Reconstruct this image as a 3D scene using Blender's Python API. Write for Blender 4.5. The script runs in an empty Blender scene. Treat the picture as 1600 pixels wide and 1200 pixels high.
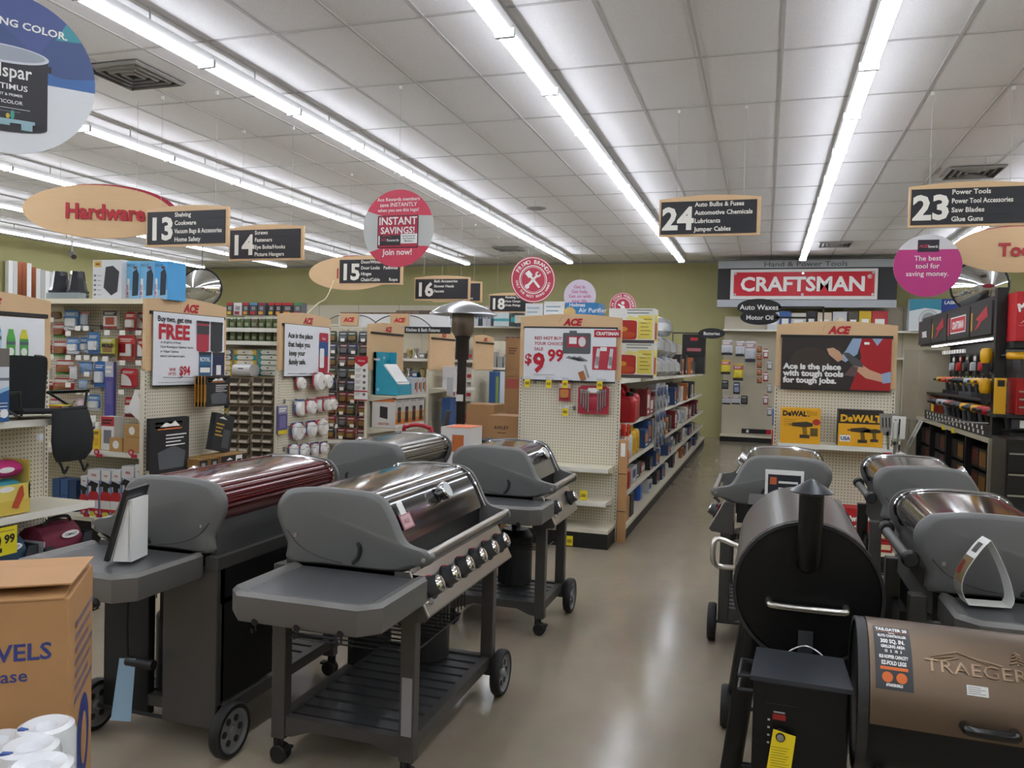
import bpy, math, random
from mathutils import Vector, Matrix
rnd = random.Random(7)
S = bpy.context.scene
COL = S.collection
PI = math.pi

# ------------------------------------------------------------------ camera
YAW, PITCH, ROLL, F, CZ = math.radians(17.4617), math.radians(-1.5267), math.radians(1.4704), 1254.6, 1.60
fwv = Vector((-math.sin(YAW)*math.cos(PITCH), math.cos(YAW)*math.cos(PITCH), math.sin(PITCH)))
rt = Vector((math.cos(YAW), math.sin(YAW), 0)); up = rt.cross(fwv)
r2 = math.cos(ROLL)*rt + math.sin(ROLL)*up; u2 = -math.sin(ROLL)*rt + math.cos(ROLL)*up
cam = bpy.data.cameras.new('camera'); camo = bpy.data.objects.new('camera', cam); COL.objects.link(camo)
mw = Matrix((r2, u2, -fwv)).transposed().to_4x4(); mw.translation = (0, 0, CZ); camo.matrix_world = mw
cam.sensor_width = 36; cam.lens = F*36/1600; cam.clip_start = 0.05; cam.clip_end = 100
S.camera = camo
def ray(px, py): return (px-800)/F*r2 - (py-600)/F*u2 + fwv
CAM = Vector((0, 0, CZ))
def AZ(px, py, z): d = ray(px, py); return CAM + d*((z-CZ)/d.z)
def AY(px, py, y): d = ray(px, py); return CAM + d*(y/d.y)
def AX(px, py, x): d = ray(px, py); return CAM + d*(x/d.x)

# ------------------------------------------------------------------ world, exposure
w = bpy.data.worlds.new('world'); S.world = w; w.use_nodes = True
w.node_tree.nodes['Background'].inputs[0].default_value = (0.8, 0.85, 1, 1)
w.node_tree.nodes['Background'].inputs[1].default_value = 0.05
S.view_settings.view_transform = 'Standard'; S.view_settings.look = 'None'
S.view_settings.gamma = 1; S.view_settings.exposure = 0.0; S.view_settings.use_curve_mapping = False
TUBE_STRENGTH = 20.0

# ------------------------------------------------------------------ materials
def lin(h):
    h = h.lstrip('#'); o = []
    for i in (0, 2, 4):
        c = int(h[i:i+2], 16)/255
        o.append(c/12.92 if c <= 0.04045 else ((c+0.055)/1.055)**2.4)
    return (*o, 1)
MATS = {}
def M(h, rough=0.55, metal=0.0, emit=0, coat=0, noise=0.0, nscale=20.0, bump=0.0):
    """a principled material of one colour, with optional mottling and bump from noise"""
    k = (h, rough, metal, emit, coat, noise, nscale, bump)
    if k in MATS: return MATS[k]
    m = bpy.data.materials.new('m_%s_%d' % (h.strip('#'), len(MATS))); m.use_nodes = True
    t = m.node_tree; b = t.nodes['Principled BSDF']
    b.inputs['Base Color'].default_value = lin(h); b.inputs['Roughness'].default_value = rough
    b.inputs['Metallic'].default_value = metal
    if coat: b.inputs['Coat Weight'].default_value = coat; b.inputs['Coat Roughness'].default_value = 0.08
    if emit: b.inputs['Emission Color'].default_value = lin(h); b.inputs['Emission Strength'].default_value = emit
    if noise or bump:
        tc = t.nodes.new('ShaderNodeTexCoord'); n = t.nodes.new('ShaderNodeTexNoise')
        n.inputs['Scale'].default_value = nscale; n.inputs['Detail'].default_value = 5
        t.links.new(tc.outputs['Object'], n.inputs['Vector'])
        if noise:
            r = t.nodes.new('ShaderNodeValToRGB'); c = lin(h)
            r.color_ramp.elements[0].color = (*[x*(1-noise) for x in c[:3]], 1)
            r.color_ramp.elements[1].color = (*[min(1, x*(1+noise)) for x in c[:3]], 1)
            r.color_ramp.elements[0].position = .3; r.color_ramp.elements[1].position = .7
            t.links.new(n.outputs['Fac'], r.inputs['Fac']); t.links.new(r.outputs['Color'], b.inputs['Base Color'])
        if bump:
            bp = t.nodes.new('ShaderNodeBump'); bp.inputs['Strength'].default_value = bump; bp.inputs['Distance'].default_value = .01
            t.links.new(n.outputs['Fac'], bp.inputs['Height']); t.links.new(bp.outputs['Normal'], b.inputs['Normal'])
    MATS[k] = m; return m
def pegmat(h, hole='#6b6250', pitch=0.0254, rad=.13):
    k = ('peg', h)
    if k in MATS: return MATS[k]
    m = M(h, .6, coat=.001); m = m.copy(); t = m.node_tree; b = t.nodes['Principled BSDF']
    tc = t.nodes.new('ShaderNodeTexCoord')
    def vm(op, a, v):
        n = t.nodes.new('ShaderNodeVectorMath'); n.operation = op; t.links.new(a, n.inputs[0])
        if v is not None: n.inputs[1].default_value = v
        return n.outputs['Vector'] if op != 'LENGTH' else n.outputs['Value']
    s = vm('MULTIPLY', tc.outputs['Object'], (1/pitch, 0, 1/pitch))
    s = vm('FRACTION', s, None); s = vm('SUBTRACT', s, (.5, 0, .5)); l = vm('LENGTH', s, None)
    lt = t.nodes.new('ShaderNodeMath'); lt.operation = 'LESS_THAN'; t.links.new(l, lt.inputs[0]); lt.inputs[1].default_value = rad+.05
    mx = t.nodes.new('ShaderNodeMix'); mx.data_type = 'RGBA'; t.links.new(lt.outputs[0], mx.inputs[0])
    mx.inputs[6].default_value = lin(h); mx.inputs[7].default_value = lin(hole)
    t.links.new(mx.outputs[2], b.inputs['Base Color']); MATS[k] = m; return m
def slotmat(h='#d9d2bd'):
    k = ('slot', h)
    if k in MATS: return MATS[k]
    m = M(h, .6, coat=.002).copy(); t = m.node_tree; b = t.nodes['Principled BSDF']
    tc = t.nodes.new('ShaderNodeTexCoord'); sp = t.nodes.new('ShaderNodeSeparateXYZ'); t.links.new(tc.outputs['Object'], sp.inputs[0])
    a = t.nodes.new('ShaderNodeMath'); a.operation = 'MULTIPLY'; a.inputs[1].default_value = 39.37/1.2; t.links.new(sp.outputs['Z'], a.inputs[0])
    f = t.nodes.new('ShaderNodeMath'); f.operation = 'FRACT'; t.links.new(a.outputs[0], f.inputs[0])
    g = t.nodes.new('ShaderNodeMath'); g.operation = 'GREATER_THAN'; g.inputs[1].default_value = .45; t.links.new(f.outputs[0], g.inputs[0])
    mx = t.nodes.new('ShaderNodeMix'); mx.data_type = 'RGBA'; t.links.new(g.outputs[0], mx.inputs[0])
    mx.inputs[6].default_value = lin(h); mx.inputs[7].default_value = lin('#1c1a18')
    t.links.new(mx.outputs[2], b.inputs['Base Color']); MATS[k] = m; return m
def clearmat(h='#e8eef2', tr=.6, rough=.15):
    k = ('clear', h, tr)
    if k in MATS: return MATS[k]
    m = bpy.data.materials.new('clear_plastic'); m.use_nodes = True; t = m.node_tree; b = t.nodes['Principled BSDF']
    b.inputs['Base Color'].default_value = lin(h); b.inputs['Roughness'].default_value = rough
    b.inputs['Alpha'].default_value = 1-tr; MATS[k] = m; return m
def wood(h='#d9b48a', g=.07):
    k = ('wood', h)
    if k in MATS: return MATS[k]
    m = M(h, .5, coat=.003).copy(); t = m.node_tree; b = t.nodes['Principled BSDF']
    tc = t.nodes.new('ShaderNodeTexCoord'); mp = t.nodes.new('ShaderNodeMapping'); mp.inputs['Scale'].default_value = (2, 2, 40)
    n = t.nodes.new('ShaderNodeTexNoise'); n.inputs['Scale'].default_value = 2; n.inputs['Detail'].default_value = 4
    t.links.new(tc.outputs['Object'], mp.inputs[0]); t.links.new(mp.outputs[0], n.inputs['Vector'])
    r = t.nodes.new('ShaderNodeValToRGB'); c = lin(h)
    r.color_ramp.elements[0].color = (*[x*(1-g) for x in c[:3]], 1); r.color_ramp.elements[1].color = (*[min(1, x*(1+g)) for x in c[:3]], 1)
    t.links.new(n.outputs['Fac'], r.inputs['Fac']); t.links.new(r.outputs['Color'], b.inputs['Base Color']); MATS[k] = m; return m

# ------------------------------------------------------------------ mesh building
_tc = {}
def text_geo(s, bold, align):
    k = (s, bold, align)
    if k not in _tc:
        c = bpy.data.curves.new('t', 'FONT'); c.body = s; c.size = 1; c.resolution_u = 2; c.offset = bold; c.align_x = align
        o = bpy.data.objects.new('t', c); me = bpy.data.meshes.new_from_object(o)
        _tc[k] = ([tuple(v.co) for v in me.vertices], [tuple(p.vertices) for p in me.polygons])
        bpy.data.meshes.remove(me); bpy.data.objects.remove(o); bpy.data.curves.remove(c)
    return _tc[k]
def crom(pts, n=4, closed=False):
    """Catmull-Rom resampling of a list of tuples"""
    P = [Vector(p) for p in pts]; N = len(P); out = []
    for i in range(N if closed else N-1):
        a = P[(i-1) % N] if closed or i > 0 else P[i]; b = P[i]; c = P[(i+1) % N]; d = P[(i+2) % N] if closed or i+2 < N else c
        for k in range(n):
            t = k/n; out.append(tuple(.5*((2*b)+(c-a)*t+(2*a-5*b+4*c-d)*t*t+(3*b-a-3*c+d)*t**3)))
    if not closed: out.append(tuple(P[-1]))
    return out
class MB:
    def __init__(s): s.v = []; s.f = []; s.m = []; s.sm = []; s.mats = []; s.T = None
    def mi(s, m):
        if m not in s.mats: s.mats.append(m)
        return s.mats.index(m)
    def add(s, vs, fs, mat, smooth=False):
        o = len(s.v); T = s.T
        s.v += [tuple(T @ Vector(v)) for v in vs] if T else [tuple(v) for v in vs]
        i = s.mi(mat)
        for f in fs: s.f.append([o+k for k in f]); s.m.append(i); s.sm.append(smooth)
        return s
    def bx(s, x0, x1, y0, y1, z0, z1, mat):
        if x0 > x1: x0, x1 = x1, x0
        if y0 > y1: y0, y1 = y1, y0
        if z0 > z1: z0, z1 = z1, z0
        return s.add([(x0,y0,z0),(x1,y0,z0),(x1,y1,z0),(x0,y1,z0),(x0,y0,z1),(x1,y0,z1),(x1,y1,z1),(x0,y1,z1)],
              [(0,3,2,1),(4,5,6,7),(0,1,5,4),(1,2,6,5),(2,3,7,6),(3,0,4,7)], mat)
    def prism(s, pts, a, b, mat, ax='x', smooth=False):
        """extrude a 2D outline along an axis from a to b"""
        f = {'x': lambda p, t: (t, p[0], p[1]), 'y': lambda p, t: (p[0], t, p[1]), 'z': lambda p, t: (p[0], p[1], t)}[ax]
        n = len(pts); vs = [f(p, a) for p in pts]+[f(p, b) for p in pts]
        ar = sum(pts[i][0]*pts[(i+1) % n][1]-pts[(i+1) % n][0]*pts[i][1] for i in range(n))
        fl = (ar > 0) != (b < a)
        if ax == 'y': fl = not fl
        sd = [(i, (i+1) % n, n+(i+1) % n, n+i) for i in range(n)]; c0 = list(range(n))[::-1]; c1 = list(range(n, 2*n))
        if not fl: sd = [q[::-1] for q in sd]; c0 = c0[::-1]; c1 = c1[::-1]
        s.add(vs, sd, mat, smooth); o = len(s.v)-2*n; i = s.mi(mat)
        for c in (c0, c1): s.f.append([o+k for k in c]); s.m.append(i); s.sm.append(False)
        return s
    def loft(s, rings, mat, cap=True, smooth=True, closed=True):
        n = len(rings[0]); vs = [p for r in rings for p in r]; fs = []
        for i in range(len(rings)-1):
            for k in range(n if closed else n-1):
                fs.append((i*n+k, i*n+(k+1) % n, (i+1)*n+(k+1) % n, (i+1)*n+k))
        s.add(vs, fs, mat, smooth)
        if cap:
            o = len(s.v)-len(vs); i = s.mi(mat)
            for c in (list(range(n))[::-1], list(range(len(vs)-n, len(vs)))): s.f.append([o+k for k in c]); s.m.append(i); s.sm.append(False)
        return s
    def tube(s, pts, r, mat, n=8, cap=True, closed=False):
        P = [Vector(p) for p in pts]; rings = []; N = len(P); pn = None
        for i, p in enumerate(P):
            a = P[i-1] if i or closed else P[0]; b = P[(i+1) % N] if i < N-1 or closed else P[-1]
            d = (b-a).normalized()
            if pn is None: pn = d.orthogonal().normalized()
            pn = (pn-d*pn.dot(d)).normalized(); q = d.cross(pn); rr = r[i] if isinstance(r, (list, tuple)) else r
            rings.append([tuple(p+rr*(math.cos(2*PI*k/n)*pn+math.sin(2*PI*k/n)*q)) for k in range(n)])
        if closed: rings.append(rings[0])
        return s.loft(rings, mat, cap and not closed)
    def cyl(s, p0, p1, r, mat, n=16, r1=None): return s.tube([p0, p1], [r, r if r1 is None else r1], mat, n)
    def lathe(s, prof, mat, c=(0,0,0), n=20, ax='z', cap=True):
        f = {'z': lambda r, a, h: (c[0]+r*math.cos(a), c[1]+r*math.sin(a), c[2]+h), 'y': lambda r, a, h: (c[0]+r*math.sin(a), c[1]+h, c[2]+r*math.cos(a)),
             'x': lambda r, a, h: (c[0]+h, c[1]+r*math.cos(a), c[2]+r*math.sin(a))}[ax]
        return s.loft([[f(max(r, 1e-5), 2*PI*k/n, h) for k in range(n)] for r, h in prof], mat, cap)
    def poly(s, pts, y, mat):            # flat art facing -y, pts (x,z)
        n = len(pts); ar = sum(pts[i][0]*pts[(i+1) % n][1]-pts[(i+1) % n][0]*pts[i][1] for i in range(n))
        p = [(a, y, b) for a, b in pts]
        return s.add(p if ar > 0 else p[::-1], [tuple(range(n))], mat)
    def rect(s, x0, x1, z0, z1, y, mat): return s.poly([(x0,z0),(x1,z0),(x1,z1),(x0,z1)], y, mat)
    def ell(s, cx, cz, rx, rz, y, mat, n=28, a0=0, a1=2*PI, ri=0):
        if ri: 
            A = [(cx+rx*math.cos(a0+(a1-a0)*k/n), cz+rz*math.sin(a0+(a1-a0)*k/n)) for k in range(n+1)]
            B = [(cx+rx*ri*math.cos(a0+(a1-a0)*k/n), cz+rz*ri*math.sin(a0+(a1-a0)*k/n)) for k in range(n+1)]
            for k in range(n): s.poly([A[k], A[k+1], B[k+1], B[k]], y, mat)
            return s
        full = abs(a1-a0-2*PI) < 1e-6
        pts = [(cx+rx*math.cos(a0+(a1-a0)*k/n), cz+rz*math.sin(a0+(a1-a0)*k/n)) for k in range(n+(0 if full else 1))]
        return s.poly(pts, y, mat)
    def text(s, t, size, mat, x, z, y, al='LEFT', sx=1.0, bold=.012, rot=0, ital=0):
        vs, fs = text_geo(t, bold, al); c, sn = math.cos(rot), math.sin(rot)
        out = []
        for a, b, _ in vs:
            a, b = (a*sx+b*ital)*size, b*size; out.append((x+a*c-b*sn, y, z+a*sn+b*c))
        return s.add(out, fs, mat)
    def build(s, name, parent=None, loc=(0,0,0), rotz=0, bevel=0, seg=2):
        me = bpy.data.meshes.new(name); me.from_pydata(s.v, [], s.f)
        for m in s.mats: me.materials.append(m)
        me.polygons.foreach_set('material_index', s.m); me.polygons.foreach_set('use_smooth', s.sm)
        if any(s.sm): me.set_sharp_from_angle(angle=.7)
        me.update()
        o = bpy.data.objects.new(name, me); COL.objects.link(o); o.location = loc; o.rotation_euler = (0, 0, rotz)
        if parent: o.parent = parent
        if bevel:
            b = o.modifiers.new('edge', 'BEVEL'); b.width = bevel; b.segments = seg; b.limit_method = 'ANGLE'; b.angle_limit = .8
        return o
def tag(o, label, cat, group=None):
    o['label'] = label; o['category'] = cat
    if group: o['group'] = group
    return o
def thing(name, label, cat, loc=(0,0,0), rotz=0, group=None):
    o = bpy.data.objects.new(name, None); COL.objects.link(o); o.empty_display_size = .05
    o.location = loc; o.rotation_euler = (0, 0, rotz); return tag(o, label, cat, group)
def struct(o): o['kind'] = 'structure'; return o
def dup(o, label, loc=None, rotz=None, group=None):
    """copy a thing, its parts and their sub-parts"""
    def cp(a, par):
        c = a.copy(); COL.objects.link(c)
        if par: c.parent = par
        for ch in a.children: cp(ch, c)
        return c
    c = cp(o, None); c['label'] = label
    if group: c['group'] = group
    if loc is not None: c.location = loc
    if rotz is not None: c.rotation_euler = (0, 0, rotz)
    return c
ORD = 'first second third fourth fifth sixth seventh eighth ninth tenth eleventh twelfth thirteenth fourteenth fifteenth sixteenth seventeenth eighteenth nineteenth twentieth'.split()
def rrect(x0, x1, z0, z1, r, n=4):
    out = []
    for cx, cz, a in ((x1-r, z0+r, -PI/2), (x1-r, z1-r, 0), (x0+r, z1-r, PI/2), (x0+r, z0+r, PI)):
        out += [(cx+r*math.cos(a+PI/2*k/n), cz+r*math.sin(a+PI/2*k/n)) for k in range(n+1)]
    return out
WHITE = M('#e6e6e4', .5); INK = M('#17171a', .5); RED = M('#b5162c', .45); PEG = '#d6cfba'; CREAM = M('#d8d2bf', .55); OFFW = M('#dcdad3', .45)
BLACK = M('#0e0e0f', .45); STEEL = M('#b9b9b9', .28, 1.0); CHROME = M('#e8e8ea', .06, 1.0); WOOD = wood('#d3b188'); YEL = M('#e8cf1c', .5)
# ================================================================== the room
CEIL, XL, XR, YB, YF = 4.04, -15.6, 6.5, 18.9, -7.0
def floor_mat():
    m = bpy.data.materials.new('polished_concrete'); m.use_nodes = True; t = m.node_tree; b = t.nodes['Principled BSDF']
    tc = t.nodes.new('ShaderNodeTexCoord'); mp = t.nodes.new('ShaderNodeMapping'); mp.inputs['Scale'].default_value = (1, .6, 1)
    n1 = t.nodes.new('ShaderNodeTexNoise'); n1.inputs['Scale'].default_value = 1.1; n1.inputs['Detail'].default_value = 8; n1.inputs['Roughness'].default_value = .62
    n2 = t.nodes.new('ShaderNodeTexNoise'); n2.inputs['Scale'].default_value = 9; n2.inputs['Detail'].default_value = 6
    t.links.new(tc.outputs['Object'], mp.inputs[0]); t.links.new(mp.outputs[0], n1.inputs['Vector']); t.links.new(mp.outputs[0], n2.inputs['Vector'])
    r = t.nodes.new('ShaderNodeValToRGB'); e = r.color_ramp.elements
    e[0].color = lin('#938876'); e[0].position = .3; e[1].color = lin('#a69a87'); e[1].position = .7
    mx = t.nodes.new('ShaderNodeMix'); mx.data_type = 'RGBA'; mx.blend_type = 'MULTIPLY'; mx.inputs[0].default_value = .16
    t.links.new(n1.outputs['Fac'], r.inputs['Fac']); t.links.new(r.outputs['Color'], mx.inputs[6]); t.links.new(n2.outputs['Color'], mx.inputs[7])
    t.links.new(mx.outputs[2], b.inputs['Base Color'])
    rr = t.nodes.new('ShaderNodeMapRange'); rr.inputs[1].default_value = .3; rr.inputs[2].default_value = .7; rr.inputs[3].default_value = .14; rr.inputs[4].default_value = .2
    t.links.new(n2.outputs['Fac'], rr.inputs[0]); t.links.new(rr.outputs[0], b.inputs['Roughness'])
    b.inputs['Specular IOR Level'].default_value = .4
    return m
def tile_mat():
    m = M('#e6e4e5', .85, noise=.05, nscale=90, bump=.2); return m
OLIVE = M('#a8a474', .7, noise=.03, nscale=3)
struct(MB().bx(XL, XR, YF, YB, -.1, 0, floor_mat()).build('floor'))
struct(MB().bx(XL, XR, YF, YB, CEIL, CEIL+.1, tile_mat()).build('ceiling'))
struct(MB().bx(XL-.1, XL, YF, YB, 0, CEIL, M('#a19d6b', .7, noise=.03, nscale=3)).build('wall_left'))
struct(MB().bx(XL, XR, YB, YB+.1, 0, CEIL, OLIVE).build('wall_back'))
struct(MB().bx(XR, XR+.1, YF, YB, 0, CEIL, OLIVE).build('wall_right'))
struct(MB().bx(XL, XR, YF-.1, YF, 0, CEIL, M('#b9b5a4', .7)).build('wall_front'))
g = MB(); tb = M('#bdbbba', .5); k = -26
while True:
    x = .044+.61*k; k += 1
    if x < XL+.05: continue
    if x > XR: break
    g.bx(x-.012, x+.012, YF, YB, CEIL-.006, CEIL, tb)
y = 6.512-1.22*11
while y < YB:
    if y > YF: g.bx(XL, XR, y-.012, y+.012, CEIL-.0065, CEIL-.0005, tb)
    y += 1.22
struct(g.build('trim_1'))
struct(MB().bx(XL, XR, YB-.02, YB, CEIL-.05, CEIL-.007, M('#8a8780')).build('trim_2'))

# ------------------------------------------------------------------ fluorescent strip lights (real lamps)
TUBE = bpy.data.materials.new('lit_tube'); TUBE.use_nodes = True
b = TUBE.node_tree.nodes['Principled BSDF']; b.inputs['Base Color'].default_value = (1, 1, 1, 1)
b.inputs['Emission Color'].default_value = lin('#f0f5ff'); b.inputs['Emission Strength'].default_value = TUBE_STRENGTH
hs = M('#d9dadb', .35); 
pf = thing('strip_light', '', 'ceiling light', (0, -50, 3.87))
h = MB(); h.prism([(-.05, .004), (-.06, .055), (.06, .055), (.05, .004)], -.606, .606, hs, 'y')
for s_ in (-1, 1): h.bx(-.07, .07, s_*.602-.008*(s_ > 0), s_*.602+.008*(s_ < 0), -.04, .02, hs)
h.build('housing', pf)
for s_ in (-.042, .042):
    MB().cyl((s_, -.59, -.016), (s_, .59, -.016), .0165, TUBE, 8).build('tube', pf)
for x in (-.0,): MB().bx(-.004, .004, -.006, .006, .055, .165, M('#b5b5b5')).build('hanger_bracket', pf)
rows = [(-13.98, 'nearest the far side wall'), (-11.54, 'second from the far side wall'), (-9.1, 'third from the far side wall'), (-6.66, 'fourth from the far side wall'),
        (-4.22, 'over the left endcaps'), (-1.78, 'over the gas grills'), (.66, 'over the pellet grills'), (3.10, 'over the power tool wall'), (5.5, 'behind the power tool wall')]
for ri, (rx, rl) in enumerate(rows):
    n = 0
    for k in range(10, -9, -1):
        yc = 6.512+1.22*k-1.83
        if yc > 17.6 or yc < -6: continue
        lab = 'lit ceiling strip, %s from the back, row %s' % (ORD[n], rl); n += 1
        if ri == 0 and n == 1: pf['label'] = lab; pf['group'] = 'ceiling strip lights'; pf.location = (rx, yc, 3.87)
        else: dup(pf, lab, (rx, yc, 3.87), group='ceiling strip lights')
# vents and the ceiling speaker
def vent(x, y, s, lab):
    t = thing('ceiling_vent', lab, 'vent', (x, y, CEIL-.007)); d = M('#3b3a39', .6); f = M('#8d8a86', .5)
    MB().bx(-s, s, -s, s, -.004, 0, d).build('backing', t)
    for i, q in enumerate((1, .76, .52, .28)):
        r = MB(); a, bq = s*q, s*(q-.07)
        for z0, z1, p, pp in ((-.03, -.005, a, bq),):
            r.loft([[(-p,-p,z1),(p,-p,z1),(p,p,z1),(-p,p,z1)], [(-pp,-pp,z0),(pp,-pp,z0),(pp,pp,z0),(-pp,pp,z0)]], f, False, False)
            r.loft([[(-pp,-pp,z0),(pp,-pp,z0),(pp,pp,z0),(-pp,pp,z0)], [(-p+.02,-p+.02,z1),(p-.02,-p+.02,z1),(p-.02,p-.02,z1),(-p+.02,p-.02,z1)]], f, False, False)
        r.build('frame' if i == 0 else 'louver_ring', t)
vent(-5.35, 5.75, .3, 'square grey ceiling vent beside the round blue paint sign')
vent(2.3, 10.9, .3, 'square ceiling vent just above the aisle sign numbered 23')
vent(-5.3, 16.4, .3, 'square ceiling vent above the red round brands sign near the back wall')
vent(-11.2, 13.5, .3, 'square ceiling vent far off above the aisle sign numbered 14')
vent(1.2, 16.6, .3, 'square ceiling vent over the big red tool banner at the back')
p = AZ(838, 325, CEIL); t = thing('ceiling_speaker', 'round white speaker grille set in the ceiling tiles', 'speaker', (p.x, p.y, CEIL-.006))
MB().lathe([(.0, -.012), (.12, -.012), (.15, -.004), (.15, 0), (0, 0)], M('#9c9a98'), n=28).build('rim', t); MB().lathe([(0, -.014), (.115, -.014), (.115, -.011), (0, -.011)], M('#7c7a78'), n=28).build('grille', t)
# ================================================================== hanging signs
WIRE = M('#a9aaa9', .4)
SLAT = M('#202127', .5); LET = M('#e9e6dd', .5); ALEB = M('#e2bd92', .5)
def AD(px, py, D): return CAM + ray(px, py)*D
def wires(t, xs, z0, zc, y=0):
    for x in xs: MB().cyl((x, y, z0), (x, y, zc), .0016, WIRE, 5).build('hanging_wire', t)
def clip(t, xs, zc):
    for x in xs: MB().bx(x-.012, x+.012, -.012, .012, zc-.03, zc, WHITE).build('ceiling_clip', t)
def aisle_sign(num, lines, c, label, w=.93, h=.385, sz=.036):
    t = thing('aisle_sign', label, 'aisle sign', c, 0, 'hanging aisle signs')
    n = 10; arch = [(-w/2+w*k/n, h/2-.03+.03*math.sin(PI*k/n)) for k in range(n+1)]
    MB().prism([(w/2, -h/2)]+arch[::-1]+[(-w/2, -h/2)], -.011, .011, WOOD, 'y').build('board', t)
    px0, px1, pz0, pz1 = -w/2+.018, w/2-.035, -h/2+.022, h/2-.055; b = MB()
    for k in range(4):
        a, q = pz0+(pz1-pz0)*k/4, pz0+(pz1-pz0)*(k+1)/4
        b.bx(px0, px1, -.017, -.011, a+.0012, q-.0012, SLAT)
    b.bx(px0, px1, -.0155, -.011, pz0, pz1, SLAT); b.build('panel', t)
    MB().text(num, .29, LET, px0+.012, pz0+.048, -.019, sx=1.02, bold=.035).build('number', t)
    m = MB()
    for k, s in enumerate(lines):
        if not s: continue
        if isinstance(s, tuple):
            m.text(s[1], sz*1.62, LET, px1-.03, pz1-(pz1-pz0)*(k+.68)/4, -.019, al='RIGHT', bold=.022); s = s[0]
        m.text(s, sz*1.62, LET, px0+.315, pz1-(pz1-pz0)*(k+.68)/4, -.019, sx=.97 if len(s) < 21 else .8, bold=.022)
    m.build('lettering', t)
    xs = (-w*.33, w*.33); wires(t, xs, h/2-.02, CEIL-c[2]-.006); clip(t, xs, CEIL-c[2]-.007)
    return t
def S2(px, py, y): p = AY(px, py, y); return (p.x, p.y, p.z)
aisle_sign('24', ['Auto Bulbs & Fuses', 'Automotive Chemicals', 'Lubricants', 'Jumper Cables'], S2(1108, 337, 7.79), 'black and wood aisle sign numbered 24 hung over the open floor')
aisle_sign('23', ['Power Tools', 'Power Tool Accessories', 'Saw Blades', 'Glue Guns'], S2(1513, 319, 7.76), 'black and wood aisle sign numbered 23 listing power tools')
aisle_sign('13', ['Shelving', 'Cookware', 'Vacuum Bags & Accessories', 'Home Safety'], S2(293, 353, 6.3), 'black and wood aisle sign numbered 13 in front of the oval hardware sign')
aisle_sign('14', ['Screws', 'Fasteners', 'Eye Bolts/Hooks', 'Picture Hangers'], S2(416, 379, 7.45), 'black and wood aisle sign numbered 14 listing screws and fasteners')
aisle_sign('15', [('Door/Window', 'Keys'), ('Door Locks', 'Padlocks'), 'Hinges', ('Chain/Cable', 'Rope')], S2(579, 422, 9.5), 'black and wood aisle sign numbered 15 partly behind the round red savings sign')
aisle_sign('16', ['Bath Accessories', 'Shower Heads', 'Faucets', ''], S2(691, 450, 11.6), 'black and wood aisle sign numbered 16 listing bath accessories')
aisle_sign('17', ['Faucet Repair', '', 'Utility Pumps', 'Drain Cleaners/Augers'], S2(715, 455, 13.4), 'black and wood aisle sign mostly hidden behind the one numbered 16')
aisle_sign('18', ['Plumbing Tools', 'Hose Clamps', 'Drain Fittings', ''], S2(800, 473, 14.9), 'black and wood aisle sign numbered 18 partly behind the red round brands sign')
def oval(word, c, rz, label, rx=.69, rz_=.255, tx=-.30, sz=.2, lx=1.0):
    t = thing('department_sign', label, 'department sign', c, rz, 'oval department signs')
    e = [(rx*math.cos(2*PI*k/48), rz_*math.sin(2*PI*k/48)) for k in range(48)]
    MB().prism(e, -.01, .01, WOOD, 'y').build('oval_board', t)
    MB().prism([(a*1.0+.035, b_*1.0+.02) for a, b_ in e], .035, .05, M('#a8263f', .5), 'y').build('backing_board', t)
    for x in (-.3, .3): MB().cyl((x, .009, 0), (x, .036, 0), .012, WHITE, 8).build('spacer', t)
    m = MB(); m.text(word, sz, M('#b12a35', .45), tx, -.07, -.0225, bold=.035, sx=lx); m.text(word, sz, M('#8e1f2a', .45), tx+.002, -.072, -.0115, bold=.035, sx=lx); m.build('lettering', t)
    wires(t, (-.35, .35), .2, CEIL-c[2]-.006)
    return t
p = AD(154, 331, 7.75); oval('Hardware', p, .42, 'wooden oval sign with red Hardware lettering and red rim behind', tx=-.3, lx=.9)
p = AD(548, 427, 12.2); oval('Plumbing', p, .0, 'wooden oval sign mostly hidden behind the aisle sign numbered 15', rx=.72, tx=-.23)
p = AD(1590, 390, 8.9); oval('Tools', p, .0, 'wooden oval sign with red lettering cut off under aisle sign 23', rx=.66, tx=-.19, lx=.95)

def disc(t, r, mat): MB().prism([(r*math.cos(2*PI*k/56), r*math.sin(2*PI*k/56)) for k in range(56)], -.003, .003, mat, 'y').build('disc', t)
def arc_text(m, s, r, size, mat, y, mid=PI/2, step=.17, flip=False, bold=.02):
    n = len(s)
    for i, ch in enumerate(s):
        if ch == ' ': continue
        a = mid-(i-(n-1)/2)*step if not flip else mid+(i-(n-1)/2)*step
        rr = r if not flip else r+size*.35
        m.text(ch, size, mat, rr*math.cos(a), rr*math.sin(a), y, 'CENTER', rot=a-PI/2 if not flip else a+PI/2, bold=bold)
# round red savings sign
t = thing('round_hanging_sign', 'round grey and red sign reading INSTANT SAVINGS over the left aisles', 'hanging sign', AY(622, 357, 6.56), .0, 'round hanging signs')
R_ = .345; disc(t, R_, M('#b9bab8', .5)); rd = M('#c73852', .5); m = MB(); y = -.004
def chord(z, r=R_): return math.sqrt(max(0, r*r-z*z))
top = [(R_*math.cos(a), R_*math.sin(a)) for a in [math.radians(18+ (152-18)*k/24) for k in range(25)]]
bot = crom([(top[-1][0], top[-1][1]), (-.15, .115), (0, .11), (.12, .115), (top[0][0], top[0][1])], 5)[1:-1]
m.poly(top+bot, y, rd)
bt = [(R_*math.cos(a), R_*math.sin(a)) for a in [math.radians(217+(332-217)*k/24) for k in range(25)]]
m.poly(bt+crom([bt[-1], (.12, -.15), (0, -.135), (-.12, -.16), bt[0]], 5)[1:-1], y, rd)
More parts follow.
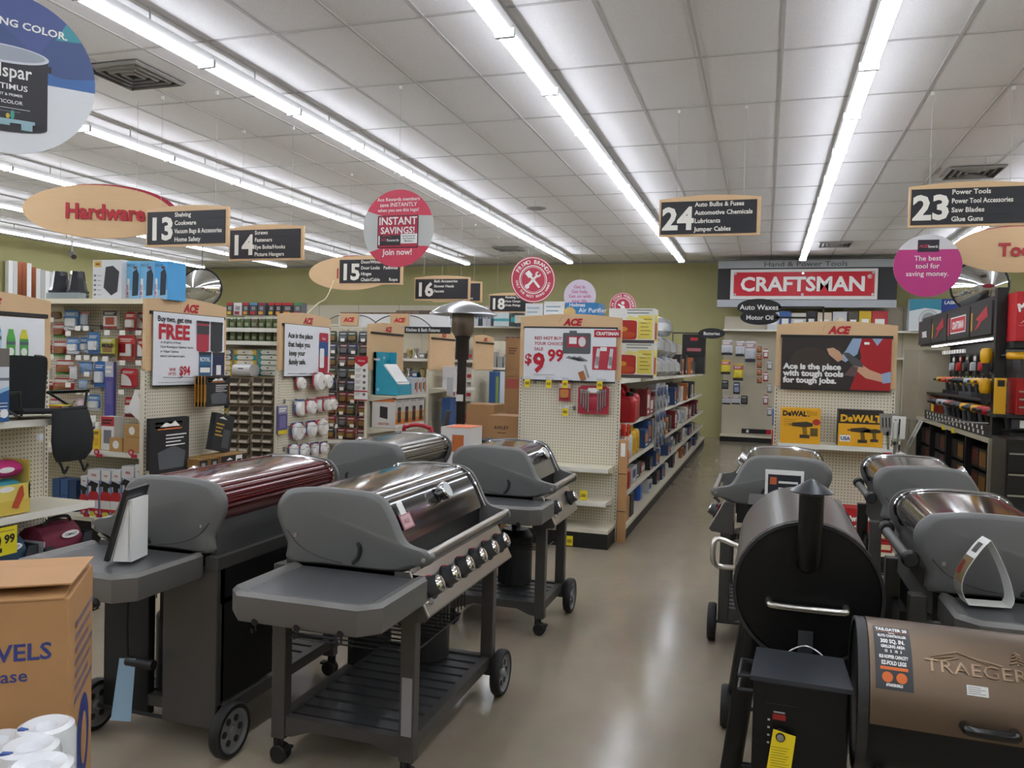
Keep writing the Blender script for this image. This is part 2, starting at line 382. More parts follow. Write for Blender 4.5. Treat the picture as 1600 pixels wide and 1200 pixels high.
m.text('Ace Rewards members', .044, WHITE, 0, .245, y-.001, 'CENTER'); m.text('save INSTANTLY', .05, WHITE, 0, .195, y-.001, 'CENTER'); m.text('when you see this logo!', .042, WHITE, 0, .15, y-.001, 'CENTER')
m.poly(rrect(-.2, .2, -.175, .115, .012), y-.001, INK); m.poly(rrect(-.192, .192, -.167, .108, .012), y-.002, M('#a81b3a', .5))
m.text('INSTANT', .095, WHITE, 0, .035, y-.003, 'CENTER', bold=.02, sx=.95); m.text('SAVINGS!', .082, WHITE, 0, -.045, y-.003, 'CENTER', bold=.02, sx=.97)
m.rect(-.18, .03, -.15, -.06, y-.003, INK); m.rect(-.188, -.176, -.145, -.065, y-.0035, WHITE); m.rect(.03, .19, -.135, -.05, y-.003, WHITE)
m.text('ACE', .03, rd, -.165, -.11, y-.004, ital=.2, bold=.02); m.text('Rewards', .034, WHITE, -.105, -.115, y-.004); m.ell(-.11, -.1, .06, .035, y-.004, rd, 12, .5, 2.6, .92)
for k, s in enumerate(('Exclusively for', 'Ace Rewards', 'Members')): m.text(s, .022, INK, .11, -.075-.023*k, y-.004, 'CENTER')
m.text('Join now!', .075, WHITE, 0, -.235, y-.001, 'CENTER', bold=.02); m.build('printed_face', t)
wires(t, (0,), .34, CEIL-t.location.z-.006); clip(t, (0,), CEIL-t.location.z-.007)
# blue paint sign, close at the upper edge
p = AD(8, 113, 3.7)
t = thing('round_hanging_sign', 'big round blue paint sign picturing a black paint can', 'hanging sign', p, .868, 'round hanging signs')
R_ = .37; disc(t, R_, M('#d9dde2', .5)); m = MB(); y = -.004
def cap_poly(a0, a1, n=30, r=R_): return [(r*math.cos(math.radians(a0+(a1-a0)*k/n)), r*math.sin(math.radians(a0+(a1-a0)*k/n))) for k in range(n+1)]
m.poly(cap_poly(-4, 184), y, M('#3d68a6', .5))
m.poly(cap_poly(6, 174)+crom([(-.36, .04), (-.2, .0), (.05, .11), (.2, .02), (R_*math.cos(.105), R_*math.sin(.105))], 5)[1:-1], y-.0006, M('#3f5283', .5))
m.poly(cap_poly(45, 150)+crom([(-.3, .2), (-.1, .25), (.05, .16), (.12, .1), (.19, .2), (.26, .26)], 5)[1:-1], y-.0012, M('#47568d', .5))
m.poly([(.2, .19), (.245, .275), (.28, .24), (.285, .235), (.31, .2)], y-.0018, M('#3c8f9e', .5))
m.text('AMAZING COLOR.', .047, WHITE, .25, .2, y-.0024, 'RIGHT', bold=.025, sx=1.08, rot=-.06)
ck = M('#23222b', .5)
m.rect(-.2, .17, -.24, .08, y-.003, ck); m.ell(-.015, -.24, .185, .03, y-.003, ck); m.ell(-.015, .085, .19, .042, y-.0032, M('#c7cbd2', .4)); m.ell(-.015, .088, .175, .034, y-.0035, M('#98a0ad', .4))
m.rect(.17, .185, .03, .06, y-.003, ck)
m.text('valspar', .088, WHITE, .105, -.02, y-.004, 'RIGHT', sx=.78); m.text('OPTIMUS', .036, WHITE, .09, -.075, y-.004, 'RIGHT', sx=1.1); m.text('PAINT & PRIMER', .017, WHITE, .07, -.105, y-.004, 'RIGHT')
m.text('OPTICOLOR', .023, WHITE, .07, -.14, y-.004, 'RIGHT'); m.ell(-.075, -.13, .012, .012, y-.004, RED, 10)
m.rect(-.2, .1, -.162, -.16, y-.004, WHITE); m.rect(-.2, .06, -.177, -.175, y-.004, M('#8a8a90'))
tb_ = M('#8fb0bb', .5); m.poly([(-.2, -.235), (.12, -.225), (.12, -.21), (-.2, -.21)], y-.004, tb_); m.rect(.065, .11, -.255, -.225, y-.0042, tb_); m.rect(-.2, .02, -.24, -.225, y-.0043, tb_)
m.ell(-.1, -.19, .014, .025, y-.0045, M('#a83232'), 12); m.ell(.03, -.19, .008, .022, y-.0045, M('#3f9a8c'), 12); m.ell(.012, -.197, .008, .012, y-.0046, M('#c9b040'), 12)
m.ell(-.09, -.155, .03, .014, y-.0046, M('#c08a2c'), 9)
m.build('printed_face', t); wires(t, (0,), .36, CEIL-t.location.z-.006)
# pink rewards sign
t = thing('round_hanging_sign', 'round pink and white sign reading The best tool for saving money', 'hanging sign', AD(1449, 415, 8.9), 0, 'round hanging signs')
R_ = .345; disc(t, R_, M('#cfcfd2', .5)); m = MB(); pk = M('#b9357f', .5)
m.poly(cap_poly(149, 391, r=R_), -.004, pk); m.rect(-.105, .11, .15, .285, -.0046, M('#2a2430')); m.text('ACE', .045, rd, -.09, .2, -.0052, ital=.2, bold=.02); m.text('Rewards', .045, WHITE, .0, .195, -.0052, sx=.62)
for k, s in enumerate(('The best', 'tool for', 'saving money.')): m.text(s, .078, WHITE, 0, .055-.085*k, -.0052, 'CENTER', bold=.01, sx=.98)
m.build('printed_face', t); wires(t, (0,), .34, CEIL-t.location.z-.006)
# red brands badge, store badge, get-help sign
def badge(c, r, rz, label, topw, botw):
    t = thing('round_hanging_sign', label, 'hanging sign', c, rz, 'round hanging signs'); q = M('#b92f4a', .5); disc(t, r, q); m = MB(); y = -.004
    m.ell(0, 0, r*.965, r*.965, y, WHITE, 48, ri=.965); m.ell(0, 0, r*.62, r*.62, y, WHITE, 40, ri=.93); m.ell(0, 0, r*.54, r*.54, y, WHITE, 40, ri=.97)
    arc_text(m, topw, r*.69, r*.24, WHITE, y, PI/2, .2); arc_text(m, botw, r*.73, r*.15, WHITE, y, -PI/2, .118, True)
    return t, m, r
t, m, r = badge(AD(833, 437, 12.0), .345, .55, 'round red badge sign with crossed brush and wrench above the counter row', 'PRIMO BRANDS', 'ONLY THE BEST BRAND NAMES')
for s in (-1, 1):
    T = Matrix.Rotation(s*.72, 4, 'Y'); m.T = T; m.rect(-.018, .018, -.15, .1, -.0055, WHITE)
    if s < 0: m.rect(-.04, .04, .06, .15, -.006, WHITE)
    else: m.ell(0, .11, .042, .042, -.006, WHITE, 16, 2.2, 7.2, .5); m.ell(0, -.14, .035, .035, -.006, WHITE, 14, ri=.5)
m.T = None; m.build('printed_face', t); wires(t, (0,), .34, CEIL-t.location.z-.006)
t, m, r = badge(AD(973, 478, 16.5), .275, .3, 'small round red badge sign behind the yellow and red grill cartons', 'IN STORE WORKSHOP', 'ASK US FOR DETAILS TODAY')
m.ell(0, .06, .035, .035, -.0055, WHITE, 14); m.poly([(-.06, -.09), (-.03, .01), (.03, .01), (.06, -.09)], -.0055, WHITE); m.poly([(-.11, .02), (-.08, .05), (.1, -.08), (.08, -.1)], -.0056, WHITE)
m.build('printed_face', t); wires(t, (0,), .27, CEIL-t.location.z-.006)
t = thing('round_hanging_sign', 'round pale lilac sign reading Get in. Get help. Get on with your life.', 'hanging sign', AD(906, 462, 15.5), .1, 'round hanging signs')
R_ = .31; disc(t, R_, M('#c9c0d0', .5)); m = MB(); m.poly(cap_poly(205, 335, r=R_), -.004, M('#a04a8c'))
for k, s in enumerate(('Get in.', 'Get help.', 'Get on with', 'your life.')): m.text(s, .088, M('#b5457e'), 0, .14-.09*k, -.0045, 'CENTER', bold=.015)
m.build('printed_face', t); wires(t, (0,), .3, CEIL-t.location.z-.006)
# round security mirrors
def mirror(c, r, rz, tilt, label):
    t = thing('convex_mirror', label, 'mirror', c, rz); Rr = r*1.9; m = MB()
    a = math.asin(r/Rr); m.lathe([(Rr*math.sin(a*k/8), -(Rr*math.cos(a*k/8)-Rr*math.cos(a))) for k in range(9)], M('#c4c6c4', .05, 1), n=36, ax='y', cap=False)
    m.build('mirror_dome', t); MB().lathe([(r, -.012), (r+.018, -.012), (r+.018, .02), (0, .03)], BLACK, n=36, ax='y', cap=False).build('rim', t)
    MB().cyl((0, .03, 0), (0, .03, CEIL-c.z-.006), .008, M('#5a5a58'), 8).build('hanging_rod', t)
mirror(AD(315, 450, 13.2), .31, .55, 0, 'round convex security mirror above the paint sale endcap')
mirror(AD(1530, 447, 11.4), .36, -.35, 0, 'round convex security mirror under the oval tools sign')
p = AD(115, 397, 14.2); t = thing('security_camera', 'small dark security camera by the left wall under the ceiling lights', 'camera', p)
MB().cyl((.06, -.05, -.06), (-.1, .05, .04), .045, M('#3a3836'), 12).build('body', t); MB().cyl((-.04, 0, .02), (-.04, 0, CEIL-p.z-.006), .015, M('#7d7a76'), 8).build('mount', t)

# big red tool banner high on the back wall
t = thing('store_banner', 'big black and red CRAFTSMAN banner high at the back of the store', 'banner', (.74, 18.15, 3.43), 0)
MB().bx(-1.79, 1.79, 0, .12, -.5, .5, M('#17181b', .5)).build('board', t)
gr = M('#a9adb3', .5); MB().bx(-1.79, 1.79, -.01, .0, .34, .5, gr).text('Hand & Power Tools', .15, M('#5d6167'), 0, .37, -.012, 'CENTER', sx=1.3).build('header_strip', t)
MB().bx(-1.79, 1.79, -.01, 0, -.5, -.34, gr).build('footer_strip', t)
m = MB(); m.bx(-1.52, 1.42, -.03, 0, -.33, .31, M('#dcdcda')).bx(-1.45, 1.36, -.036, -.03, -.26, .25, M('#c0152a', .4)); m.build('name_plate', t)
MB().text('CRAFTSMAN', .42, M('#e8e8e6'), -.06, -.15, -.038, 'CENTER', sx=1.04, bold=.03).text('®', .12, M('#e8e8e6'), 1.22, .1, -.038).build('lettering', t)
for x in (-1.42, -.04, 1.33):
    for z in (-.23, .22): MB().lathe([(0, -.05), (.025, -.05), (.03, -.037)], STEEL, (x, 0, z), 10, 'y').build('rivet', t)
MB().bx(-1.6, 1.6, .12, .74, -.05, .05, M('#6b6b68')).build('wall_bracket', t)
# small oval aisle blades
def blade(p, word, rx, label, ax, az):
    t = thing('blade_sign', label, 'blade sign', p); e = [(rx*math.cos(2*PI*k/32), rx*.4*math.sin(2*PI*k/32)) for k in range(32)]
    MB().prism(e, -.006, .006, M('#15171b', .4), 'y').text(word, rx*.34, WHITE, 0, -rx*.12, -.008, 'CENTER', bold=.015).build('oval_plate', t)
    d = ax-p.x; s = 1 if d > 0 else -1
    MB().bx(s*rx*.8, d, -.006, .006, -.012, .012, INK).bx(d-.008, d+.008, -.006, .006, az-p.z, .012, INK).build('bracket', t)
blade(AY(1186, 480, 9.6), 'Auto Waxes', .24, 'black oval blade sign reading Auto Waxes', .6, 2.052)
blade(AY(1187, 496, 10.8), 'Motor Oil', .24, 'black oval blade sign reading Motor Oil', .6, 2.052)
blade(AY(1112, 521, 15.2), 'Batteries', .24, 'black oval blade sign at the far end of the centre shelf row', -1.66, 2.052)
# ================================================================== shelving
PEGM = pegmat(PEG); SHELF = M('#d2ccb8', .5); KICK = M('#131312', .5); SL = slotmat(PEG); LIP = M('#dedcd2', .4)
def ace(m, x, z, s, y, mat=RED):
    m.text('ACE', s, mat, x, z, y, 'CENTER', ital=.25, bold=.06, sx=.98)
    m.ell(x-s*.5, z+s*.3, s*.95, s*.75, y, M('#8a5a40'), 14, PI*.45, PI*1.02, .975)
def header(t, w, z0, z1, d=.0, arch=.035):
    n = 12; h0 = z1-arch; a = [(-w/2+w*k/n, h0+arch*math.sin(PI*k/n)) for k in range(n+1)]
    MB().prism([(w/2, z0)]+a[::-1]+[(-w/2, z0)], -.015+d, .015+d, WOOD, 'y').build('header_board', t)
    m = MB(); ace(m, .02, z1-.105, .085, -.018+d); m.build('lettering', t)
    MB().bx(-w/2+.035, w/2-.035, -.032+d, -.015+d, z1-.145, z1-.12, M('#16161a', .4)).build('poster_rail', t)
def shelfpart(t, x0, x1, y0, y1, z, name='shelf', lip=LIP):
    """a shelf with a turned-down price lip along its front at y0"""
    m = MB(); m.bx(x0, x1, y0+.004, y1, z-.022, z, SHELF); m.bx(x0, x1, y0, y0+.006, z-.035, z+.004, lip)
    for x in (x0+.01, x1-.01): m.prism([(y0+.02, z-.022), (y1, z-.022), (y1, z-.075)], x-.0015, x+.0015, SHELF, 'x')
    return m.build(name, t)
def endcap(c, rz, label, shelves, w=.93, zt=1.48, z1=2.04, deck=.36, hdr=True, dz=.165, deep=0.0):
    t = thing('endcap_display', label, 'shelf unit', c, rz)
    MB().bx(-w/2+.03, w/2-.03, 0, .02, dz, zt, PEGM).build('back_panel', t)
    for s in (-1, 1):
        x = s*(w/2-.015); MB().bx(x-.015, x+.015, -.006, .03, 0, zt, CREAM).build('upright', t)
        MB().bx(x-.0035, x+.0035, -.0068, -.006, .2, zt-.02, SL).build('slot_strip', t)
    if deck:
        MB().bx(-w/2+.01, w/2-.01, -deck, 0, dz-.03, dz, SHELF).build('base_deck', t)
        MB().bx(-w/2+.01, w/2-.01, -deck+.0, -.01, 0.001, dz-.03, KICK).build('kick_plate', t)
    for z, d in shelves: shelfpart(t, -w/2+.035, w/2-.035, -d, -.001, z)
    if hdr: header(t, w, zt-.01, z1)
    return t
def gondola(label, x0, x1, yc, face=-1, shelves=(), ht=2.0, base=.42, dz=.3, top=None):
    """a long run along x with a pegboard face towards -y; local origin at x0,yc"""
    t = thing('gondola_shelving', label, 'shelf unit', (x0, yc, 0)); L = x1-x0
    MB().bx(0, L, -.02, .02, .0, ht, PEGM).build('back_panel', t)
    x = 0
    while x < L-.01:
        MB().bx(x, x+.03, -.026, -.02, dz, ht, CREAM).bx(x+.0115, x+.0185, -.0266, -.026, dz, ht, SL).build('upright', t); x += 1.22
    for s in (-1, 1):
        MB().bx(0, L, s*base, s*.021, dz-.03, dz, SHELF).build('base_deck', t); MB().bx(0, L, s*(base-.01), s*.03, .001, dz-.03, KICK).build('kick_plate', t)
    for z, d in shelves: shelfpart(t, 0, L, -d, -.021, z)
    if top: shelfpart(t, 0, L, -top, top, ht+.02, 'top_shelf', M('#e3dcc2', .45))
    return t
XE = -4.43
# left aisles: runs along x whose ends face the cross aisle
gA = gondola('long pegboard shelf run with fire extinguisher boxes behind the camp chair', -9.6, XE, 5.33, shelves=[(.83, .36)], ht=1.99, base=.45, dz=.33, top=.34)
gB = gondola('long shelf run with jars and parts drawers behind the paint sale endcap', -9.6, XE, 7.1, shelves=[(1.87, .36)], ht=1.99, base=.42)
gC = gondola('long pegboard shelf run packed with dark hardware packs', -9.6, XE, 8.85, shelves=[(.6, .3)], ht=1.99)
gD = gondola('long shelf run of bright light fixtures behind the teal counter box', -9.6, XE, 10.6, shelves=[(1.62, .3), (1.35, .3), (1.1, .3)], ht=1.99)
gE = gondola('long shelf run with white cartons behind the patio heater post', -9.6, XE, 12.4, shelves=[(1.62, .3), (1.3, .3), (1.0, .3), (.6, .3)], ht=1.99)
gF = gondola('long shelf run far down the cross aisle behind the second bare endcap', -9.6, XE, 14.2, shelves=[(1.5, .3), (1.1, .3)], ht=1.99)
gZ = gondola('shelf run beside the bug spray endcap by the camp chair', -7.5, XE, 3.47, ht=1.93)
eZ = endcap((XE+.03, 3.57, 0), PI/2, 'endcap with bug spray poster holding the camp chair', [(1.20, .42), (.665, .42)], z1=1.95, dz=.24, deck=.45)
eA = endcap((XE+.03, 5.33, 0), PI/2, 'endcap with paint sale poster and black grill cover boxes', [(.70, .36)])
eB = endcap((XE+.03, 7.05, 0), PI/2, 'endcap with keep your family safe poster and smoke alarm packs', [])
eC = endcap((XE+.03, 8.85, 0), PI/2, 'endcap with bare wood header behind the teal counter box', [(1.18, .36), (.80, .36)])
eD = endcap((XE+.03, 10.62, 0), PI/2, 'endcap with bare wood header beside the patio heater post', [(1.22, .36)])
eE = endcap((XE+.03, 12.4, 0), PI/2, 'bare wood header endcap just past the patio heater', [])
# centre run along y
eK = endcap((-1.715, 7.2, 0), 0, 'centre endcap with red hot buy poster beside the main aisle', [(.69, .3), (.405, .36)], w=.95, zt=1.48, z1=2.06)
def yrun(label, x, y0, y1, side, shelves, base=.5, ht=2.05, dz=.14):
    t = thing('gondola_shelving', label, 'shelf unit', (x, y0, 0), PI/2); L = y1-y0   # local -y looks to +x
    MB().bx(0, L, -.02, .02, 0, ht, PEGM).build('back_panel', t)
    for s in side:
        MB().bx(0, L, s*base, s*.021, dz-.03, dz, SHELF).build('base_deck', t); MB().bx(0, L, s*(base-.015), s*.03, .001, dz-.03, KICK).build('kick_plate', t)
    n = int(L/1.22+.5)
    for z, d in shelves:
        for k in range(n): shelfpart(t, L*k/n+.004, L*(k+1)/n-.004, -d, -.021, z)
    return t
gK = yrun('long centre shelf run with fuel cans and car supplies on the main aisle', -1.66, 7.235, 17.3, (-1, 1), [(1.47, .42), (1.05, .42), (.7, .45), (.40, .45)], base=.5)
t = thing('corner_board', 'tall narrow wooden board strapped to the corner of the centre endcap', 'board', (-1.195, 7.2, 0))
MB().bx(-.038, .038, -.02, .03, 0, .93, wood('#b98d5f')).build('board', t)
for z in (.28, .62): MB().bx(-.037, .037, -.022, -.018, z, z+.006, INK).build('strap', t)
MB().rect(-.02, .02, .78, .9, -.0215, WHITE).build('barcode_label', t)
eR = endcap((.56, 7.3, 0), 0, 'right endcap with tough tools poster and yellow tool boxes', [(.99, .3)], w=.95, zt=1.47, z1=2.02)
gR = yrun('right shelf run behind the tough tools endcap', .60, 7.335, 16.5, (-1, 1), [(1.3, .3), (.7, .3)], base=.42)
# back wall units
def backwall(label, x0, x1, y, ht, shelves=(), dz=.14):
    t = thing('wall_shelving', label, 'shelf unit', (x0, y, 0)); L = x1-x0; n = max(1, int(L/1.22+.5))
    MB().bx(0, L, 0, .04, 0, ht, M('#bdb6a2', .6)).build('back_panel', t)
    m = MB()
    for k in range(n+1): m.bx(L*k/n-.006, L*k/n+.006, -.004, 0, dz, ht, M('#8f897a'))
    m.build('upright_seams', t)
    MB().bx(0, L, -.45, 0, dz-.03, dz, SHELF).bx(0, L, -.44, 0, .001, dz-.03, KICK).build('base_deck', t)
    for z, d in shelves: shelfpart(t, 0, L, -d, 0, z)
    return t
wL = backwall('wide cream wall shelving along the back behind the left aisles', -13.5, -4.3, 18.6, 2.98, [(2.45, .5), (1.9, .4)])
wC = backwall('cream wall pegboard under the big red tool banner', -.9, 1.5, 18.55, 2.75, [(2.45, .35)], .14)
wR = backwall('cream wall shelving at the back behind the power tool wall', 1.55, 6.3, 18.6, 2.98, [(2.45, .45), (1.9, .3)])
# ================================================================== gas grills
CAST = M('#666765', .45, .1, bump=.02, nscale=300); CASTD = M('#3a3b3b', .5, .2); FRAME = M('#4c4a47', .4, .3); FRD = M('#2a2a2a', .5, .2); TRAY = M('#6f6e6b', .4, .4)
RUB = M('#151516', .6); HUB = M('#77787a', .4); KNB = M('#4a4c4e', .35, .3); SS = M('#b4b0a9', .3, 1.0); WIREB = M('#101011', .45)
CAPP = [(.268,.807),(.271,.874),(.296,.923),(.318,.975),(.318,1.03),(.285,1.075),(.235,1.093),(.12,1.103),(-.009,1.101),(-.085,1.096),(-.135,1.075),(-.16,1.045),(-.186,1.0),(-.212,.946),(-.238,.916),(-.285,.902),(-.325,.895),(-.342,.878),(-.338,.86),(-.314,.842),(-.26,.832),(-.2,.812),(-.1,.807),(.1,.807)]
LIDP = [(.262,.93),(.292,.985),(.292,1.03),(.262,1.068),(.22,1.083),(.12,1.094),(-.009,1.092),(-.08,1.085),(-.122,1.066),(-.148,1.036),(-.174,.992),(-.2,.938),(-.215,.91)]
def wheel(p, x, y, r, w):
    m = MB(); m.lathe([(r*.8, -w/2), (r*.95, -w/2), (r, -w*.3), (r, w*.3), (r*.95, w/2), (r*.8, w/2)], RUB, (x, y, r), 28, 'y', False); o = m.build('wheel', p)
    h = MB(); h.lathe([(.0, -w*.42), (r*.16, -w*.45), (r*.2, -w*.25), (r*.72, -w*.2), (r*.82, -w*.45), (r*.82, w*.45), (r*.72, w*.2), (r*.2, w*.25), (r*.16, w*.45), (0, w*.42)], HUB, (x, y, r), 28, 'y')
    for k in range(6):
        a = 2*PI*k/6
        for s in (-1, 1): h.prism([(x+r*.45*math.cos(a)+r*.13*math.cos(b_), r+r*.45*math.sin(a)+r*.13*math.sin(b_)) for b_ in [2*PI*j/8 for j in range(8)]], y+s*w*.23, y+s*w*.3, FRD, 'y')
    h.build('hub', o); return o
def caster(p, x, y, r=.036):
    m = MB()
    for s in (-1, 1): m.lathe([(0, s*.006), (r*.9, s*.006), (r, s*.011), (r, s*.021), (r*.85, s*.026), (0, s*.022)][::s], RUB, (x, y, r), 16, 'x')
    m.bx(x-.005, x+.005, y-.01, y+.03, r, r*2+.03, RUB); m.cyl((x, y+.012, r*2), (x, y+.012, r*2+.05), .011, FRD, 8); m.bx(x-.02, x+.02, y-.045, y-.02, r*1.5, r*1.5+.01, RUB)
    return m.build('caster', p)
def leg(p, x, y, z0, z1=.79, sx=.05, sy=.06, mat=FRAME): return MB().bx(x-sx/2, x+sx/2, y-sy/2, y+sy/2, z0, z1, mat).build('leg', p, bevel=.004)
def side_table(p, x0, x1, out, slots=True):
    """tray from inner edge to outer edge x1; out=-1 when the outer edge is at x0"""
    y0, y1, z = -.33, .24, .812; xo = x0 if out < 0 else x1; xi = x1 if out < 0 else x0; m = MB(); c = .06
    def ring(ins, zz):
        a, b_ = min(xo, xi)+(ins if out < 0 else 0), max(xo, xi)-(ins if out > 0 else 0); cc = max(.005, c-ins*.4)
        if out < 0: return [(a+cc, y0+ins, zz), (b_, y0+ins, zz), (b_, y1-ins, zz), (a+cc, y1-ins, zz), (a, y1-ins-cc, zz), (a, y0+ins+cc, zz)]
        return [(a, y0+ins, zz), (b_-cc, y0+ins, zz), (b_, y0+ins+cc, zz), (b_, y1-ins-cc, zz), (b_-cc, y1-ins, zz), (a, y1-ins, zz)]
    m.loft([ring(.006, z-.1), ring(0, z-.085), ring(0, z-.014), ring(.012, z), ring(.028, z), ring(.055, z-.013)], TRAY, True, True)
    o = m.build('side_table', p)
    lo, hi = sorted((xi, xo+out*(-.06))); MB().bx(lo, hi, y0+.055, y1-.055, z-.0135, z-.011, M('#77797b', .3, .7)).build('tray_top', o)
    for k in range(3):
        yy = y0+.12+.16*k; b_ = MB(); b_.lathe([(0, -.004), (.012, -.004), (.012, .004), (0, .004)], INK, (xo+out*-.004, yy, z-.095), 10, 'x'); b_.tube([(xo-out*.01, yy, z-.1), (xo-out*.01, yy, z-.125), (xo+out*.012, yy, z-.125), (xo+out*.014, yy, z-.112)], .004, INK, 6); b_.build('tool_hook', o)
    return o
def gas_grill(label, c, rz, L0, L1, lid, knobs=3, knobmat=None, tables=(.43, .38), wheels=(1,), style='cart', lines=True, tag_=False, group='gas grills with grey end caps', gauge=True, inner=True, pipe=False, trimm=CHROME):
    t = thing('gas_grill', label, 'grill', c, rz, group); W = L1-L0
    cy = sum(q[0] for q in CAPP)/len(CAPP); cz = sum(q[1] for q in CAPP)/len(CAPP)
    P = crom(CAPP, 3, True)
    def ring(x, f): return [(x, cy+(a-cy)*f, cz+(b_-cz)*f) for a, b_ in P]
    for s, x in ((-1, L0), (1, L1)):
        m = MB(); m.loft([ring(x-s*.03, 1), ring(x-s*.014, 1), ring(x-s*.007, .992), ring(x+s*.006, .925), ring(x+s*.008, .9)][::s], CAST)
        o = m.build('lid_end_cap', t)
        b_ = MB(); sl = crom([(-.02, .825), (-.045, .855), (-.052, .89), (-.04, .91)], 4)
        b_.tube([(x+s*.008, a, q) for a, q in sl], [.003]+[.009]*(len(sl)-2)+[.005], INK, 6).build('hinge_slot', o)
        d = MB()
        for yy, zz in ((.225, .915), (-.312, .868)): d.lathe([(0, s*.006), (.008, s*.004), (.009, 0)][::s], STEEL, (x+s*.0085, yy, zz), 10, 'x')
        d.build('screw', o)
        g = crom([(.262, .93), (.21, .877), (.12, .84), (.02, .826)], 4); MB().tube([(x+s*.0086, a, q) for a, q in g], .0022, CASTD, 5).build('seam', o)
    LP = crom(LIDP, 4)
    def surf(x): return [(x, a, b_) for a, b_ in LP]
    m = MB(); IN = [(cy+(a-cy)*.965, cz+(b_-cz)*.965) for a, b_ in LP]
    ring_ = lambda x: [(x, a, b_) for a, b_ in LP]+[(x, a, b_) for a, b_ in IN[::-1]]
    m.loft([ring_(L0+.028), ring_(L1-.028)], lid); o = m.build('lid', t)
    if lines:
        r = MB()
        for yy, zz in ((-.062, 1.09), (-.094, 1.083), (-.126, 1.064)): r.tube([(L0+.03, yy, zz), (L1-.03, yy, zz)], .0042, trimm if lines == 2 else lid, 6)
        for k in range(0 if lines == 2 else 5):
            a = LIDP[1] if k == 0 else None; yy, zz = [(.294, .99), (.298, 1.012), (.296, 1.034), (.282, 1.054), (.262, 1.07)][k]; r.tube([(L0+.03, yy, zz), (L1-.03, yy, zz)], .006, lid, 6)
        r.build('lid_ridge', o)
    for x in (L0+.028, L1-.028): MB().tube([(x, cy+(a-cy)*1.012, cz+(b_-cz)*1.012) for a, b_ in LP], .006, trimm, 6).build('lid_trim', o)
    if gauge:
        n = Vector((0, -.86, .5)); p0 = Vector(((L0+L1)/2+.02, -.162, 1.03)); g = MB()
        g.cyl(p0, p0+n*.035, .034, CHROME, 20, .04); g.cyl(p0+n*.035, p0+n*.04, .04, CHROME, 20, .036); g.cyl(p0+n*.0401, p0+n*.0415, .033, M('#cfd3d6', .15), 20); g.build('thermometer', o)
    # firebox, back panel, handle
    MB().bx(L0+.015, L1-.015, -.19, .25, .70, .905, BLACK).build('cook_box', t)
    MB().prism([(.25, .72), (.285, .735), (.275, .93), (.25, .93)], L0+.02, L1-.02, M('#454544', .5), 'x').build('back_panel', t)
    if not pipe: MB().bx(L0-.01, L1+.01, .25, .31, .745, .795, FRAME).bx(L0+.02, L1-.02, .27, .3, .60, .745, BLACK).build('rear_rail', t)
    h = MB(); h.cyl((L0+.0, -.318, .882), (L1, -.318, .882), .016, SS if knobmat is None or lines else SS, 14); ho = h.build('handle', t)
    MB().prism([(-.2, .80), (-.29, .845), (-.3, .835), (-.215, .775)], L0+.0, L1, SS, 'x').build('front_ledge', t)
    kp = MB(); kp.prism([(-.215, .64), (-.335, .655), (-.345, .665), (-.262, .828), (-.215, .815)], L0-.02, L1+.02, SS if knobmat is None else knobmat, 'x'); ko = kp.build('control_panel', t, bevel=.004)
    for x, s in ((L0-.02, -1), (L1+.02, 1)): MB().prism([(-.205, .632), (-.33, .645), (-.343, .66), (-.26, .822), (-.205, .82)], x, x+s*.006, FRAME, 'x').build('panel_end', ko)
    d = Vector((0, -.083, -.163)).normalized(); n = Vector((0, -.163*1, .083)).normalized()
    n = Vector((0, d.z, -d.y)); n = n if n.z > 0 else -n
    for k in range(knobs):
        x = L0+.075+(W-.15)*k/max(1, knobs-1); p0 = Vector((x, -.303, .747))+n*.0015; g = MB()
        g.cyl(p0, p0+n*.006, .047, INK, 20); g.cyl(p0+n*.006, p0+n*.046, .040, KNB, 20, .035); kb = g.build('knob', t)
        MB().cyl(p0+n*.046, p0+n*.052, .033, CHROME, 18, .027).cyl(p0+n*.052, p0+n*.055, .027, CHROME, 18, .012).build('knob_cap', kb)
        q = MB(); pts = [p0+n*.0068+Vector((1, 0, 0))*.044*math.cos(a)+(-d)*.044*math.sin(a) for a in [.3+1.5*j/6 for j in range(7)]]; q.tube(pts, .0028, M('#c4283c', .4), 5).build('knob_mark', kb)
    p0 = Vector((L0+.03, -.32, .705)); MB().cyl(p0, p0+n*.015, .013, CHROME, 12).build('igniter_button', t)
    if tables[0]: side_table(t, L0-tables[0], L0-.012, -1)
    if tables[1]: side_table(t, L1+.012, L1+tables[1], 1)
    # cart
    yf, yb = -.25, .30; xa, xb = L0+.03, L1-.03; deck = .16
    wx = 1 if 1 in wheels else -1
    for x in (xa, xb):
        wh = (x == xb) == (wx == 1)
        if style == 'cabinet' and x == xb:
            MB().bx(x-.02, x+.03, .04, .30, .10, .75, FRAME).build('side_panel', t, bevel=.004); MB().bx(x-.02, x+.02, -.27, -.04, .10, .75, M('#18191b', .45, .2)).build('side_panel', t, bevel=.004)
        else:
            leg(t, x, yf, .1); leg(t, x, yb, .1)
        if wh:
            wheel(t, x+wx*.02, yf-.062, .108, .045); wheel(t, x+wx*.02, yb+.062, .108, .045); MB().cyl((x+wx*.02, yf-.06, .108), (x+wx*.02, yb+.06, .108), .008, FRD, 8).build('axle', t)
        else: caster(t, x, yf); caster(t, x, yb)
    for y in (yf, yb): MB().bx(xa, xb, y-.02, y+.02, deck-.02, deck+.03, FRAME).build('bottom_rail', t)
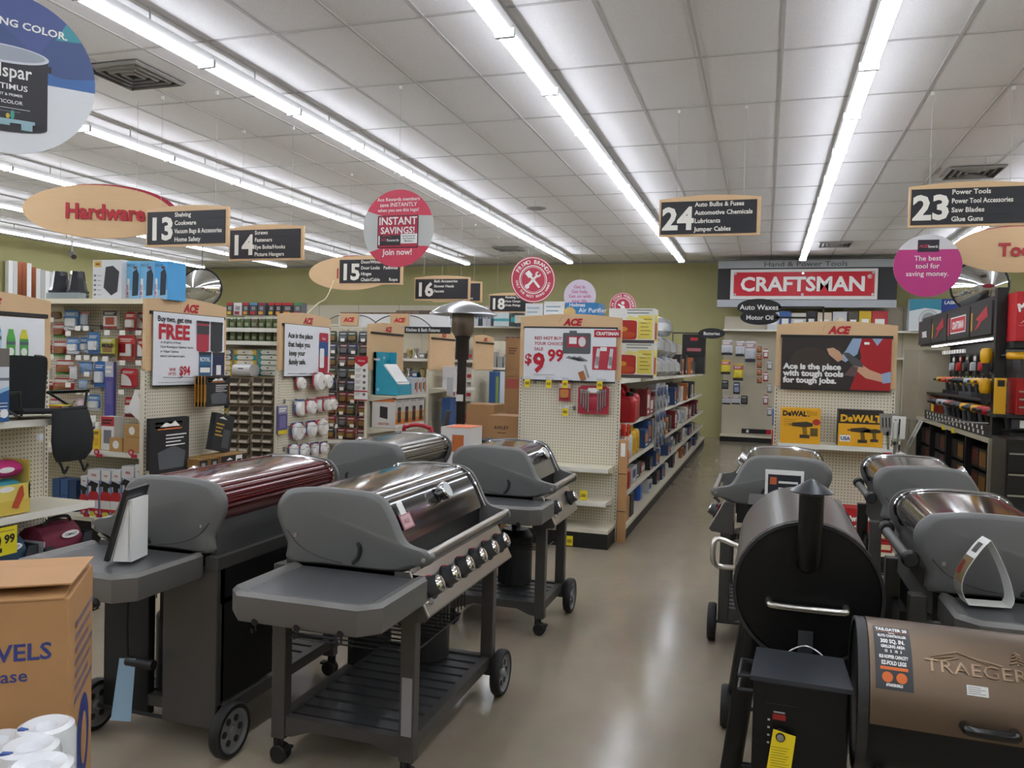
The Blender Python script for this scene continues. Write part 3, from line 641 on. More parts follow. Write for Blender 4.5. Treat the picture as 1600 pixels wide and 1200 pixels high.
    for x in (xa, xb):
        a = [(yf, deck+.03), (yb, deck+.03), (yb, deck-.05), (yb-.06, deck-.045), (yb-.14, deck-.015), (yf+.14, deck-.015), (yf+.06, deck-.045), (yf, deck-.05)]
        MB().prism(a[::-1], x-.018, x+.018, FRAME, 'x').build('end_rail', t)
        b_ = MB()
        for yy in (yf+.01, yb-.01):
            for zz in (deck+.01, deck-.03): b_.lathe([(0, -.004), (.007, -.002), (.007, 0)], STEEL, (x-.019 if x == xa else x+.019, yy, zz), 8, 'x')
        b_.build('bolt_heads', t)
    s = MB(); k = xa+.05
    while k < xb-.04: s.bx(k, k+.062, yf+.02, yb-.02, deck+.008, deck+.02, M('#4e5052', .35, .5)); k += .085
    s.build('bottom_shelf_slats', t)
    r = MB(); k = xa
    while k < xa+.52*W: r.tube([(k, yf, .5), (k, yb, .5)], .0035, WIREB, 5); k += .045
    for yy in (yf, 0, yb): r.tube([(xa, yy, .495), (xa+.52*W, yy, .495)], .0042, WIREB, 5)
    for q in range(9): r.tube([(xa+.3+.04*q, yf+.12, .62), (xa+.3+.04*q, yf+.02, .585), (xa+.3+.04*q, yf+.02, .5)], .003, WIREB, 5)
    r.build('wire_rack', t)
    MB().cyl((xb-.12, .02, .2), (xb-.12, .02, .5), .11, M('#2c2d30', .4, .2), 20).lathe([(.11, .5), (.08, .54), (.03, .55), (.03, .6), (0, .6)], M('#2c2d30', .4, .2), (xb-.12, .02, 0), 20).build('gas_tank', t)
    MB().bx(xa+.55*W, xb, yb-.03, yb, .2, .62, BLACK).build('tank_screen', t)
    if pipe:
        for x in (L0+.03, L1-.03):
            b_ = MB(); b_.lathe([(0, -.025), (.024, -.025), (.032, -.01), (.032, .01), (.024, .025), (0, .025)], FRD, (x, .328, .915), 14, 'x'); b_.build('rear_bracket', t)
        MB().cyl((L0+.05, .328, .905), (L1-.05, .328, .905), .02, CAST, 14).build('rear_tube', t)
    return t
BLKLID = M('#121315', .13, .35, coat=.8); REDLID = M('#571016', .16, .3, coat=.8); SSLID = M('#8f8d88', .18, 1.0); BRLID = M('#3a2f2c', .14, .4, coat=.7)
g1 = gas_grill('long black gas grill with six chrome knobs facing the open aisle', (-1.48, 3.17, 0), PI/2, -.47, .49, BLKLID, 6, tables=(.43, 0), lines=2)
o = MB(); n = Vector((0, -.93, .37)); T = Matrix.Translation(Vector((-.372, -.1915, .985))) @ Matrix.Rotation(-.47, 4, 'X'); o.T = T
o.bx(-.05, .045, -.0035, -.001, -.03, .03, M('#9a5a66', .35)).poly(rrect(-.042, .037, -.024, .024, .006), -.004, M('#c9a5aa', .4)).text('SALE', .024, M('#7a2030'), -.034, -.008, -.0045).build('sale_sticker', g1)
o = MB(); o.T = Matrix.Translation(Vector((-.385, -.17, 1.033))) @ Matrix.Rotation(-.5, 4, 'X'); o.bx(-.02, .025, -.0035, -.001, -.025, .025, WHITE).build('price_sticker', g1)
MB().bx(-.466, -.4655, -.272, -.23, .2, .42, M('#8f8f8f', .5)).build('warning_label', g1)
g2 = gas_grill('gas grill with shiny dark red lid standing back to back behind the black one', (-2.35, 3.13, 0), -PI/2, -.47, .45, REDLID, 4, tables=(.28, .42), style='cabinet')
g3 = gas_grill('gas grill with brown ridged lid behind the red lidded one', (-2.36, 4.78, 0), -PI/2, -.38, .42, SSLID, 3, tables=(.38, .28))
g4 = gas_grill('small black gas grill with two knobs beside the centre endcap', (-1.47, 4.78, 0), PI/2, -.27, .27, BLKLID, 2, tables=(.33, .0), lines=False)
g5 = gas_grill('small gas grill with grey cap and two knobs by the tough tools endcap', (.06, 5.2, 0), -PI/2, -.33, .36, SSLID, 2, tables=(0, 0), lines=False)
g6 = gas_grill('gas grill with grey cap nearest the curved white paper display', (.86, 3.55, 0), PI/2, -.33, .33, BRLID, 3, tables=(.34, .25), lines=False, pipe=True)
g7 = gas_grill('gas grill with grey cap under the hanging grill tools at right', (.90, 5.05, 0), PI/2, -.33, .33, SSLID, 3, tables=(.25, .25), lines=False, pipe=True)

# ================================================================== pellet grills
PBLK = M('#0a0b0c', .38, .3, bump=.02, nscale=200); PBRZ = M('#6b5b4b', .36, .75, bump=.015, nscale=250); PGRY = M('#6d6c6a', .3, .8)
def barrel(r, x0, x1, lidmat, body, t, zc, lid_a=(-.15, 2.2)):
    """drum along x; the lid covers angles lid_a measured from the front (-y) upward"""
    n = 40; m = MB(); A = [(-r*math.cos(2*PI*k/n), zc+r*math.sin(2*PI*k/n)) for k in range(n)]
    m.prism(A, x0, x1, body, 'x', True); m.build('drum', t)
    for x in (x0, x1): MB().lathe([(r*.98, -.012), (r+.006, -.012), (r+.006, .012), (r*.98, .012)], FRD, (x, 0, zc), 40, 'x', False).build('end_rim', t)
    q = 26; out = [(-(r+.007)*math.cos(lid_a[0]+(lid_a[1]-lid_a[0])*k/q), zc+(r+.007)*math.sin(lid_a[0]+(lid_a[1]-lid_a[0])*k/q)) for k in range(q+1)]
    inn = [(-(r+.001)*math.cos(lid_a[0]+(lid_a[1]-lid_a[0])*k/q), zc+(r+.001)*math.sin(lid_a[0]+(lid_a[1]-lid_a[0])*k/q)) for k in range(q+1)]
    m = MB(); m.loft([[(x, a, b_) for a, b_ in out]+[(x, a, b_) for a, b_ in inn[::-1]] for x in (x0+.015, x1-.015)], lidmat); return m.build('lid', t)
# large one: axis along y, chimney end towards the camera, front towards -x  (local +x = towards camera)
PGRP = 'pellet grills'
t = thing('pellet_grill', 'large black drum pellet grill with chimney pipe and cone cap', 'grill', (.15, 3.1, 0), -PI/2, PGRP)
r, zc, x1 = .222, .893, .40; x0 = -.38
lo = barrel(r, x0, x1, PGRY, PBLK, t, zc, (-.1, 2.4))
MB().lathe([(0, .0), (r*.97, .0), (r*.97, .004), (0, .004)], PBLK, (x1, 0, zc), 40, 'x').build('end_plate', t)
c = MB(); c.tube([(x1+.0, 0, zc+.10), (x1+.05, 0, zc+.112), (x1+.058, 0, zc+.14), (x1+.058, 0, 1.213)], .037, PBLK, 18).build('chimney', t)
c = MB(); c.lathe([(.0, .045), (.066, .003), (.064, .0), (0, .03)], M('#43464a', .32, .6), (x1+.058, 0, 1.223), 24); c.cyl((x1+.058, 0, 1.2), (x1+.058, 0, 1.245), .005, STEEL, 6); c.build('chimney_cap', t)
MB().tube(crom([(x1+.004, -.115, zc-.033), (x1+.035, -.113, zc-.036), (x1+.043, -.09, zc-.039), (x1+.043, .09, zc-.039), (x1+.035, .113, zc-.036), (x1+.004, .115, zc-.033)], 3), .0105, M('#c2bfb8', .3, 1), 10).build('end_handle', t)
lo2 = MB(); lo2.tube(crom([(x1-.16, -r*.99, zc+.095), (x1-.16, -r-.06, zc+.115), (x1-.15, -r-.078, zc+.1), (x1-.15, -r-.078, zc+.04), (x1-.16, -r-.06, zc+.02), (x1-.16, -r*.99, zc+.02)], 3), .009, M('#c2bfb8', .28, 1), 10); lo2.build('lid_handle', lo)
MB().bx(x1, x1+.012, -.022, .022, zc-.19, zc-.12, M('#55585c', .35, .6)).build('drain_bracket', t)
MB().tube(crom([(x1+.02, -.065, zc-.225), (x1+.03, -.05, zc-.185), (x1+.03, 0, zc-.16), (x1+.03, .05, zc-.185), (x1+.02, .065, zc-.225)], 4), .003, STEEL, 6).build('bucket_wire', t)
MB().lathe([(.05, 0), (.065, .12), (.068, .12), (.06, .0), (0, 0)][::-1], M('#7d8084', .35, .8), (x1+.025, 0, zc-.345), 20).build('drip_bucket', t)
for s in (-1, 1):
    for e, xx in ((0, x1-.03), (1, x0+.03)):
        MB().tube([(xx, s*.16, zc-.14), (xx+(.02 if e == 0 else -.23), s*.235, .12)], .034, PBLK, 12).build('leg', t)
for e, xx in ((0, x1-.01), (1, x0-.11)): MB().tube([(xx, -.22, .3), (xx, .22, .3)], .014, PBLK, 10).build('cross_bar', t)
for s in (-1, 1): wheel(t, -.59, s*.265, .092, .05)
MB().cyl((-.59, -.265, .092), (-.59, .265, .092), .01, PBLK, 8).build('axle', t)
for s in (-1, 1): MB().lathe([(0, 0), (.03, 0), (.03, .03), (.028, .12), (0, .12)], RUB, (x1-.01, s*.236, 0), 12).build('foot', t)
MB().bx(x0-.30, x0-.01, -.19, .17, .62, 1.02, PBLK).build('hopper', t, bevel=.008)
MB().bx(x0-.31, x0-.0, -.2, .18, 1.021, 1.035, PBLK).build('hopper_lid', t)
# smaller bronze one across the lower right
t = thing('pellet_grill', 'bronze lidded pellet grill with black hopper in the near corner', 'grill', (.52, 2.32, 0), -.035, PGRP)
r, zc = .19, .74; x0, x1 = -.255, .27
lo = barrel(r, x0, x1, PBRZ, PBLK, t, zc, (-.02, 2.1))
MB().lathe([(r, 0), (r*.97, -.004), (0, -.004)][::-1], PBLK, (x0, 0, zc), 40, 'x', False).build('end_plate', t)
def onlid(a, off=.009): return (-(r+off)*math.cos(a), zc+(r+off)*math.sin(a))
def lidsheet(xa, xb, a0, a1, mat, off, m, n=10):
    m.loft([[(x, *onlid(a0+(a1-a0)*k/n, off)) for k in range(n+1)] for x in (xa, xb)], mat, False, True, False)
def lidtext(m, s, size, mat, x, a, off, al='CENTER', sx=1, bold=.02):
    vs, fs = text_geo(s, bold, al); o = []
    for p, q, _ in vs:
        aa = a+q*size/(r+off); y_, z_ = onlid(aa, off); o.append((x+p*sx*size, y_, z_))
    m.add(o, fs, mat)
lb = MB(); lk = M('#26282c', .4); og = M('#d4661f', .45)
lidsheet(-.228, -.143, .42, 1.36, lk, .0085, lb)
for k, (s, sz, a, sx) in enumerate((('TAILGATER 20', .0175, 1.225, 1), ('DIGITAL', .006, 1.165, 1), ('ELITE CONTROLLER', .0125, 1.095, .88), ('300 SQ. IN.', .018, .985, .98), ('GRILLING AREA', .0125, .905, .95), ('15   2   10   3', .011, .835, 1), ('8LB HOPPER CAPACITY', .0125, .745, .76), ('EZ-FOLD LEGS', .014, .655, .95), ('#TRAEGERGRILLS', .009, .375, .8))):
    lidtext(lb, s, sz*1.0, WHITE, -.1855, .42+(a-.33)*.94, .0095, sx=sx*.66, bold=.045)
lidsheet(-.217, -.154, .66, .7, og, .0092, lb); lidsheet(-.225, -.146, 1.235, 1.24, og, .0092, lb)
for xx in (-.201, -.169):
    c = [(xx+.0125*math.cos(2*PI*k/12), onlid(.57+.0125/r*math.sin(2*PI*k/12), .0094)) for k in range(12)]; lb.add([(x, *q) for x, q in c], [tuple(range(12))], og)
lb.build('spec_label', lo)
em = MB(); EMB_LIT = M('#8a755e', .3, .8); lidtext(em, 'TRAEGER', .047, EMB_LIT, -.005, .72, .0098, sx=1.12, bold=.0); em.T = Matrix.Translation((-.094, 0, 0)) @ Matrix.Diagonal((.75, 1, 1, 1))  # lid bronze painted lighter, standing in for light caught by raised letters
for a, b_ in (((-.01, .92), (.07, 1.03)), ((.07, 1.03), (.16, .9)), ((.0, .9), (.06, .96)), ((.03, .88), (.075, .95)), ((.1, .985), (.2, .9))):
    em.tube([(a[0]+(b_[0]-a[0])*k/5, *onlid(a[1]+(b_[1]-a[1])*k/5, .008)) for k in range(6)], .0022, EMB_LIT, 5)
for k in range(4): em.tube([(.245, *onlid(1.14-.05*k, .008)), (.233-.004*k, *onlid(1.1-.05*k, .008))], .002, EMB_LIT, 5); em.tube([(.245, *onlid(1.14-.05*k, .008)), (.257+.004*k, *onlid(1.1-.05*k, .008))], .002, EMB_LIT, 5)
em.tube([(.245, *onlid(1.16, .008)), (.245, *onlid(.93, .008))], .0022, EMB_LIT, 5)
em.T = None; em.build('embossed_lettering', lo)
wl = MB(); lidsheet(-.028, .018, .49, .61, M('#cfcfcb', .5), .009, wl, 4)
for k in range(4): lidsheet(-.025, .012-.01*(k % 2), .51+.024*k, .518+.024*k, M('#77777a'), .0095, wl, 1)
wl.build('barcode_sticker', lo)
hd = MB(); y_, z_ = onlid(.13, .0); hp = crom([(-.035, y_, z_), (-.033, y_-.034, z_+.004), (-.018, y_-.042, z_+.004), (.05, y_-.042, z_+.004), (.066, y_-.034, z_+.004), (.068, y_, z_)], 4)
hd.tube(hp, .0125, M('#0c0c0d', .2), 12).build('lid_handle', lo)
MB().bx(x0-.262, x0-.03, -.16, .05, .46, .789, PBLK).build('hopper', t, bevel=.006)
m = MB(); m.loft([[(x0-.27, -.17, .790), (x0-.022, -.17, .790), (x0-.022, -.17, .802), (x0-.27, -.17, .802)], [(x0-.265, .055, .792), (x0-.035, .055, .792), (x0-.035, .055, .804), (x0-.265, .055, .804)]], M('#3b3f45', .35, .5), True, False)
m.build('hopper_lid', t)
cp = MB(); yy = -.161; cp.T = Matrix.Translation((-.005, 0, .028)); cp.rect(-.462+.0, -.43, .665, .68, yy-.001, M('#8c1c18', .4)); cp.rect(-.46, -.432, .683, .687, yy-.001, M('#9a9a9a'))
for k in range(4): cp.rect(-.474, -.468, .60+.02*k, .605+.02*k, yy-.001, M('#b5b5b5'))
cp.rect(-.48, -.40, .705, .7065, yy-.001, M('#2a2b2e')); cp.T = None; cp.build('control_panel', t)
kn = MB(); kn.lathe([(0, -.026), (.011, -.026), (.0125, -.02), (.0145, -.004), (.0145, 0)], INK, (-.446, yy, .658), 16, 'y').lathe([(0, -.0275), (.0085, -.0275), (.009, -.026)], STEEL, (-.446, yy, .658), 14, 'y').build('dial', t)
hc = MB()
for z in (.78, .742): hc.tube([(x0-.264, -.12, z), (x0-.3, -.12, z), (x0-.3, .0, z), (x0-.264, .0, z)], .006, M('#2a2b2e', .3, .6), 6)
hc.build('cord_hook', t)
for xx in (x0+.05, x1-.04):
    for s in (-1, 1): MB().tube([(xx, s*.11, zc-.13), (xx+(.02 if xx > 0 else -.02), s*.19, .01)], .018, PBLK, 10).build('leg', t)
for s in (-1, 1): MB().tube([(x0+.02, s*.185, .05), (x1-.02, s*.185, .05)], .014, PBLK, 10).build('floor_bar', t)
# the yellow tag hung on its dial
t2 = thing('hang_tag', 'yellow instruction tag hung on the dial of the bronze pellet grill', 'tag', t.location+Vector((-.45, -.165, .028)), -.035)
m = MB(); m.prism([(-.02, .648), (.035, .638), (.024, .53), (-.033, .542)][::-1], -.0025, -.0005, YEL, 'y')
for k in range(9): m.rect(-.024, .02-.004*(k % 3), .602-.007*k, .6035-.007*k, -.003, M('#7d7020'))
m.build('card', t2)
# ================================================================== goods: builders
HOOKM = M('#8d8d8c', .3, .8); TAGW = M('#e4e2da', .5); CLR = clearmat(); BRN = M('#a87b4f', .7, noise=.05, nscale=12)
def dark(h, f=.75):
    h = h.lstrip('#'); return '#%02x%02x%02x' % tuple(int(int(h[i:i+2], 16)*f) for i in (0, 2, 4))
def bars(m, x0, x1, z1, n, h, gap, y, mat):
    """lines of fine print, too small to read"""
    for k in range(n):
        m.rect(x0, x1-(x1-x0)*((k*37) % 5)*.07, z1-k*gap-h, z1-k*gap, y, mat)
def drill_art(m, cx, cz, s, y, body, trim):
    m.poly([(cx-.5*s, cz+.12*s), (cx-.5*s, cz+.3*s), (cx+.2*s, cz+.38*s), (cx+.5*s, cz+.3*s), (cx+.5*s, cz+.14*s), (cx+.12*s, cz+.08*s)], y, body)
    m.poly([(cx-.02*s, cz+.12*s), (cx+.2*s, cz+.12*s), (cx+.26*s, cz-.32*s), (cx+.04*s, cz-.32*s)], y, trim)
    m.rect(cx-.12*s, cx+.36*s, cz-.48*s, cz-.3*s, y, body); m.rect(cx-.66*s, cx-.5*s, cz+.17*s, cz+.25*s, y, trim)
def ext_art(m, cx, z0, h, y, col):
    w = h*.19; m.poly(rrect(cx-w, cx+w, z0, z0+h*.68, w*.8), y, col); m.rect(cx-w*.5, cx+w*.5, z0+h*.66, z0+h*.8, y, M('#2a2a2c'))
    m.poly([(cx-w*1.3, z0+h*.82), (cx+w*.7, z0+h*.78), (cx+w*.9, z0+h*.9), (cx-w*.6, z0+h*.98)], y, M('#1c1c1e')); m.rect(cx-w*.95, cx+w*.95, z0+h*.15, z0+h*.4, y-.0004, M('#d8d8d6'))
def carton(name, label, cat, c, rz, W, D, H, body, art=None, group=None, side=None, lid=None, bev=.0):
    """a box standing on its base centre; art(m) paints its front (y=-D/2), side(m) paints its +x face in its own frame"""
    t = thing(name, label, cat, c, rz, group); b = M(body, .55) if isinstance(body, str) else body
    m = MB().bx(-W/2, W/2, -D/2, D/2, 0, H, b); m.build('box', t, bevel=bev)
    a = MB()
    if art: art(a, -D/2-.0008)
    if side: a.T = Matrix.Translation((W/2, 0, 0)) @ Matrix.Rotation(PI/2, 4, 'Z'); side(a, -.0008); a.T = None
    if a.v: a.build('printed_face', t)
    if lid: MB().bx(-W/2-.002, W/2+.002, -D/2-.002, D/2+.002, H-.03, H+.002, M(lid, .55)).build('lid', t)
    return t
def pack(label, c, rz, W, H, style, cols, group, D=.025, cat='packaged hardware', name='blister_pack', one=False):
    """a hung pack: top centre at c, front towards local -y. cols = card, band, foot, product"""
    col = [M(x, .45) for x in cols]; P = M(cols[3], .4)
    t = None if one else thing(name, label, cat, c, rz, group); m = MB(); hh = H*.08
    if style == 'box':
        m.bx(-W/2, W/2, -D, 0, -H, 0, col[0]); y = -D-.0008; m.rect(-W/2, W/2, -H*.28, 0, y, col[1]); m.rect(-W/2, W/2, -H, -H*.86, y, col[2]); m.rect(-W*.34, W*.3, -H*.78, -H*.36, y, P); bars(m, -W*.4, W*.35, -H*.08, 2, H*.045, H*.08, y-.0006, TAGW)
    elif style == 'bag':
        rings = []
        for k in range(7):
            a = k/6; z = -H*a; d = D*(.08+math.sin(PI*min(1, a*1.0))*.9); ww = W/2*(1-.12*math.sin(PI*a))
            rings.append([(ww*math.cos(2*PI*j/10), -D/2+d/2*math.sin(2*PI*j/10)*(1+.25*((j*7+k*5) % 3)), z) for j in range(10)])
        m.loft(rings, col[0]); m.bx(-W/2, W/2, -D*.75, -D*.25, -H*.16, .0, col[1])
    else:
        o = [(-W/2, -H), (W/2, -H), (W/2, -hh), (W*.38, 0), (-W*.38, 0), (-W/2, -hh)]
        if style == 'arch': o = [(-W/2, -H)]+[(W/2, -H)]+[(W/2*math.cos(a), -H*.16+H*.16*math.sin(a)) for a in [PI*k/10 for k in range(11)]]
        m.prism(o, -.003, 0, col[0], 'y'); y = -.0038
        m.rect(-W/2, W/2, -H*.34, -H*.1, y, col[1]); m.rect(-W/2, W/2, -H, -H*.84, y, col[2])
        bars(m, -W*.38, W*.3, -H*.15, 2, H*.04, H*.075, y-.0005, TAGW)
    if one:
        b = m
    else: m.build('card' if style not in ('box', 'bag') else ('box' if style == 'box' else 'pouch'), t); b = MB()
    if style in ('card', 'arch'):
        r1 = rrect(-W*.36, W*.36, -H*.84, -H*.4, W*.12, 3); cx, cz = 0, -H*.62
        b.loft([[(x, -.003, z) for x, z in r1], [(x, -D*.7, z) for x, z in r1], [(cx+(x-cx)*.8, -D, cz+(z-cz)*.85) for x, z in r1]], P)
        if not one: b.build('blister', t)
    elif style == 'dome':
        b.lathe([(W*.4, 0), (W*.4, -D*.5), (W*.33, -D*.9), (W*.12, -D), (0, -D)], P, (0, -.003, -H*.6), 20, 'y', False).lathe([(W*.08, 0), (W*.07, -.004), (0, -.004)], M('#b9b9b6'), (W*.12, -.003-D, -H*.6), 8, 'y')
        if not one: b.build('alarm', t)
    elif style == 'quarter':
        b.T = Matrix.Translation((0, -.0045, 0)); n = 10; pts = [(-W*.46, -H*.9)]+[(-W*.46+W*.62*math.cos(PI/2*k/n), -H*.9+H*.6*math.sin(PI/2*k/n)) for k in range(n+1)]
        b.poly(pts, 0, P)
        if not one: b.build('printed_picture', t)
    elif style == 'ell':
        b.T = Matrix.Translation((0, -.0045, 0)); b.prism([(W*.0, -H*.35), (W*.3, -H*.35), (W*.3, -H*.82), (-W*.34, -H*.82), (-W*.34, -H*.7), (0, -H*.7)][::-1], -.012, 0, P, 'y')
        if not one: b.build('blister', t)
    if one:
        o = m.build(name, None, c, rz); return tag(o, label, cat, group)
    return t
def hook(label, c, rz, L, group, tagged=True, tz=-.03):
    t = thing('peg_hook', label, 'peg hook', c, rz, group)
    MB().tube([(0, 0, 0), (0, -L, .0), (0, -L-.012, .012)], .0026, HOOKM, 5).bx(-.012, .012, -.004, 0, -.03, .012, HOOKM).build('wire_arm', t)
    if tagged: MB().bx(-.027, .027, -L-.004, -L-.002, tz-.018, tz+.02, M('#f0eee8', .45)).build('price_tag', t)
    return t
def bottle(name, label, cat, c, prof, mat, capm, capz, group=None, n=16, sx=1, sy=1, band=None, handle=False):
    t = thing(name, label, cat, c, rnd.uniform(-.2, .2), group); m = MB(); m.T = Matrix.Diagonal((sx, sy, 1, 1)); m.lathe(prof, mat, n=n); m.build('body', t)
    r, z0, z1 = capz; MB().lathe([(0, z0), (r, z0), (r, z1-.004), (r*.9, z1), (0, z1)], capm, n=12).build('cap', t)
    if band:
        q = MB(); q.T = Matrix.Diagonal((sx, sy, 1, 1)); q.lathe([(band[0], band[1]), (band[0], band[2])], band[3], n=n, cap=False); q.build('paper_label', t)
    return t
def jug(name, label, c, W, D, H, mat, capm, group=None, rz=0, lab=None, cat='jug'):
    """a moulded jug or fuel can: rounded block, sloping shoulder, carry handle and spout cap"""
    t = thing(name, label, cat, c, rz, group); m = MB(); rings = []
    for z, f in ((0, .92), (.02, 1), (H*.66, 1), (H*.74, .95), (H*.8, .8)):
        rings.append([(x, y, z) for x, y in rrect(-W/2*f, W/2*f, -D/2*f, D/2*f, min(W, D)*.22*f, 4)])
    m.loft(rings, mat); m.build('body', t)
    MB().tube(crom([(-W*.34, 0, H*.78), (-W*.3, 0, H*.97), (-W*.1, 0, H), (W*.12, 0, H*.96), (W*.14, 0, H*.78)], 3), min(W, D)*.1, mat, 8).build('handle', t)
    MB().cyl((W*.3, 0, H*.76), (W*.33, 0, H*.93), W*.1, capm, 12).build('cap', t)
    if lab: MB().bx(-W*.36, W*.36, -D/2-.002, D/2+.002, H*.15, H*.55, M(lab)).build('paper_label', t)
    return t
def poster(label, c, rz, w, h, bg, art):
    """a printed paper poster in its header rail; local origin at the top centre"""
    t = thing('poster', label, 'poster', c, rz, 'endcap posters'); n = 8; m = MB()
    m.loft([[(-w/2, -.003*math.sin(PI*k/n)-.001, -h*k/n), (w/2, -.003*math.sin(PI*k/n)-.001, -h*k/n), (w/2, .001, -h*k/n), (-w/2, .001, -h*k/n)] for k in range(n+1)], M(bg, .5)); m.build('sheet', t)
    a = MB(); art(a, -.006); a.build('printed_art', t)
    MB().bx(-w/2, w/2, -.007, .002, -h-.012, -h, INK).build('bottom_rail', t)
    return t
XF = XE+.03-.034   # not used for placing: depth of poster in front of the left headers
def EX(z): return z
# ================================================================== posters on the endcaps
XP = XE+.03+.034
def art_bug(a, y):
    def can(x, z, h, body, capc):
        w = h*.13; a.poly(rrect(x-w, x+w, z, z+h*.76, w*.25), y, M(body)); a.poly([(x-w, z+h*.76), (x+w, z+h*.76), (x+w*.6, z+h*.92), (x+w*.5, z+h), (x-w*.5, z+h), (x-w*.6, z+h*.92)], y, M(capc))
        a.ell(x, z+h*.42, w*.7, w*.8, y-.0006, WHITE, 14); a.rect(x-w, x+w, z+h*.06, z+h*.2, y-.0006, M('#33558f')); a.rect(x-w, x+w, z+h*.6, z+h*.68, y-.0006, M('#51606e'))
    can(.16, -.31, .235, '#4f9e4a', '#59b04e'); can(.25, -.31, .235, '#4f9e4a', '#d8cf3a'); can(.06, -.31, .28, '#a9cfe4', '#4aa3d8')
    a.rect(-.22, -.04, -.2, -.06, y, M('#b22a24')); a.ell(-.13, -.12, .07, .05, y-.0006, M('#e0c33a')); a.text('2 for', .05, RED, -.13, -.135, y-.0012, 'CENTER')
poster('white poster picturing blue, green and yellow spray cans', (XP, 3.57, 1.80), PI/2, .80, .35, '#e3e6ea', art_bug)
def art_free(a, y):
    a.text('Buy two, get one', .06, INK, -.37, -.07, y, bold=.025, sx=.9); a.text('FREE', .155, M('#b5202f'), -.365, -.2, y, bold=.04, sx=1.08)
    for k, s in enumerate(('on all gallons of Royal,', 'Clark+Kensington, Optimus, Aspire', 'or Valspar Optimus', 'interior and exterior paint.')): a.text(s, .025, INK, -.34, -.235-.035*k, y)
    a.text('SAVE', .03, RED, -.24, -.445, y, bold=.02); a.text('UP TO', .03, RED, -.255, -.48, y, bold=.02); a.text('$94', .1, RED, -.13, -.48, y, bold=.03, sx=.8); a.rect(-.36, -.0, -.535, -.533, y, INK)
    for x, z, c, l in ((.14, -.28, '#b03348', '#3c3c41'), (.31, -.28, '#34363b', '#34363b'), (.17, -.53, '#27587d', '#2d6a94'), (.34, -.53, '#20284e', '#1b2348')):
        a.poly(rrect(x-.075, x+.075, z, z+.235, .01), y, M(c)); a.rect(x-.078, x+.078, z+.215, z+.238, y-.0006, M('#2b2b2e')); a.rect(x-.075, x+.075, z+.13, z+.2, y-.0006, M(l)); a.ell(x, z+.0, .075, .012, y-.0006, M(c), 14)
    a.text('ROYAL', .05, WHITE, .17, -.37, y-.001, 'CENTER', bold=.02, sx=.8); a.rect(.11, .23, -.46, -.42, y-.001, WHITE); a.rect(.31, .37, -.48, -.4, y-.001, WHITE)
poster('white poster reading Buy two get one FREE with paint cans', (XP, 5.33, 1.915), PI/2, .82, .555, '#dfe2e8', art_free)
for e in ():
    pass
def art_safe(a, y):
    for k, s in enumerate(('Ace is the place', 'that helps you', 'keep your', 'family safe.')): a.text(s, .072, INK, -.36+.02*(k > 1), -.13-.085*k, y, bold=.03, sx=.95)
    a.poly(rrect(.2, .38, -.47, -.06, .02), y, M('#a5223a')); a.rect(.2, .38, -.3, -.15, y-.0006, M('#2c4f86')); a.poly(rrect(.215, .3, -.42, -.22, .015), y-.0012, WHITE); a.text('First', .035, WHITE, .29, -.13, y-.0012, 'CENTER')
poster('white poster reading keep your family safe with a red alarm pack', (XP, 7.05, 1.915), PI/2, .82, .5, '#dfe2e8', art_safe)
def art_hot(a, y):
    for k, s in enumerate(('RED HOT BUY', 'YOUR CHOICE', 'SALE')): a.text(s, .04, M('#b5404f'), -.33, -.105-.05*k, y, bold=.02, sx=1.02)
    a.text('$', .13, RED, -.42, -.33, y, bold=.03); a.text('9', .24, RED, -.34, -.4, y, bold=.04, sx=.95); a.text('99', .15, RED, -.2, -.3, y, bold=.035)
    for z in (-.43, -.48): a.rect(-.33, -.13, z, z+.003, y, M('#6d6d70'))
    a.rect(.23, .47, -.075, -.01, y, M('#b01b33')); a.text('CRAFTSMAN', .042, WHITE, .35, -.057, y-.0006, 'CENTER', sx=.85, bold=.04)
    gcol = M('#55585c'); a.poly(rrect(-.06, .2, -.23, -.04, .015), y, gcol); a.rect(.0, .07, -.04, -.02, y, gcol); a.rect(-.02, .16, -.17, -.07, y-.0006, M('#a92d3f')); a.rect(-.0, .07, -.14, -.08, y-.001, WHITE); a.ell(.12, -.12, .035, .045, y-.001, M('#d6d6d8'), 12)
    for k in range(3): a.poly([(-.03+.05*k, -.27), (-.0+.05*k, -.25), (.12+.03*k, -.29), (.1+.03*k, -.3)], y, M('#7d8084'))
    a.rect(.22, .44, -.37, -.16, y, M('#b0303f'))
    for x in (.26, .38): a.poly([(x-.02, -.355), (x+.015, -.36), (x+.03, -.18), (x, -.175)], y-.0006, M('#c7c9cc')); a.rect(x-.01, x+.02, -.33, -.25, y-.001, M('#8a8d90'))
    a.rect(.29, .35, -.2, -.165, y-.0008, WHITE)
    a.poly([(.09, -.4), (.14, -.38), (.17, -.46), (.12, -.48)], y, M('#a5673a')); a.poly([(.14, -.33), (.16, -.33), (.2, -.44), (.18, -.45)], y, M('#9fa39a'))
poster('white poster reading red hot buy 9.99 with hand tools', (-1.715, 7.165, 1.925), 0, .86, .475, '#dadde2', art_hot)
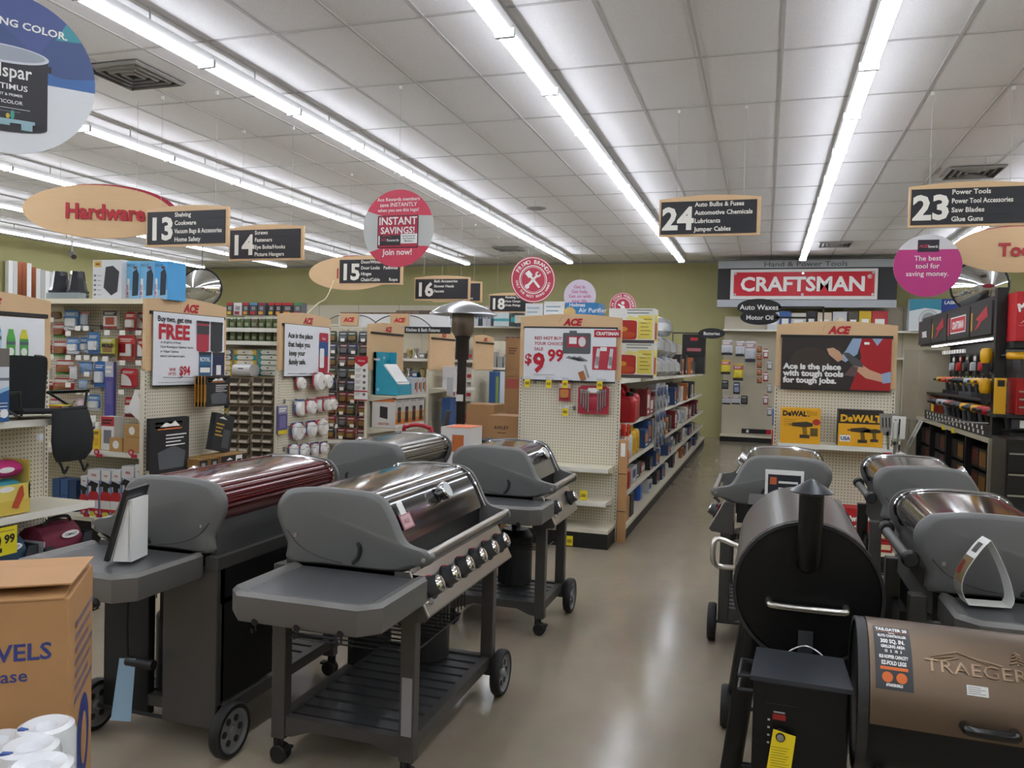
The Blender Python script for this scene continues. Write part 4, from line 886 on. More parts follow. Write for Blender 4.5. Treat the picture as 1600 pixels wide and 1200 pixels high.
def art_tough(a, y):
    a.rect(-.43, .43, -.43, 0, y, M('#2c2624')); a.ell(-.2, -.2, .16, .12, y-.0005, M('#3a3029'), 20)
    rd_ = M('#a5161f'); sk = M('#c59a7c'); bl = M('#8fa5c4')
    a.poly([(.17, 0), (.43, 0), (.43, -.43), (.12, -.43), (.16, -.3), (.2, -.16)], y-.0008, rd_); a.poly([(.13, 0), (.2, 0), (.17, -.13), (.08, -.2), (.03, -.17), (.08, -.1)], y-.0014, bl)
    a.poly([(.28, 0), (.36, 0), (.32, -.06)], y-.0014, bl); a.poly([(.02, -.2), (.07, -.17), (.03, -.11), (-.02, -.08), (-.07, -.09), (-.05, -.14)], y-.0018, sk)
    a.poly([(.13, -.24), (.18, -.2), (.27, -.26), (.38, -.3), (.37, -.36), (.24, -.33)], y-.002, sk); a.poly([(.36, -.29), (.43, -.27), (.43, -.36), (.37, -.37)], y-.0022, bl)
    a.poly([(.05, -.12), (.1, -.12), (.2, -.19), (.22, -.24), (.14, -.23)], y-.0024, M('#4d4d50')); a.poly([(.13, -.23), (.18, -.24), (.16, -.32), (.07, -.31)], y-.0024, M('#5d4a48')); a.rect(.22, .26, -.05, -.03, y-.0024, WHITE)
    for k, s in enumerate(('Ace is the place', 'with tough tools', 'for tough jobs.')): a.text(s, .066, WHITE, -.41, -.265-.058*k, y-.0034, bold=.05, sx=1.08)
poster('dark poster reading Ace is the place with tough tools', (.56, 7.265, 1.875), 0, .86, .43, '#2c2624', art_tough)

# ================================================================== goods on the left runs
def apack(r, i, box, y, style, cols, desc, D=.03, where='pegboard behind camp chair', grp='packs on the pegboard behind the camp chair', one=False):
    x0, _, z1 = AY(box[0], box[1], y); x1, _, z0 = AY(box[2], box[3], y)
    return pack('%s, %s from left, %s row, %s' % (desc, ORD[i], ORD[r], where), ((x0+x1)/2, y, z1), 0, x1-x0, z1-z0, style, cols, grp, D, one=one)
RDC = ('#a81f2c', '#c2bdb4', '#4a8a34', '#8f5a34'); BLC = ('#3b6ea8', '#6f9bc9', '#dfe4ea', '#e6e8ea'); RWC = ('#a8202c', '#c9453f', '#8a1a22', '#e2e0db')
BGC = ('#cfc4ab', '#d8cfba', '#bfb396', '#7a5a3c'); 
A_rows = [
 [((71,474,79,500),'card',BGC,'beige card with dark bolt'), ((80,478,100,502),'card',BGC,'beige card with brown knob'), ((101,484,123,516),'card',BLC,'blue card of round white plugs'), ((125,487,140,514),'bag',('#b9c6d4','#c98f94','#a',''),'pale clear bag with pink top'),
  ((166,486,187,514),'box',('#ded9d2','#3c3b40','#a02c30','#b5503c'),'white black and red picture box'), ((196,487,213,517),'arch',RWC,'red clamshell with white alarm'), ((215,488,228,516),'quarter',('#a8202c','#8aa0b4','#8a1a22','#e2e0db'),'red and blue card with white disc')],
 [((70,502,80,522),'card',RDC,'narrow red and green card'), ((84,506,103,527),'card',RDC,'red and green card of hooks'), ((105,527,124,553),'card',BLC,'blue card with pair of white outlets'), ((126,527,138,551),'card',BLC,'slim blue card with white outlets'), ((138,519,156,553),'card',('#4f86bf','#4f86bf','#3d6ca6','#dde2e6'),'tall blue card with white strip'),
  ((162,528,184,557),'box',('#a9a83c','#bdb94a','#33302c','#8b6a3c'),'yellow green MOLD test kit'), ((185,523,212,564),'ell',('#a8202c','#c9453f','#b5503c','#e2e0db'),'wide red clamshell with white bracket'), ((215,529,229,560),'quarter',('#a8202c','#a8202c','#4a4f6c','#e2e0db'),'red and violet card with white disc')],
 [((70,532,81,553),'card',RDC,'narrow red card'), ((84,533,105,557),'card',RDC,'red card with green foot'), ((111,572,123,592),'bag',('#d8dbe0','#c9ccd2','',''),'clear bag of white rosettes'), ((126,565,147,584),'bag',('#7f9fc4','#3d6ca6','',''),'blue and clear bag of plugs'), ((148,564,165,605),'card',('#2f67ad','#3b78bf','#2f67ad','#dfe4ea'),'tall bright blue card'), ((169,565,181,650),'box',('#54509a','#b9bccb','#54509a','#67629f'),'long violet strip pack'), ((189,575,215,606),'quarter',('#b5202c','#c2323a','#a81f2c','#e2e0db'),'red card with white quarter disc')],
 [((71,575,82,592),'box',('#d0cfcb','#a82a30','#d0cfcb','#a82a30'),'small white and red box'), ((88,562,116,586),'card',RDC,'wide red card with green foot'), ((125,593,140,610),'bag',('#9fb3ca','#7f9fc4','',''),'small clear bag of blue parts'), ((196,620,210,652),'card',RWC,'red card half behind the white sheet')],
 [((72,596,83,612),'card',RDC,'pale red hook card'), ((84,590,116,613),'card',RDC,'wide dark red card'), ((123,622,136,647),'bag',('#cdb9c0','#c4a8b2','',''),'pale pink clear bag'), ((138,616,157,642),'card',BLC,'blue card with clear cups')],
 [((78,623,97,648),'card',RDC,'bright red card with green foot'), ((99,625,118,646),'bag',('#8f8776','#a39a86','',''),'grey bag of fittings')],
]
def fixc(c): return tuple(x if len(x) == 7 else '#888888' for x in c)
for r, row in enumerate(A_rows):
    for i, (b_, st, c, d) in enumerate(row):
        o = apack(r, i, b_, 5.225-.02*(i % 3), st, fixc(c), d)
        if 'MOLD' in d:
            W = AY(b_[2], 540, 5.2).x-AY(b_[0], 540, 5.2).x; MB().text('MOLD', .042, INK, 0, -.075, -.0335, 'CENTER', bold=.04).build('lettering', o)
tg = [(77,500),(104,521),(119,513),(132,513),(165,520),(189,520),(214,520),(77,558),(104,559),(120,559),(133,559),(146,561),(162,561),(189,567),(214,567),(133,585),(104,602),(120,613),(133,614),(187,613),(212,613)]
for k, (px, py) in enumerate(tg):
    p = AY(px, py-6, 5.05); hook('peg hook with white price tag, %s of those behind the camp chair' % ('twenty first' if k == 20 else ORD[k]), (p.x, 5.308, p.z), 0, .24, 'tagged hooks behind the camp chair')
p = AY(212, 608, 5.0); t = thing('paper_sheet', 'folded white paper sheet sticking out beside the paint sale endcap', 'paper', (p.x, 5.0, p.z)); m = MB()
q = AY(199, 640, 5.0)-p; q2 = AY(222, 662, 5.0)-p; m.prism([(0, 0), (q.x, q.z), (q2.x, q2.z), (.045, -.08)], -.001, .001, WHITE, 'y'); m.build('sheet', t)
def front_carton(box, y, D, name, label, cat, body, art=None, group=None, zb=None, side=None):
    x0 = AY(box[0], (box[1]+box[3])/2, y).x; x1 = AY(box[2], (box[1]+box[3])/2, y).x; xm = (box[0]+box[2])/2
    z1 = AY(xm, box[1], y).z; z0 = AY(xm, box[3], y).z if zb is None else zb
    W, H = x1-x0, z1-z0; return carton(name, label, cat, ((x0+x1)/2, y+D/2, z0), 0, W, D, H, body, (lambda a, yy: art(a, yy, W, H)) if art else None, group, side)
zs = .835
def a_plain(b1, b2):
    def f(a, y, W, H): a.rect(-W/2, W/2, H*.72, H, y, M(b1)); a.rect(-W*.3, W*.3, H*.2, H*.6, y, M(b2)); bars(a, -W*.4, W*.35, H*.92, 2, H*.05, H*.09, y-.0006, INK)
    return f
front_carton((144,672,156,701), 5.02, .09, 'small_carton', 'small yellow carton on the upper shelf behind the camp chair', 'box', '#d8b229', a_plain('#d8b229', '#c79b1c'), zb=zs)
front_carton((158,651,178,701), 5.03, .1, 'tall_carton', 'tall white and red carton on the upper shelf behind the camp chair', 'box', '#d9d8d6', a_plain('#b02a33', '#6d6f78'), zb=zs)
front_carton((171,684,191,703), 4.985, .03, 'brown_carton', 'low brown carton in front of the tall white one', 'box', '#b28a55', lambda a, y, W, H: a.ell(0, H*.5, W*.25, H*.3, y, WHITE, 14), zb=zs)
front_carton((193,683,218,703), 4.99, .12, 'brown_carton', 'wide brown carton at the end of the shelf behind the camp chair', 'box', '#b28a55', None, zb=zs)
front_carton((194,664,218,683), 5.0, .1, 'brown_carton', 'small brown carton with white disc stacked on the wide brown one', 'box', '#b28a55', lambda a, y, W, H: a.ell(0, H*.5, W*.2, H*.35, y, WHITE, 14), zb=AY(206, 683, 4.99).z+.002)
for k, (px, c, cc, dd) in enumerate(((139,'#5c4a76','#d8d8d8','violet'),(149,'#d8d4cc','#eceae4','white'))):
    p = AY(px, 690, 5.14); bottle('jar', 'small %s capped jar behind the yellow carton' % dd, 'jar', (p.x, 5.17, zs), [(0,0),(.03,0),(.032,.01),(.032,.14),(.02,.16),(.02,.165),(0,.165)], M(c), M(cc), (.024,.163,.2))
def a_ext(a, y, W, H):
    a.rect(-W/2, W/2, H*.78, H, y, M('#dcdcdc')); a.rect(-W/2, -W*.42, 0, H*.78, y, M('#2f5fa0')); a.rect(W*.42, W/2, 0, H*.78, y, M('#2f5fa0')); a.text('FIRE', min(W*.22, .03), RED, 0, H*.86, y-.0006, 'CENTER', bold=.03)
    ext_art(a, 0, H*.06, H*.72, y-.0006, M('#b4232a')); a.rect(-W*.28, W*.28, 0, H*.1, y-.001, M('#c9c23a'))
zb = .332; ex = [(126,744,136,'slim'),(137,734,156,'wide'),(158,735,172,'narrow'),(174,735,188,'silver pictured'),(190,729,209,'big red topped'),(211,726,222,'last')]
for k, (a0, b0, c0, d0) in enumerate(ex):
    front_carton((a0, b0, c0, 800), 4.93, .1, 'extinguisher_box', '%s blue and white fire extinguisher box, %s from left on the bottom shelf' % (d0, ORD[k]), 'box', '#c8cdd6', a_ext, 'fire extinguisher boxes on the bottom shelf', zb=zb)
for k in range(3):
    for j in range(2):
        x = AY(87+13*k, 780, 5.0).x; carton('blue_carton', 'small dark blue carton, %s from left, %s layer, left of extinguisher boxes' % (ORD[k], 'lower' if j == 0 else 'upper'), 'box', (x, 5.06, zb+.125*j), 0, .075, .12, .122, ('#33507c', '#3d5f8f', '#2b4468')[k], (lambda a, y: a.rect(-.03, .0, .04, .1, y, M('#b8404a'))) if j == 0 else None, 'blue cartons by the extinguisher boxes')
def lip_tag(px, py, y, lab):
    p = AY(px, py, y); t = thing('shelf_tag', lab, 'tag', (p.x, y, p.z), .15, 'round red shelf tags'); MB().prism([(.024*math.cos(2*PI*k/16), .024*math.sin(2*PI*k/16)) for k in range(16)], -.001, .001, M('#b5233a'), 'y').build('disc', t); MB().bx(.0, .05, -.003, -.001, -.04, -.016, M('#b5233a')).ell(0, 0, .013, .013, -.004, M('#d9a0a6'), 10).build('flag', t)
lip_tag(151, 706, 4.945, 'round red tag on the upper shelf lip under the tall white carton'); lip_tag(205, 707, 4.945, 'round red tag on the upper shelf lip under the brown cartons')
lip_tag(131, 799, 4.865, 'round red tag on the bottom shelf under the slim extinguisher box'); lip_tag(151, 800, 4.865, 'round red tag on the bottom shelf under the wide extinguisher box')
# on top of that run
def a_bin(a, y, W, H):
    a.poly([(-W*.12, H*.3), (-W*.05, H*.82), (W*.2, H*.85), (W*.42, H*.7), (W*.36, H*.2), (W*.15, H*.1)], y, M('#2b2d31')); a.rect(-W*.46, -W*.2, H*.82, H*.97, y, M('#c9a93a')); a.rect(-W*.4, -W*.26, H*.87, H*.92, y-.0006, M('#8a3530'))
    for k in range(5): a.rect(-W*.46, -W*.38, H*.1+H*.12*k, H*.15+H*.12*k, y, M('#6d6d70')); a.rect(-W*.34, -W*.2, H*.11+H*.12*k, H*.13+H*.12*k, y, M('#9a9a9c'))
zt = 2.012
front_carton((145,406,190,467), 5.05, .26, 'trash_can_carton', 'large white carton picturing a dark trash can, on top of the run', 'box', '#d4d6d8', a_bin, zb=zt)
front_carton((191.6,408,194.2,467), 5.08, .16, 'dark_carton', 'thin dark carton squeezed beside the large white trash can carton', 'box', '#1e1f22', None, zb=zt)
def a_safe(a, y, W, H):
    a.rect(-W/2, W/2, 0, H*.25, y, M('#8fc4e6')); a.poly([(-W*.1, H*.1), (-W*.05, H*.72), (W*.25, H*.8), (W*.4, H*.65), (W*.35, H*.12)], y-.0006, M('#27313f')); a.rect(0, W*.25, H*.8, H*.86, y-.0006, M('#7a2c2c')); a.text('RESCUE', H*.1, M('#3b5f86'), -W*.2, H*.86, y-.0006, 'CENTER', sx=.7)
    a.rect(-W*.47, -W*.3, H*.05, H*.55, y-.001, WHITE); a.text('JUMP SAFE', H*.1, RED, -W*.35, H*.07, y-.0016, rot=PI/2, sx=.7)
for k, (a0, a1, y0, lab) in enumerate(((198.5,219,5.10,'left pale blue carton picturing a dark canister, on top of the run'),(219.5,242,5.08,'middle pale blue carton picturing a dark canister, on top of the run'),(242.5,262,5.03,'front wide bright blue carton picturing a dark canister, on the run'))):
    front_carton((a0, 408, a1, 467), y0, .2, 'blue_carton', lab, 'box', '#6fb4dd' if k < 2 else '#4ea3de', a_safe, 'pale blue cartons on top of the run', zb=zt)
for k, (px, lab) in enumerate(((94,'left dark smoky glass lamp shade pair beside the trash can carton'),(121,'right dark smoky glass lamp shade beside the trash can carton'))):
    p = AY(px, 440, 5.2); t = thing('plastic_bin_stack', lab.replace('glass lamp shade pair','tapered bin stack').replace('glass lamp shade','tapered bin stack'), 'bin', (p.x, 5.2, zt), 0, 'dark bin stacks on top of the run')
    for j in range(3): MB().lathe([(.085, .0), (.09, .02), (.08, .02), (.075, .0)], M('#3a3d42', .2), (0, 0, .03*j), 20, cap=False).build('stack_rim', t)
    MB().lathe([(.078, .08), (.07, .11), (.05, .24), (.0, .245)], M('#26282c', .15, coat=.5), n=8).build('bin', t)
t = thing('clear_tray', 'low clear plastic tray under the dark tapered bins', 'tray', (AY(108, 460, 5.06).x, 5.03, zt)); MB().bx(-.16, .16, -.04, .04, 0, .05, clearmat('#b9c4c6', .45)).build('tray', t)
# moulding and trim lengths standing on the far side wall
for k in range(17):
    cc = '#d8d8d6' if k not in (2, 3, 5) else '#8a4a2c'; dd = 'white' if k not in (2, 3, 5) else 'copper brown'
    yk = AX(14+7.2*k, 440, -15.45).y; hk = (AX(14+7.2*k+7.2, 440, -15.45).y-yk)*.47
    o = MB().bx(-.05, .05, -hk, hk, 0, 3.5-.06*k*(k > 4)*.25, M(cc if dd != 'white' else ('#d8d8d6', '#bdbcb8', '#cfcec9', '#a9a8a4')[k % 4], .3 if dd == 'white' else .25, 0 if dd == 'white' else .6)).build('trim_length', None, (-15.45+.0, yk, .0)); tag(o, 'tall %s trim length leaning at the far side wall, %s from left' % (dd, ORD[k]), 'trim', 'trim lengths on the far side wall')

# paint sale endcap: hung grill boxes
TBX = ('#1c1d20', '#232427', '#a8742e', '#4b4e52')
def ex_pack(box, x, style, cols, label, group, D=.03, name='blister_pack', cat='packaged hardware', one=False):
    a = AX(box[0], box[1], x); b_ = AX(box[2], box[3], x); a2 = AX(box[0], box[3], x)
    return pack(label, (x, (a.y+b_.y)/2, (AX((box[0]+box[2])/2, box[1], x)).z), PI/2, abs(b_.y-a.y), AX((box[0]+box[2])/2, box[1], x).z-AX((box[0]+box[2])/2, box[3], x).z, style, cols, group, D, cat, name, one)
def traeger_face(o, W, H, D):
    m = MB(); y = -D-.002; m.rect(-W*.49, W*.49, -H*.985, -H*.01, -D-.0014, M('#1c1d20')); m.poly([(-W*.25, -H*.16), (-W*.1, -H*.08), (W*.02, -H*.12), (W*.12, -H*.06), (W*.25, -H*.16)], y, WHITE); m.rect(-W*.3, W*.3, -H*.21, -H*.185, y, M('#c9703a'))
    bars(m, -W*.1, W*.42, -H*.3, 4, H*.02, H*.06, y, WHITE); m.poly([(-W*.25, -H*.9), (-W*.3, -H*.6), (W*.1, -H*.5), (W*.4, -H*.62), (W*.35, -H*.9)], y, M('#54585d')); m.build('printed_face', o)
x = -4.30
for k in range(3):
    o = ex_pack((229+k*2, 652, 284+k*2, 731), x+.05+.03*k, 'box', TBX, 'hung black grill accessory pack, %s from the board, low on the paint sale endcap' % ORD[k], 'black grill packs on the paint sale endcap', .022, 'grill_pack')
traeger_face(o, .42, .42, .022)
for k in range(4):
    o = ex_pack((304+k*5, 587, 345+k*4, 634), x+.035*k, 'box', ('#a8742e', '#222326', '#1c1d20', '#4b4e52'), 'brown edged black grill mat pack, %s from the board under the paint poster' % ORD[k], 'grill mat packs under the paint poster', .012, 'grill_pack'); traeger_face(o, .29, .25, .012)
zsh = .702
def ecart(y, xf, W, D, H, name, lab, body, art=None, zb=zsh, group=None, rz=PI/2, cat='box'):
    return carton(name, lab, cat, (xf-D/2, y, zb), rz, W, D, H, body, art, group)
o = ecart(5.5, -4.2, .24, .05, .3, 'grill_pack', 'black grill pack leaning upright on the shelf of the paint sale endcap', '#24272b', lambda a, y: (a.poly([(-.08, .26), (-.03, .28), (.03, .26)], y, WHITE), bars(a, -.1, .0, .22, 4, .012, .03, y, M('#b9932e')), a.rect(.0, .09, .03, .18, y, M('#4b4e52'))), .82); o.rotation_euler = (.0, .22, PI/2)
for k, (yy, W) in enumerate(((5.12, .1), (5.25, .1))):
    ecart(yy, -4.06, W, .2, .1, 'brown_grill_box', 'low brown and black grill box, %s on the paint sale endcap shelf' % ('nearest' if k == 0 else 'second'), '#8a6634', lambda a, y: (a.rect(-.045, .045, .02, .09, y, M('#1d1d1f')), a.rect(-.02, .02, .03, .07, y-.0006, M('#8b8d90'))), .703, 'low grill boxes on the endcap')
ecart(5.5, -4.065, .34, .2, .1, 'brown_grill_box', 'long brown and black grill box on the paint sale endcap shelf', '#8a6634', lambda a, y: (a.rect(-.165, .165, .015, .095, y, M('#1d1d1f')), a.rect(.02, .1, .02, .09, y-.0006, WHITE), a.poly([(-.1, .06), (-.06, .08), (-.02, .06)], y-.0006, WHITE), a.rect(.03, .09, .045, .06, y-.001, INK)), .703)
for k in range(4): hook('bare double wire hook, %s under the paint sale poster' % ORD[k], (-4.40, 5.03+.16*k, 1.42), PI/2, .2, 'bare hooks under the paint sale poster', False)
# ================================================================== second run: boxes, jars, drawer and bin cabinets
JG = [M('#4a5638', .2, coat=.4), M('#626d4c', .2, coat=.4), M('#6a5f50', .25, coat=.4), M('#7a4432', .25, coat=.4)]
def jar(lab, c, w, d, h, mat, grp):
    t = thing('clear_jar', lab, 'jar', c, 0, grp); m = MB(); m.loft([[(x, y, z) for x, y in rrect(-w/2*f, w/2*f, -d/2*f, d/2*f, w*.2, 3)] for z, f in ((0, .9), (.01, 1), (h*.82, 1), (h*.9, .85))], mat).build('body', t)
    MB().bx(-w*.42, w*.42, -d*.42, d*.42, h*.88, h, M('#c9cfc4', .3)).build('lid', t); MB().bx(-w*.32, w*.32, -d/2-.002, -d/2, h*.2, h*.5, M('#7f8a6a', .5)).build('paper_label', t)
shelfpart(gB, 4.0, 5.17, -.36, -.021, 1.742)
for r, (z, pz, h) in enumerate(((1.875, 502, .105), (1.745, 525, .098))):
    for k in range(9):
        p = AY(346+11.3*k, pz, 6.86); mt = JG[3] if k == 0 else JG[2] if (k == 5 and r == 0) else JG[(k+r) % 2]
        jar('small clear jar of %s parts, %s from left, %s jar row' % ({0: 'red brown', 2: 'tan'}.get(0 if mt is JG[3] else 2 if mt is JG[2] else 1, 'green'), ORD[k], ('upper', 'lower')[r]), (p.x, 6.85, z), .066, .1, h, mt, 'jars on the second run')
def a_hang(b1, b2):
    def f(a, y, W, H): a.rect(-W/2, W/2, H*.8, H, y, M(b1)); a.rect(-W*.4, W*.2, H*.05, H*.3, y, M(b2)); a.rect(-W*.25, W*.25, H*.4, H*.7, y, M('#8f8f92'))
    return f
for k, (a0, a1, b1, b2, body) in enumerate(((354,364,'#b0242c','#d8b229','#3a3a3e'),(365,378,'#d9d4d4','#8a2a34','#c9c0c2'),(379,389,'#b0242c','#d8902a','#3a3a3e'),(390,402,'#5a9ac4','#b0242c','#3a3a3e'),(403,414,'#8a2a44','#d8902a','#44444a'),
        (419,429,'#b0242c','#d8b229','#26262a'),(430,440,'#b0242c','#d8902a','#26262a'),(441,458,'#b0242c','#d8902a','#2c2c30'),(459,471,'#3f8a4c','#b0242c','#55585c'))):
    front_carton((a0, 473, a1, 490), 6.95, .1, 'small_carton', 'small dark carton with coloured top, %s from left above the jars' % ORD[k], 'box', body, a_hang(b1, b2), 'small cartons above the jars', zb=2.012)
m = MB()
# drawer cabinets
GRY = M('#a3957c', .5); TL = M('#2f8f8c', .5); YLW = M('#d1ad2e', .5); BLU = M('#44546e', .5); PAPER = M('#d8d3c4', .5)
def cabinet_px(name, lab, box, y, D, group):
    x0 = AY(box[0], 570, y).x; x1 = AY(box[2], 570, y).x; z1 = AY(box[0], box[1], y).z; z0 = AY(box[0], box[3], y).z
    t = thing(name, lab, 'cabinet', ((x0+x1)/2, y, z0), 0, group); W, H = x1-x0, z1-z0; w = .006
    MB().bx(-W/2, W/2, .01, D, 0, H, GRY).bx(-W/2, -W/2+w, 0, D, 0, H, GRY).bx(W/2-w, W/2, 0, D, 0, H, GRY).bx(-W/2, W/2, 0, D, H-w, H, GRY).bx(-W/2, W/2, 0, D, 0, w, GRY).build('case', t); return t, W, H
for ci, (box, cols, lab) in enumerate((((338,545,364,588), 'bbyyy', 'drawer cabinet with blue and yellow labels at left below the jars'), ((365,545,401,588), 'ytyyt', 'drawer cabinet with yellow and teal labels at centre below the jars'), ((402,545,439,588), 'ttttt', 'drawer cabinet with five teal labelled drawers below the jars'))):
    t, W, H = cabinet_px('drawer_cabinet', lab, box, 6.8, .24, 'drawer cabinets below the jars')
    for k, ch in enumerate(cols):
        z1 = H-.008-(H-.014)*k/5; z0 = z1-(H-.014)/5+.004; cm = {'b': BLU, 'y': YLW, 't': TL}[ch]
        d = MB().bx(-W/2+.009, W/2-.009, 0, .2, z0, z1, cm); o = d.build('drawer', t); q = MB(); zm = (z0+z1)/2
        q.poly([(-W*.38, zm), (-W*.3, z0+.003), (W*.3, z0+.003), (W*.38, zm), (W*.3, z1-.003), (-W*.3, z1-.003)], -.001, PAPER); q.ell(W*.02+.02*((k*5) % 3-1), zm, .012, .006, -.0016, INK, 8); q.bx(-.02, .02, -.008, -.002, z0+.002, z0+.006, STEEL); q.build('label_card', o)
BINM = M('#8f8069', .5); BIN_SHADE = M('#4a4238', .7)  # darkened bin colour, painted as the shade inside each open bin
for ci in range(2):
    for ri in range(3):
        xb = (358, 395) [ci]; box = (xb, 588+44*ri, xb+36, 588+44*ri+43); lab = 'grey parts bin cabinet of three open rows, %s from top, %s stack below the drawers' % (ORD[ri], ('left', 'right')[ci])
        t, W, H = cabinet_px('bin_cabinet', lab, box, 6.66, .36, 'open bin cabinets')
        for k in range(3):
            for j in range(2):
                z0 = .012+(H-.02)*(2-k)/3; hh = (H-.02)/3-.008; x0 = -W/2+.012+(W-.02)*j/2; x1 = x0+(W-.03)/2
                b_ = MB(); b_.bx(x0, x1, .006, .0095, z0, z0+hh, BIN_SHADE); b_.bx(x0, x1, -.03, .0, z0, z0+hh*.42, BINM); b_.prism([(-.03, z0+hh*.42), (.0, z0+hh*.42), (.0, z0+hh)], x0, x0+.004, BINM, 'x').prism([(-.03, z0+hh*.42), (0, z0+hh*.42), (0, z0+hh)], x1-.004, x1, BINM, 'x')
                o = b_.build('bin', t); MB().bx(x0+.015, x1-.012, -.0315, -.03, z0+hh*.06, z0+hh*.34, M('#d8d2c8', .5)).build('label_card', o)
p = AY(377, 588, 6.66); t = thing('paper_dispenser', 'white rounded dispenser sitting on the left parts bin cabinet', 'dispenser', (p.x+.02, 6.70, p.z+.002)); m = MB()
prf = rrect(-.08, .08, 0, .115, .05, 5); m.prism(prf, -.1, .1, M('#cfcfcf', .25), 'x', True); m.build('housing', t); MB().bx(-.03, .03, -.0815, -.08, .07, .08, INK).build('logo_plate', t)
# colourful strip on the end of the run
o = ex_pack((432, 634, 446, 678), -4.36, 'box', ('#55507a', '#8f92a8', '#d8c22a', '#6d6a9a'), 'striped violet clip strip hung beside the smoke alarm endcap', None, .02)
# stacked goods between, left of the bins
for k in range(5):
    front_carton((340, 598+20*k, 357, 617+20*k), 6.85, .15, 'small_carton', 'small carton left of the parts bins, %s from top of its stack' % ORD[k], 'box', ('#c9a92f', '#2b2b2e', '#b0a58c', '#c9a92f', '#9a2c2c')[k], a_plain('#c9b24a', '#3a3a3e'), 'stack left of the parts bins', zb=AY(348, 617+20*k, 6.85).z)

# ================================================================== smoke alarm endcap
SA = ('#a3283a', '#b8404c', '#a3283a', '#e0ddd8'); SB = ('#2c3f74', '#a3283a', '#a3283a', '#dcdcda')
x = -4.39
for r, row in enumerate(([(462,586,475,608,SA)]+[(488+7.5*k,582,507+5*k,606,SA) for k in range(3)], [(460,624,476,648,('#3a5a9c','#c8c4d0','#a3283a','#e0ddd8')),(477,624,492,645,SA),(493,620,506,643,SA),(504,619,516,642,SA),(513,618,524,641,SA)],
        [(454,660,473,684,SB),(478,657,493,680,SB),(494,655,511,676,SA)], [(450,694,465,712,SB),(467,693,481,711,SB),(484,691,497,711,SB),(499,690,511,708,SB)])):
    for i, b_ in enumerate(row):
        ex_pack(b_[:4], x+.05*(i % 2)+.02, 'dome', b_[4], '%s smoke alarm pack, %s from left, %s row under the family safe poster' % ('blue and red' if b_[4] is not SA else 'red', ORD[i], ORD[r]), 'smoke alarm packs', .045, 'alarm_pack', 'smoke alarm')
for r, zz in enumerate((1.44, 1.18, .93, .72)):
    for k in range(4): hook('double wire hook, %s from left, %s row under the family safe poster' % (ORD[k], ORD[r]), (-4.395, 6.7+.2*k, zz), PI/2, .22, 'hooks of the smoke alarm endcap', r > 1)

# ================================================================== third run: dense wall of small dark packs
PCOL = [('#3b3f45','#4d5a68','#2b2d31','#6a6f75'), ('#2b2d31','#3c3f45','#7a2c34','#8a6a3a'), ('#4a4348','#6a2c34','#2b2d31','#6a6a6c'), ('#353a3c','#3f5a3a','#2b2d31','#7a653a'), ('#7a2430','#8a2c38','#2b2d31','#8a847e'), ('#30323e','#3a4a7a','#2b2d31','#5d5f62')]
n = 0
for r in range(9):
    rz_ = 1.93-.148*r
    for k in range(6):
        xx = -5.22+.138*k+.01*(r % 2)
        if xx > -4.5: continue
        red = r >= 5; c = ('#7a2430', '#8a2f3a', '#3a1a1e', '#8a6c36') if red and (k+r) % 3 else PCOL[(k*3+r*2) % 6]
        dd = 'dark red' if c[0] in ('#7a2430',) else 'dark grey' if c[0] in ('#3b3f45', '#353a3c') else 'black'
        pack('%s hardware pack, %s from left, %s row right of the family safe poster' % (dd, ORD[k], ORD[r]), (xx, 8.785-.03*(k % 2), rz_), 0, .13, .138, 'card', c, 'dark packs right of the family safe poster', .03, one=True)
        if (k+r) % 2 == 0:
            hook('hook with white tag, %s from left, %s row among the dark packs' % (ORD[k], ORD[r]), (xx+.05, 8.812, rz_+.012), 0, .14, 'tagged hooks among the dark packs', True, -.12)
# long white and red clip strip
p0 = AY(568, 557, 8.35); t = thing('info_strip', 'long white strip sign with red arrow top beside the teal counter box', 'sign', (-4.47, 8.37, p0.z)); H = p0.z-AY(568, 626, 8.35).z
m = MB().bx(-.085, .085, -.003, 0, -H, 0, WHITE); m.rect(-.085, .085, -.07, 0, -.004, RED); m.poly([(-.085, -.07), (.085, -.07), (0, -.12)], -.004, RED); m.text('NuLine', .03, WHITE, 0, -.06, -.0046, 'CENTER')
for k in range(5): m.ell(.04, -.16-.07*k, .02, .018, -.004, M('#6a6a6c'), 10); bars(m, -.075, 0, -.14-.07*k, 3, .006, .014, -.004, M('#9a9a9c'))
m.rect(-.085, .085, -H+.1, -H+.115, -.0042, RED); m.rect(-.085, .085, -H, -H+.012, -.0042, RED); m.build('strip_card', t)
MB().bx(-.01, .01, 0, .36, -.02, .0, STEEL).build('clip', t)

# ================================================================== white header with arched lines on the fourth run
t = thing('run_header', 'long white header board with black arcs and two wood plates above the dark packs', 'header sign', (-5.02, 10.42, 2.035)); MB().bx(-.92, .80, -.02, .02, -.0, .21, M('#e4e6e8', .4)).build('board', t)
m = MB()
for cx in (-.72, .08):
    for s in (-1, 1): m.tube([(cx+s*(.14+.34*k/6), -.024, .19-.17*(k/6)**2) for k in range(7)], .006, INK, 5)
m.build('arc_line', t)
for cx in (-.74, .06):
    q = MB().bx(cx-.14, cx+.14, -.05, -.021, .04, .215, WOOD); o = q.build('wood_plate', t); l = MB(); ace(l, cx, .095, .085, -.052, M('#d0222c')); l.build('lettering', o)
t = thing('bath_sign', 'narrow black strip sign reading Bath Fixtures above the bright fixtures', 'sign', (-4.30, 10.06, 1.965)); MB().bx(-.42, .25, -.01, .01, 0, .09, INK).text('Kitchen & Bath Fixtures', .065, WHITE, -.4, .025, -.0115, bold=.02, sx=.8).build('board', t); MB().bx(-.42, -.40, .01, .5, .02, .05, INK).build('bracket', t)
